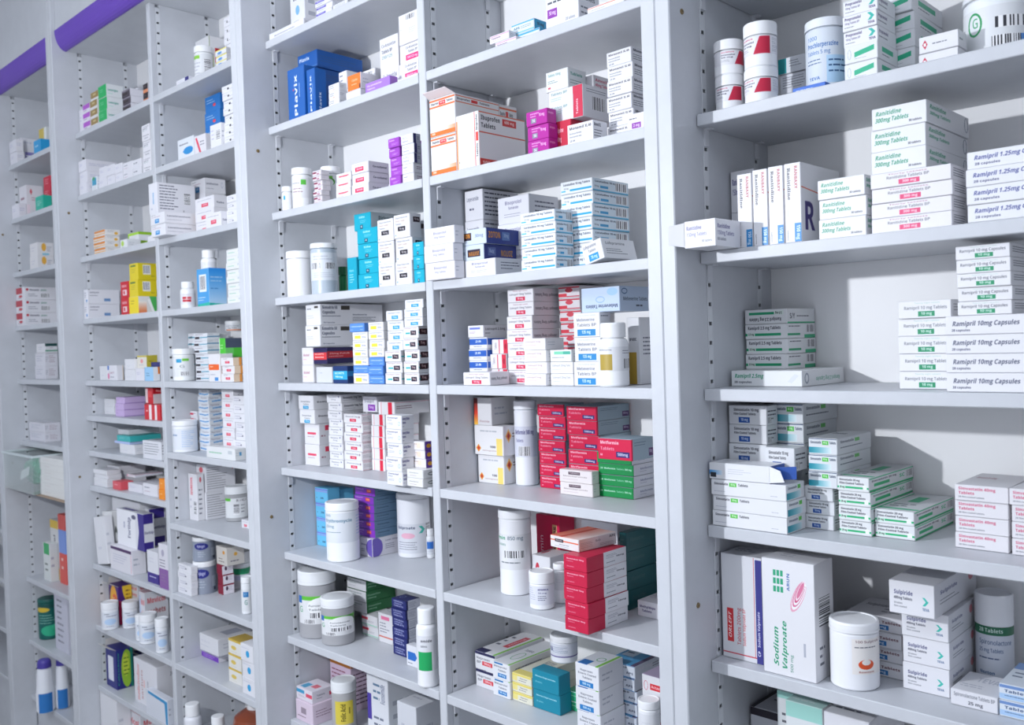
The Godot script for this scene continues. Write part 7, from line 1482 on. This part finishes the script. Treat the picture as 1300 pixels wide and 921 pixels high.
func carton_name(key: String, h: float) -> String:
	if key == "gauze":
		return "dressing_pack"
	var print_on: String = CARTONS[key][2] + CARTONS[key][3] + CARTONS[key][4] + CARTONS[key][0]
	if print_on.contains("apsule"):
		return "capsule_carton"
	if print_on.contains("ablet") or print_on.contains("mg"):
		return "tablet_carton"
	return "pill_carton" if h < 0.026 else "medicine_carton"

func cartons() -> void:
	var rng := RandomNumberGenerator.new()
	rng.seed = 20
	for s in STACKS:
		var key: String = s[1]
		var pr: Array = CARTONS[key]
		var w: float = s[6]
		var h: float = s[7]
		var d: float = s[8]
		var n: int = s[2]
		var near: bool = s[0].left(1) in ["D", "R", "L"]
		var note: String = SHELF_NOTES[s[0]]
		var called := carton_name(key, h)
		var body := carton_mesh(key, w, h - 0.0003, d, near)
		var flap := carton_mesh(key, w, h - 0.0003, d, near, true) if near else null
		for i in n:
			var at := Vector3(s[3], s[4] + i * h, s[5])
			var turn := deg_to_rad(s[9])
			if n > 1 and i > 0:
				at += Vector3(rng.randf_range(-0.0015, 0.0015), 0, rng.randf_range(-0.003, 0.002))
				turn += rng.randf_range(-0.016, 0.016)
			var o: Node3D
			if near:
				o = thing(called, at, turn)
				place_mesh(o, "sleeve", body)
				place_mesh(o, "end_flap", flap)
			else:
				o = place_mesh(self, called, body)
				o.position = at
				o.rotation.y = turn
			if s[10]:
				var a := deg_to_rad(s[10])
				o.rotation.z = a
				o.position.y += absf(sin(a)) * w / 2.0
			tag(o, describe(pr[0], i, n, s[11], note), "box", "cartons " + note)
			open_flaps(o, key, w, h, d, i, s)

func plate(a: Vector3, b: Vector3, c: Vector3, d: Vector3) -> ArrayMesh:
	var st := start()
	var n := (b - a).cross(d - a).normalized()
	var t := n * 0.0005
	quad(st, [a + t, b + t, c + t, d + t], n)
	quad(st, [d - t, c - t, b - t, a - t], -n)
	for e in [[a, b], [b, c], [c, d], [d, a]]:
		quad(st, [e[0] - t, e[1] - t, e[1] + t, e[0] + t], (e[1] - e[0]).cross(n).normalized())
	return st.commit()

func open_flaps(o: Node3D, key: String, w: float, h: float, d: float, i: int, s: Array) -> void:
	var hw := w / 2
	var hd := d / 2
	if key == "simva_open":
		put(o, "open_flap", plate(Vector3(hw, 0.001, hd), Vector3(hw + 0.02, 0.003, hd - 0.004), Vector3(hw + 0.014, h * 0.75, hd - 0.004), Vector3(hw, h, hd)), mat("f3f4f7", 0.42)).set_meta("label", "white open tuck flap")
		put(o, "open_flap", plate(Vector3(hw + 0.001, 0.004, hd - 0.012), Vector3(hw + 0.03, 0.006, hd - 0.02), Vector3(hw + 0.03, h * 0.98, hd - 0.02), Vector3(hw + 0.001, h * 0.9, hd - 0.012)), mat("2b55a8", 0.42)).set_meta("label", "blue inner flap")
	elif key == "flame_open" or key == "leaf_open":
		var c := mat("e6e2dc", 0.5)
		put(o, "open_flap", plate(Vector3(-hw, h, hd), Vector3(hw, h, hd), Vector3(hw, h + 0.012, hd + 0.022), Vector3(-hw, h + 0.012, hd + 0.022)), c)
		put(o, "open_flap", plate(Vector3(hw, h, -hd), Vector3(-hw, h, -hd), Vector3(-hw, h + 0.03, -hd - 0.006), Vector3(hw, h + 0.03, -hd - 0.006)), c)
		put(o, "open_flap", plate(Vector3(-hw, h, -hd), Vector3(-hw, h, hd), Vector3(-hw + 0.004, h + 0.022, hd), Vector3(-hw + 0.004, h + 0.022, -hd)), c)
	elif key == "ibu_end" and i == 1:
		put(o, "open_flap", plate(Vector3(-hw, h, hd), Vector3(hw, h, hd), Vector3(hw - 0.004, h + 0.008, hd + 0.02), Vector3(-hw + 0.004, h + 0.008, hd + 0.02)), mat("eadfe0", 0.5))
	elif key == "ran150_purple" and s[5] > 0.0:
		put(o, "open_flap", plate(Vector3(-hw, 0.002, hd), Vector3(-hw, h - 0.002, hd), Vector3(-hw - 0.018, h - 0.006, hd + 0.012), Vector3(-hw - 0.018, 0.006, hd + 0.012)), mat("f2f2f6", 0.42))

# ------------------------------------------------------------------ tubs and bottles
func rounds() -> void:
	for s in TUBS:
		var key: String = s[1]
		var pr: Array = ROUNDS[key]
		var r: float = s[6]
		var h: float = s[7]
		var cap: float = h * pr[5]
		var hb := h - cap
		var o := thing(pr[1], Vector3(s[3], s[4], s[5]))
		var note: String = SHELF_NOTES[s[0]]
		tag(o, describe(pr[0], 0, 1, s[9], note), "tub" if pr[1].ends_with("tub") else ("tin" if pr[1].ends_with("tin") else "bottle"), "tubs and bottles " + note)
		var plastic := mat(pr[3], 0.35)
		var lid := mat(pr[4], 0.4)
		var rb := r * 0.965
		match pr[2]:
			"tub":
				put(o, "container", lathe_mesh([[0.0, 0.0], [rb - 0.002, 0.0], [rb, 0.002], [rb, hb - 0.003], [rb - 0.0015, hb - 0.001], [rb - 0.003, hb], [rb - 0.003, hb + cap * 0.5]], 48), plastic)
				put(o, "cap", lathe_mesh([[rb - 0.002, hb + 0.0005], [r, hb + 0.0005], [r, hb + cap * 0.25]], 48), lid)
				put(o, "lid", lathe_mesh([[r * 0.985, hb + cap * 0.25], [r * 0.985, h - 0.0025], [r * 0.965, h - 0.0006], [r * 0.93, h], [r * 0.86, h], [r * 0.84, h - 0.0012], [0.0, h - 0.0012]], 96 if r < 0.03 else 48, 1 if r < 0.03 and pr[5] > 0.2 else 0), lid)
			"bottle":
				var rc := r * 0.8
				put(o, "container", lathe_mesh([[0.0, 0.0], [rb - 0.002, 0.0], [rb, 0.003], [rb, hb - r * 0.42], [rb * 0.97, hb - r * 0.26], [rb * 0.88, hb - r * 0.1], [rb * 0.74, hb - r * 0.02], [rb * 0.7, hb], [rb * 0.7, hb + cap * 0.4]], 48), plastic)
				put(o, "cap", lathe_mesh([[rb * 0.7, hb + 0.001], [rc, hb + 0.001], [rc, h - 0.003], [rc * 0.96, h - 0.0008], [rc * 0.9, h], [0.0, h]], 80, 1), lid)
			"tall":
				put(o, "container", lathe_mesh([[0.0, 0.0], [rb - 0.004, 0.0], [rb, 0.005], [rb * 1.0, hb * 0.42], [rb * 0.9, hb * 0.6], [rb * 0.86, hb * 0.8], [rb * 0.78, hb * 0.97], [rb * 0.6, hb], [rb * 0.5, hb + 0.004]], 40), plastic)
				put(o, "cap", lathe_mesh([[rb * 0.5, hb + 0.001], [rb * 0.78, hb + 0.001], [rb * 0.74, h - 0.01], [rb * 0.6, h - 0.002], [rb * 0.4, h], [0.0, h]], 40), lid)
		if pr[9]:
			var c: Array = cells[key + "/label"]
			var half := deg_to_rad(pr[8]) / 2.0
			var mid := deg_to_rad(s[8])
			var st := start()
			var top: float = hb if pr[2] == "tub" else hb - r * 0.45
			lathe(st, [[rb + 0.0004, top * (1.0 - pr[7])], [rb + 0.0004, top * (1.0 - pr[6])]], 40, mid - half, mid + half, c[1])
			put(o, "label", st.commit(), page_mats[c[0]])

# ------------------------------------------------------------------ things of their own shape
func odd_things() -> void:
	clear_box()
	amber_bottle()

func clear_box() -> void:
	var y := EYE - 0.4
	var sheet := put(self, "cardboard_sheet", box_mesh(Vector3(-1.817, y + 0.0004, -0.2), Vector3(-1.2185, y + 0.004, 0.058), 0.0005), mat("a58f7c", 0.7))
	tag(sheet, "brown cardboard sheet under the clear box, sticking out past the shelf", "cardboard")
	y += 0.0042
	var o := thing("plastic_box", Vector3(-1.632, y, -0.04))
	tag(o, "clear plastic storage box with a green bag inside, overhanging its shelf", "box")
	var m := StandardMaterial3D.new()
	m.albedo_color = Color(0.86, 0.92, 0.93, 0.12)
	m.transparency = BaseMaterial3D.TRANSPARENCY_ALPHA
	m.roughness = 0.12
	var w := 0.155
	var h := 0.132
	var z0 := -0.1
	var z1 := 0.11
	var t := 0.002
	put(o, "box_wall", box_mesh(Vector3(-w, 0.001, z1 - t), Vector3(w, h, z1), 0.0005), m)
	put(o, "box_wall", box_mesh(Vector3(w - t, 0.001, z0), Vector3(w, h, z1 - t), 0.0005), m)
	put(o, "box_wall", box_mesh(Vector3(-w, 0.001, z0), Vector3(-w + t, h, z1 - t), 0.0005), m)
	put(o, "box_wall", box_mesh(Vector3(-w + t, 0.001, z0), Vector3(w - t, h, z0 + t), 0.0005), m)
	put(o, "box_base", box_mesh(Vector3(-w + t, 0.001, z0 + t), Vector3(w - t, 0.003, z1 - t), 0.0005), m)
	var rim := start()
	bevel_box(rim, Vector3(-w - 0.005, h - 0.004, z1 - t), Vector3(w + 0.005, h + 0.004, z1 + 0.005), 0.001)
	bevel_box(rim, Vector3(w - t, h - 0.004, z0), Vector3(w + 0.005, h + 0.004, z1 - t), 0.001)
	bevel_box(rim, Vector3(-w - 0.005, h - 0.004, z0), Vector3(-w + t, h + 0.004, z1 - t), 0.001)
	put(o, "box_rim", rim.commit(), mat("cfdadc", 0.3))
	# the bag: a crumpled sack
	var n := FastNoiseLite.new()
	n.seed = 11
	n.frequency = 14.0
	var st := start()
	st.set_smooth_group(-1)
	var rows := 14
	var cols := 24
	var pts := []
	for i in rows + 1:
		var line := []
		for j in cols:
			var a := PI * i / rows
			var b := TAU * j / cols
			var p := Vector3(sin(a) * cos(b), -cos(a), sin(a) * sin(b))
			var k := 1.0 + 0.28 * n.get_noise_3dv(p * 0.12) + 0.16 * n.get_noise_3dv(p * 0.3)
			p = Vector3(signf(p.x) * pow(absf(p.x), 0.7), p.y, signf(p.z) * pow(absf(p.z), 0.7))
			line.append(p * k * Vector3(0.09, 0.046, 0.06))
		pts.append(line)
	for i in rows:
		for j in cols:
			var q := [pts[i][j], pts[i][(j + 1) % cols], pts[i + 1][(j + 1) % cols], pts[i + 1][j]]
			for k in [0, 1, 2, 0, 2, 3]:
				st.add_vertex(q[k])
	st.generate_normals()
	var bag := put(self, "green_bag", st.commit(), mat("2f9a70", 0.3), Vector3(-1.625, y + 0.066, -0.02))
	tag(bag, "crumpled green plastic bag lying inside the clear box", "bag")
	var slip := put(self, "paper_slip", plate(Vector3(-0.05, -0.02, 0), Vector3(0.05, 0.005, 0.004), Vector3(0.05, 0.035, 0.0), Vector3(-0.05, 0.01, -0.004)), mat("e2ece8", 0.5), Vector3(-1.59, y + 0.06, 0.0605))
	tag(slip, "white paper slip in front of the green bag", "paper")

func amber_bottle() -> void:
	var o := thing("amber_bottle", Vector3(-0.34, EYE - 1.0, -0.1))
	tag(o, "squat amber medicine bottle with a white screw cap", "bottle")
	var m := StandardMaterial3D.new()
	m.albedo_color = Color(0.62, 0.27, 0.1, 0.72)
	m.transparency = BaseMaterial3D.TRANSPARENCY_ALPHA
	m.roughness = 0.2
	put(o, "container", lathe_mesh([[0.0, 0.0], [0.056, 0.0], [0.06, 0.004], [0.06, 0.07], [0.055, 0.088], [0.035, 0.102], [0.018, 0.108], [0.016, 0.118]], 40), m)
	put(o, "cap", lathe_mesh([[0.016, 0.108], [0.021, 0.108], [0.021, 0.131], [0.019, 0.133], [0.0, 0.133]], 60, 1), mat("f1f1f3", 0.4))
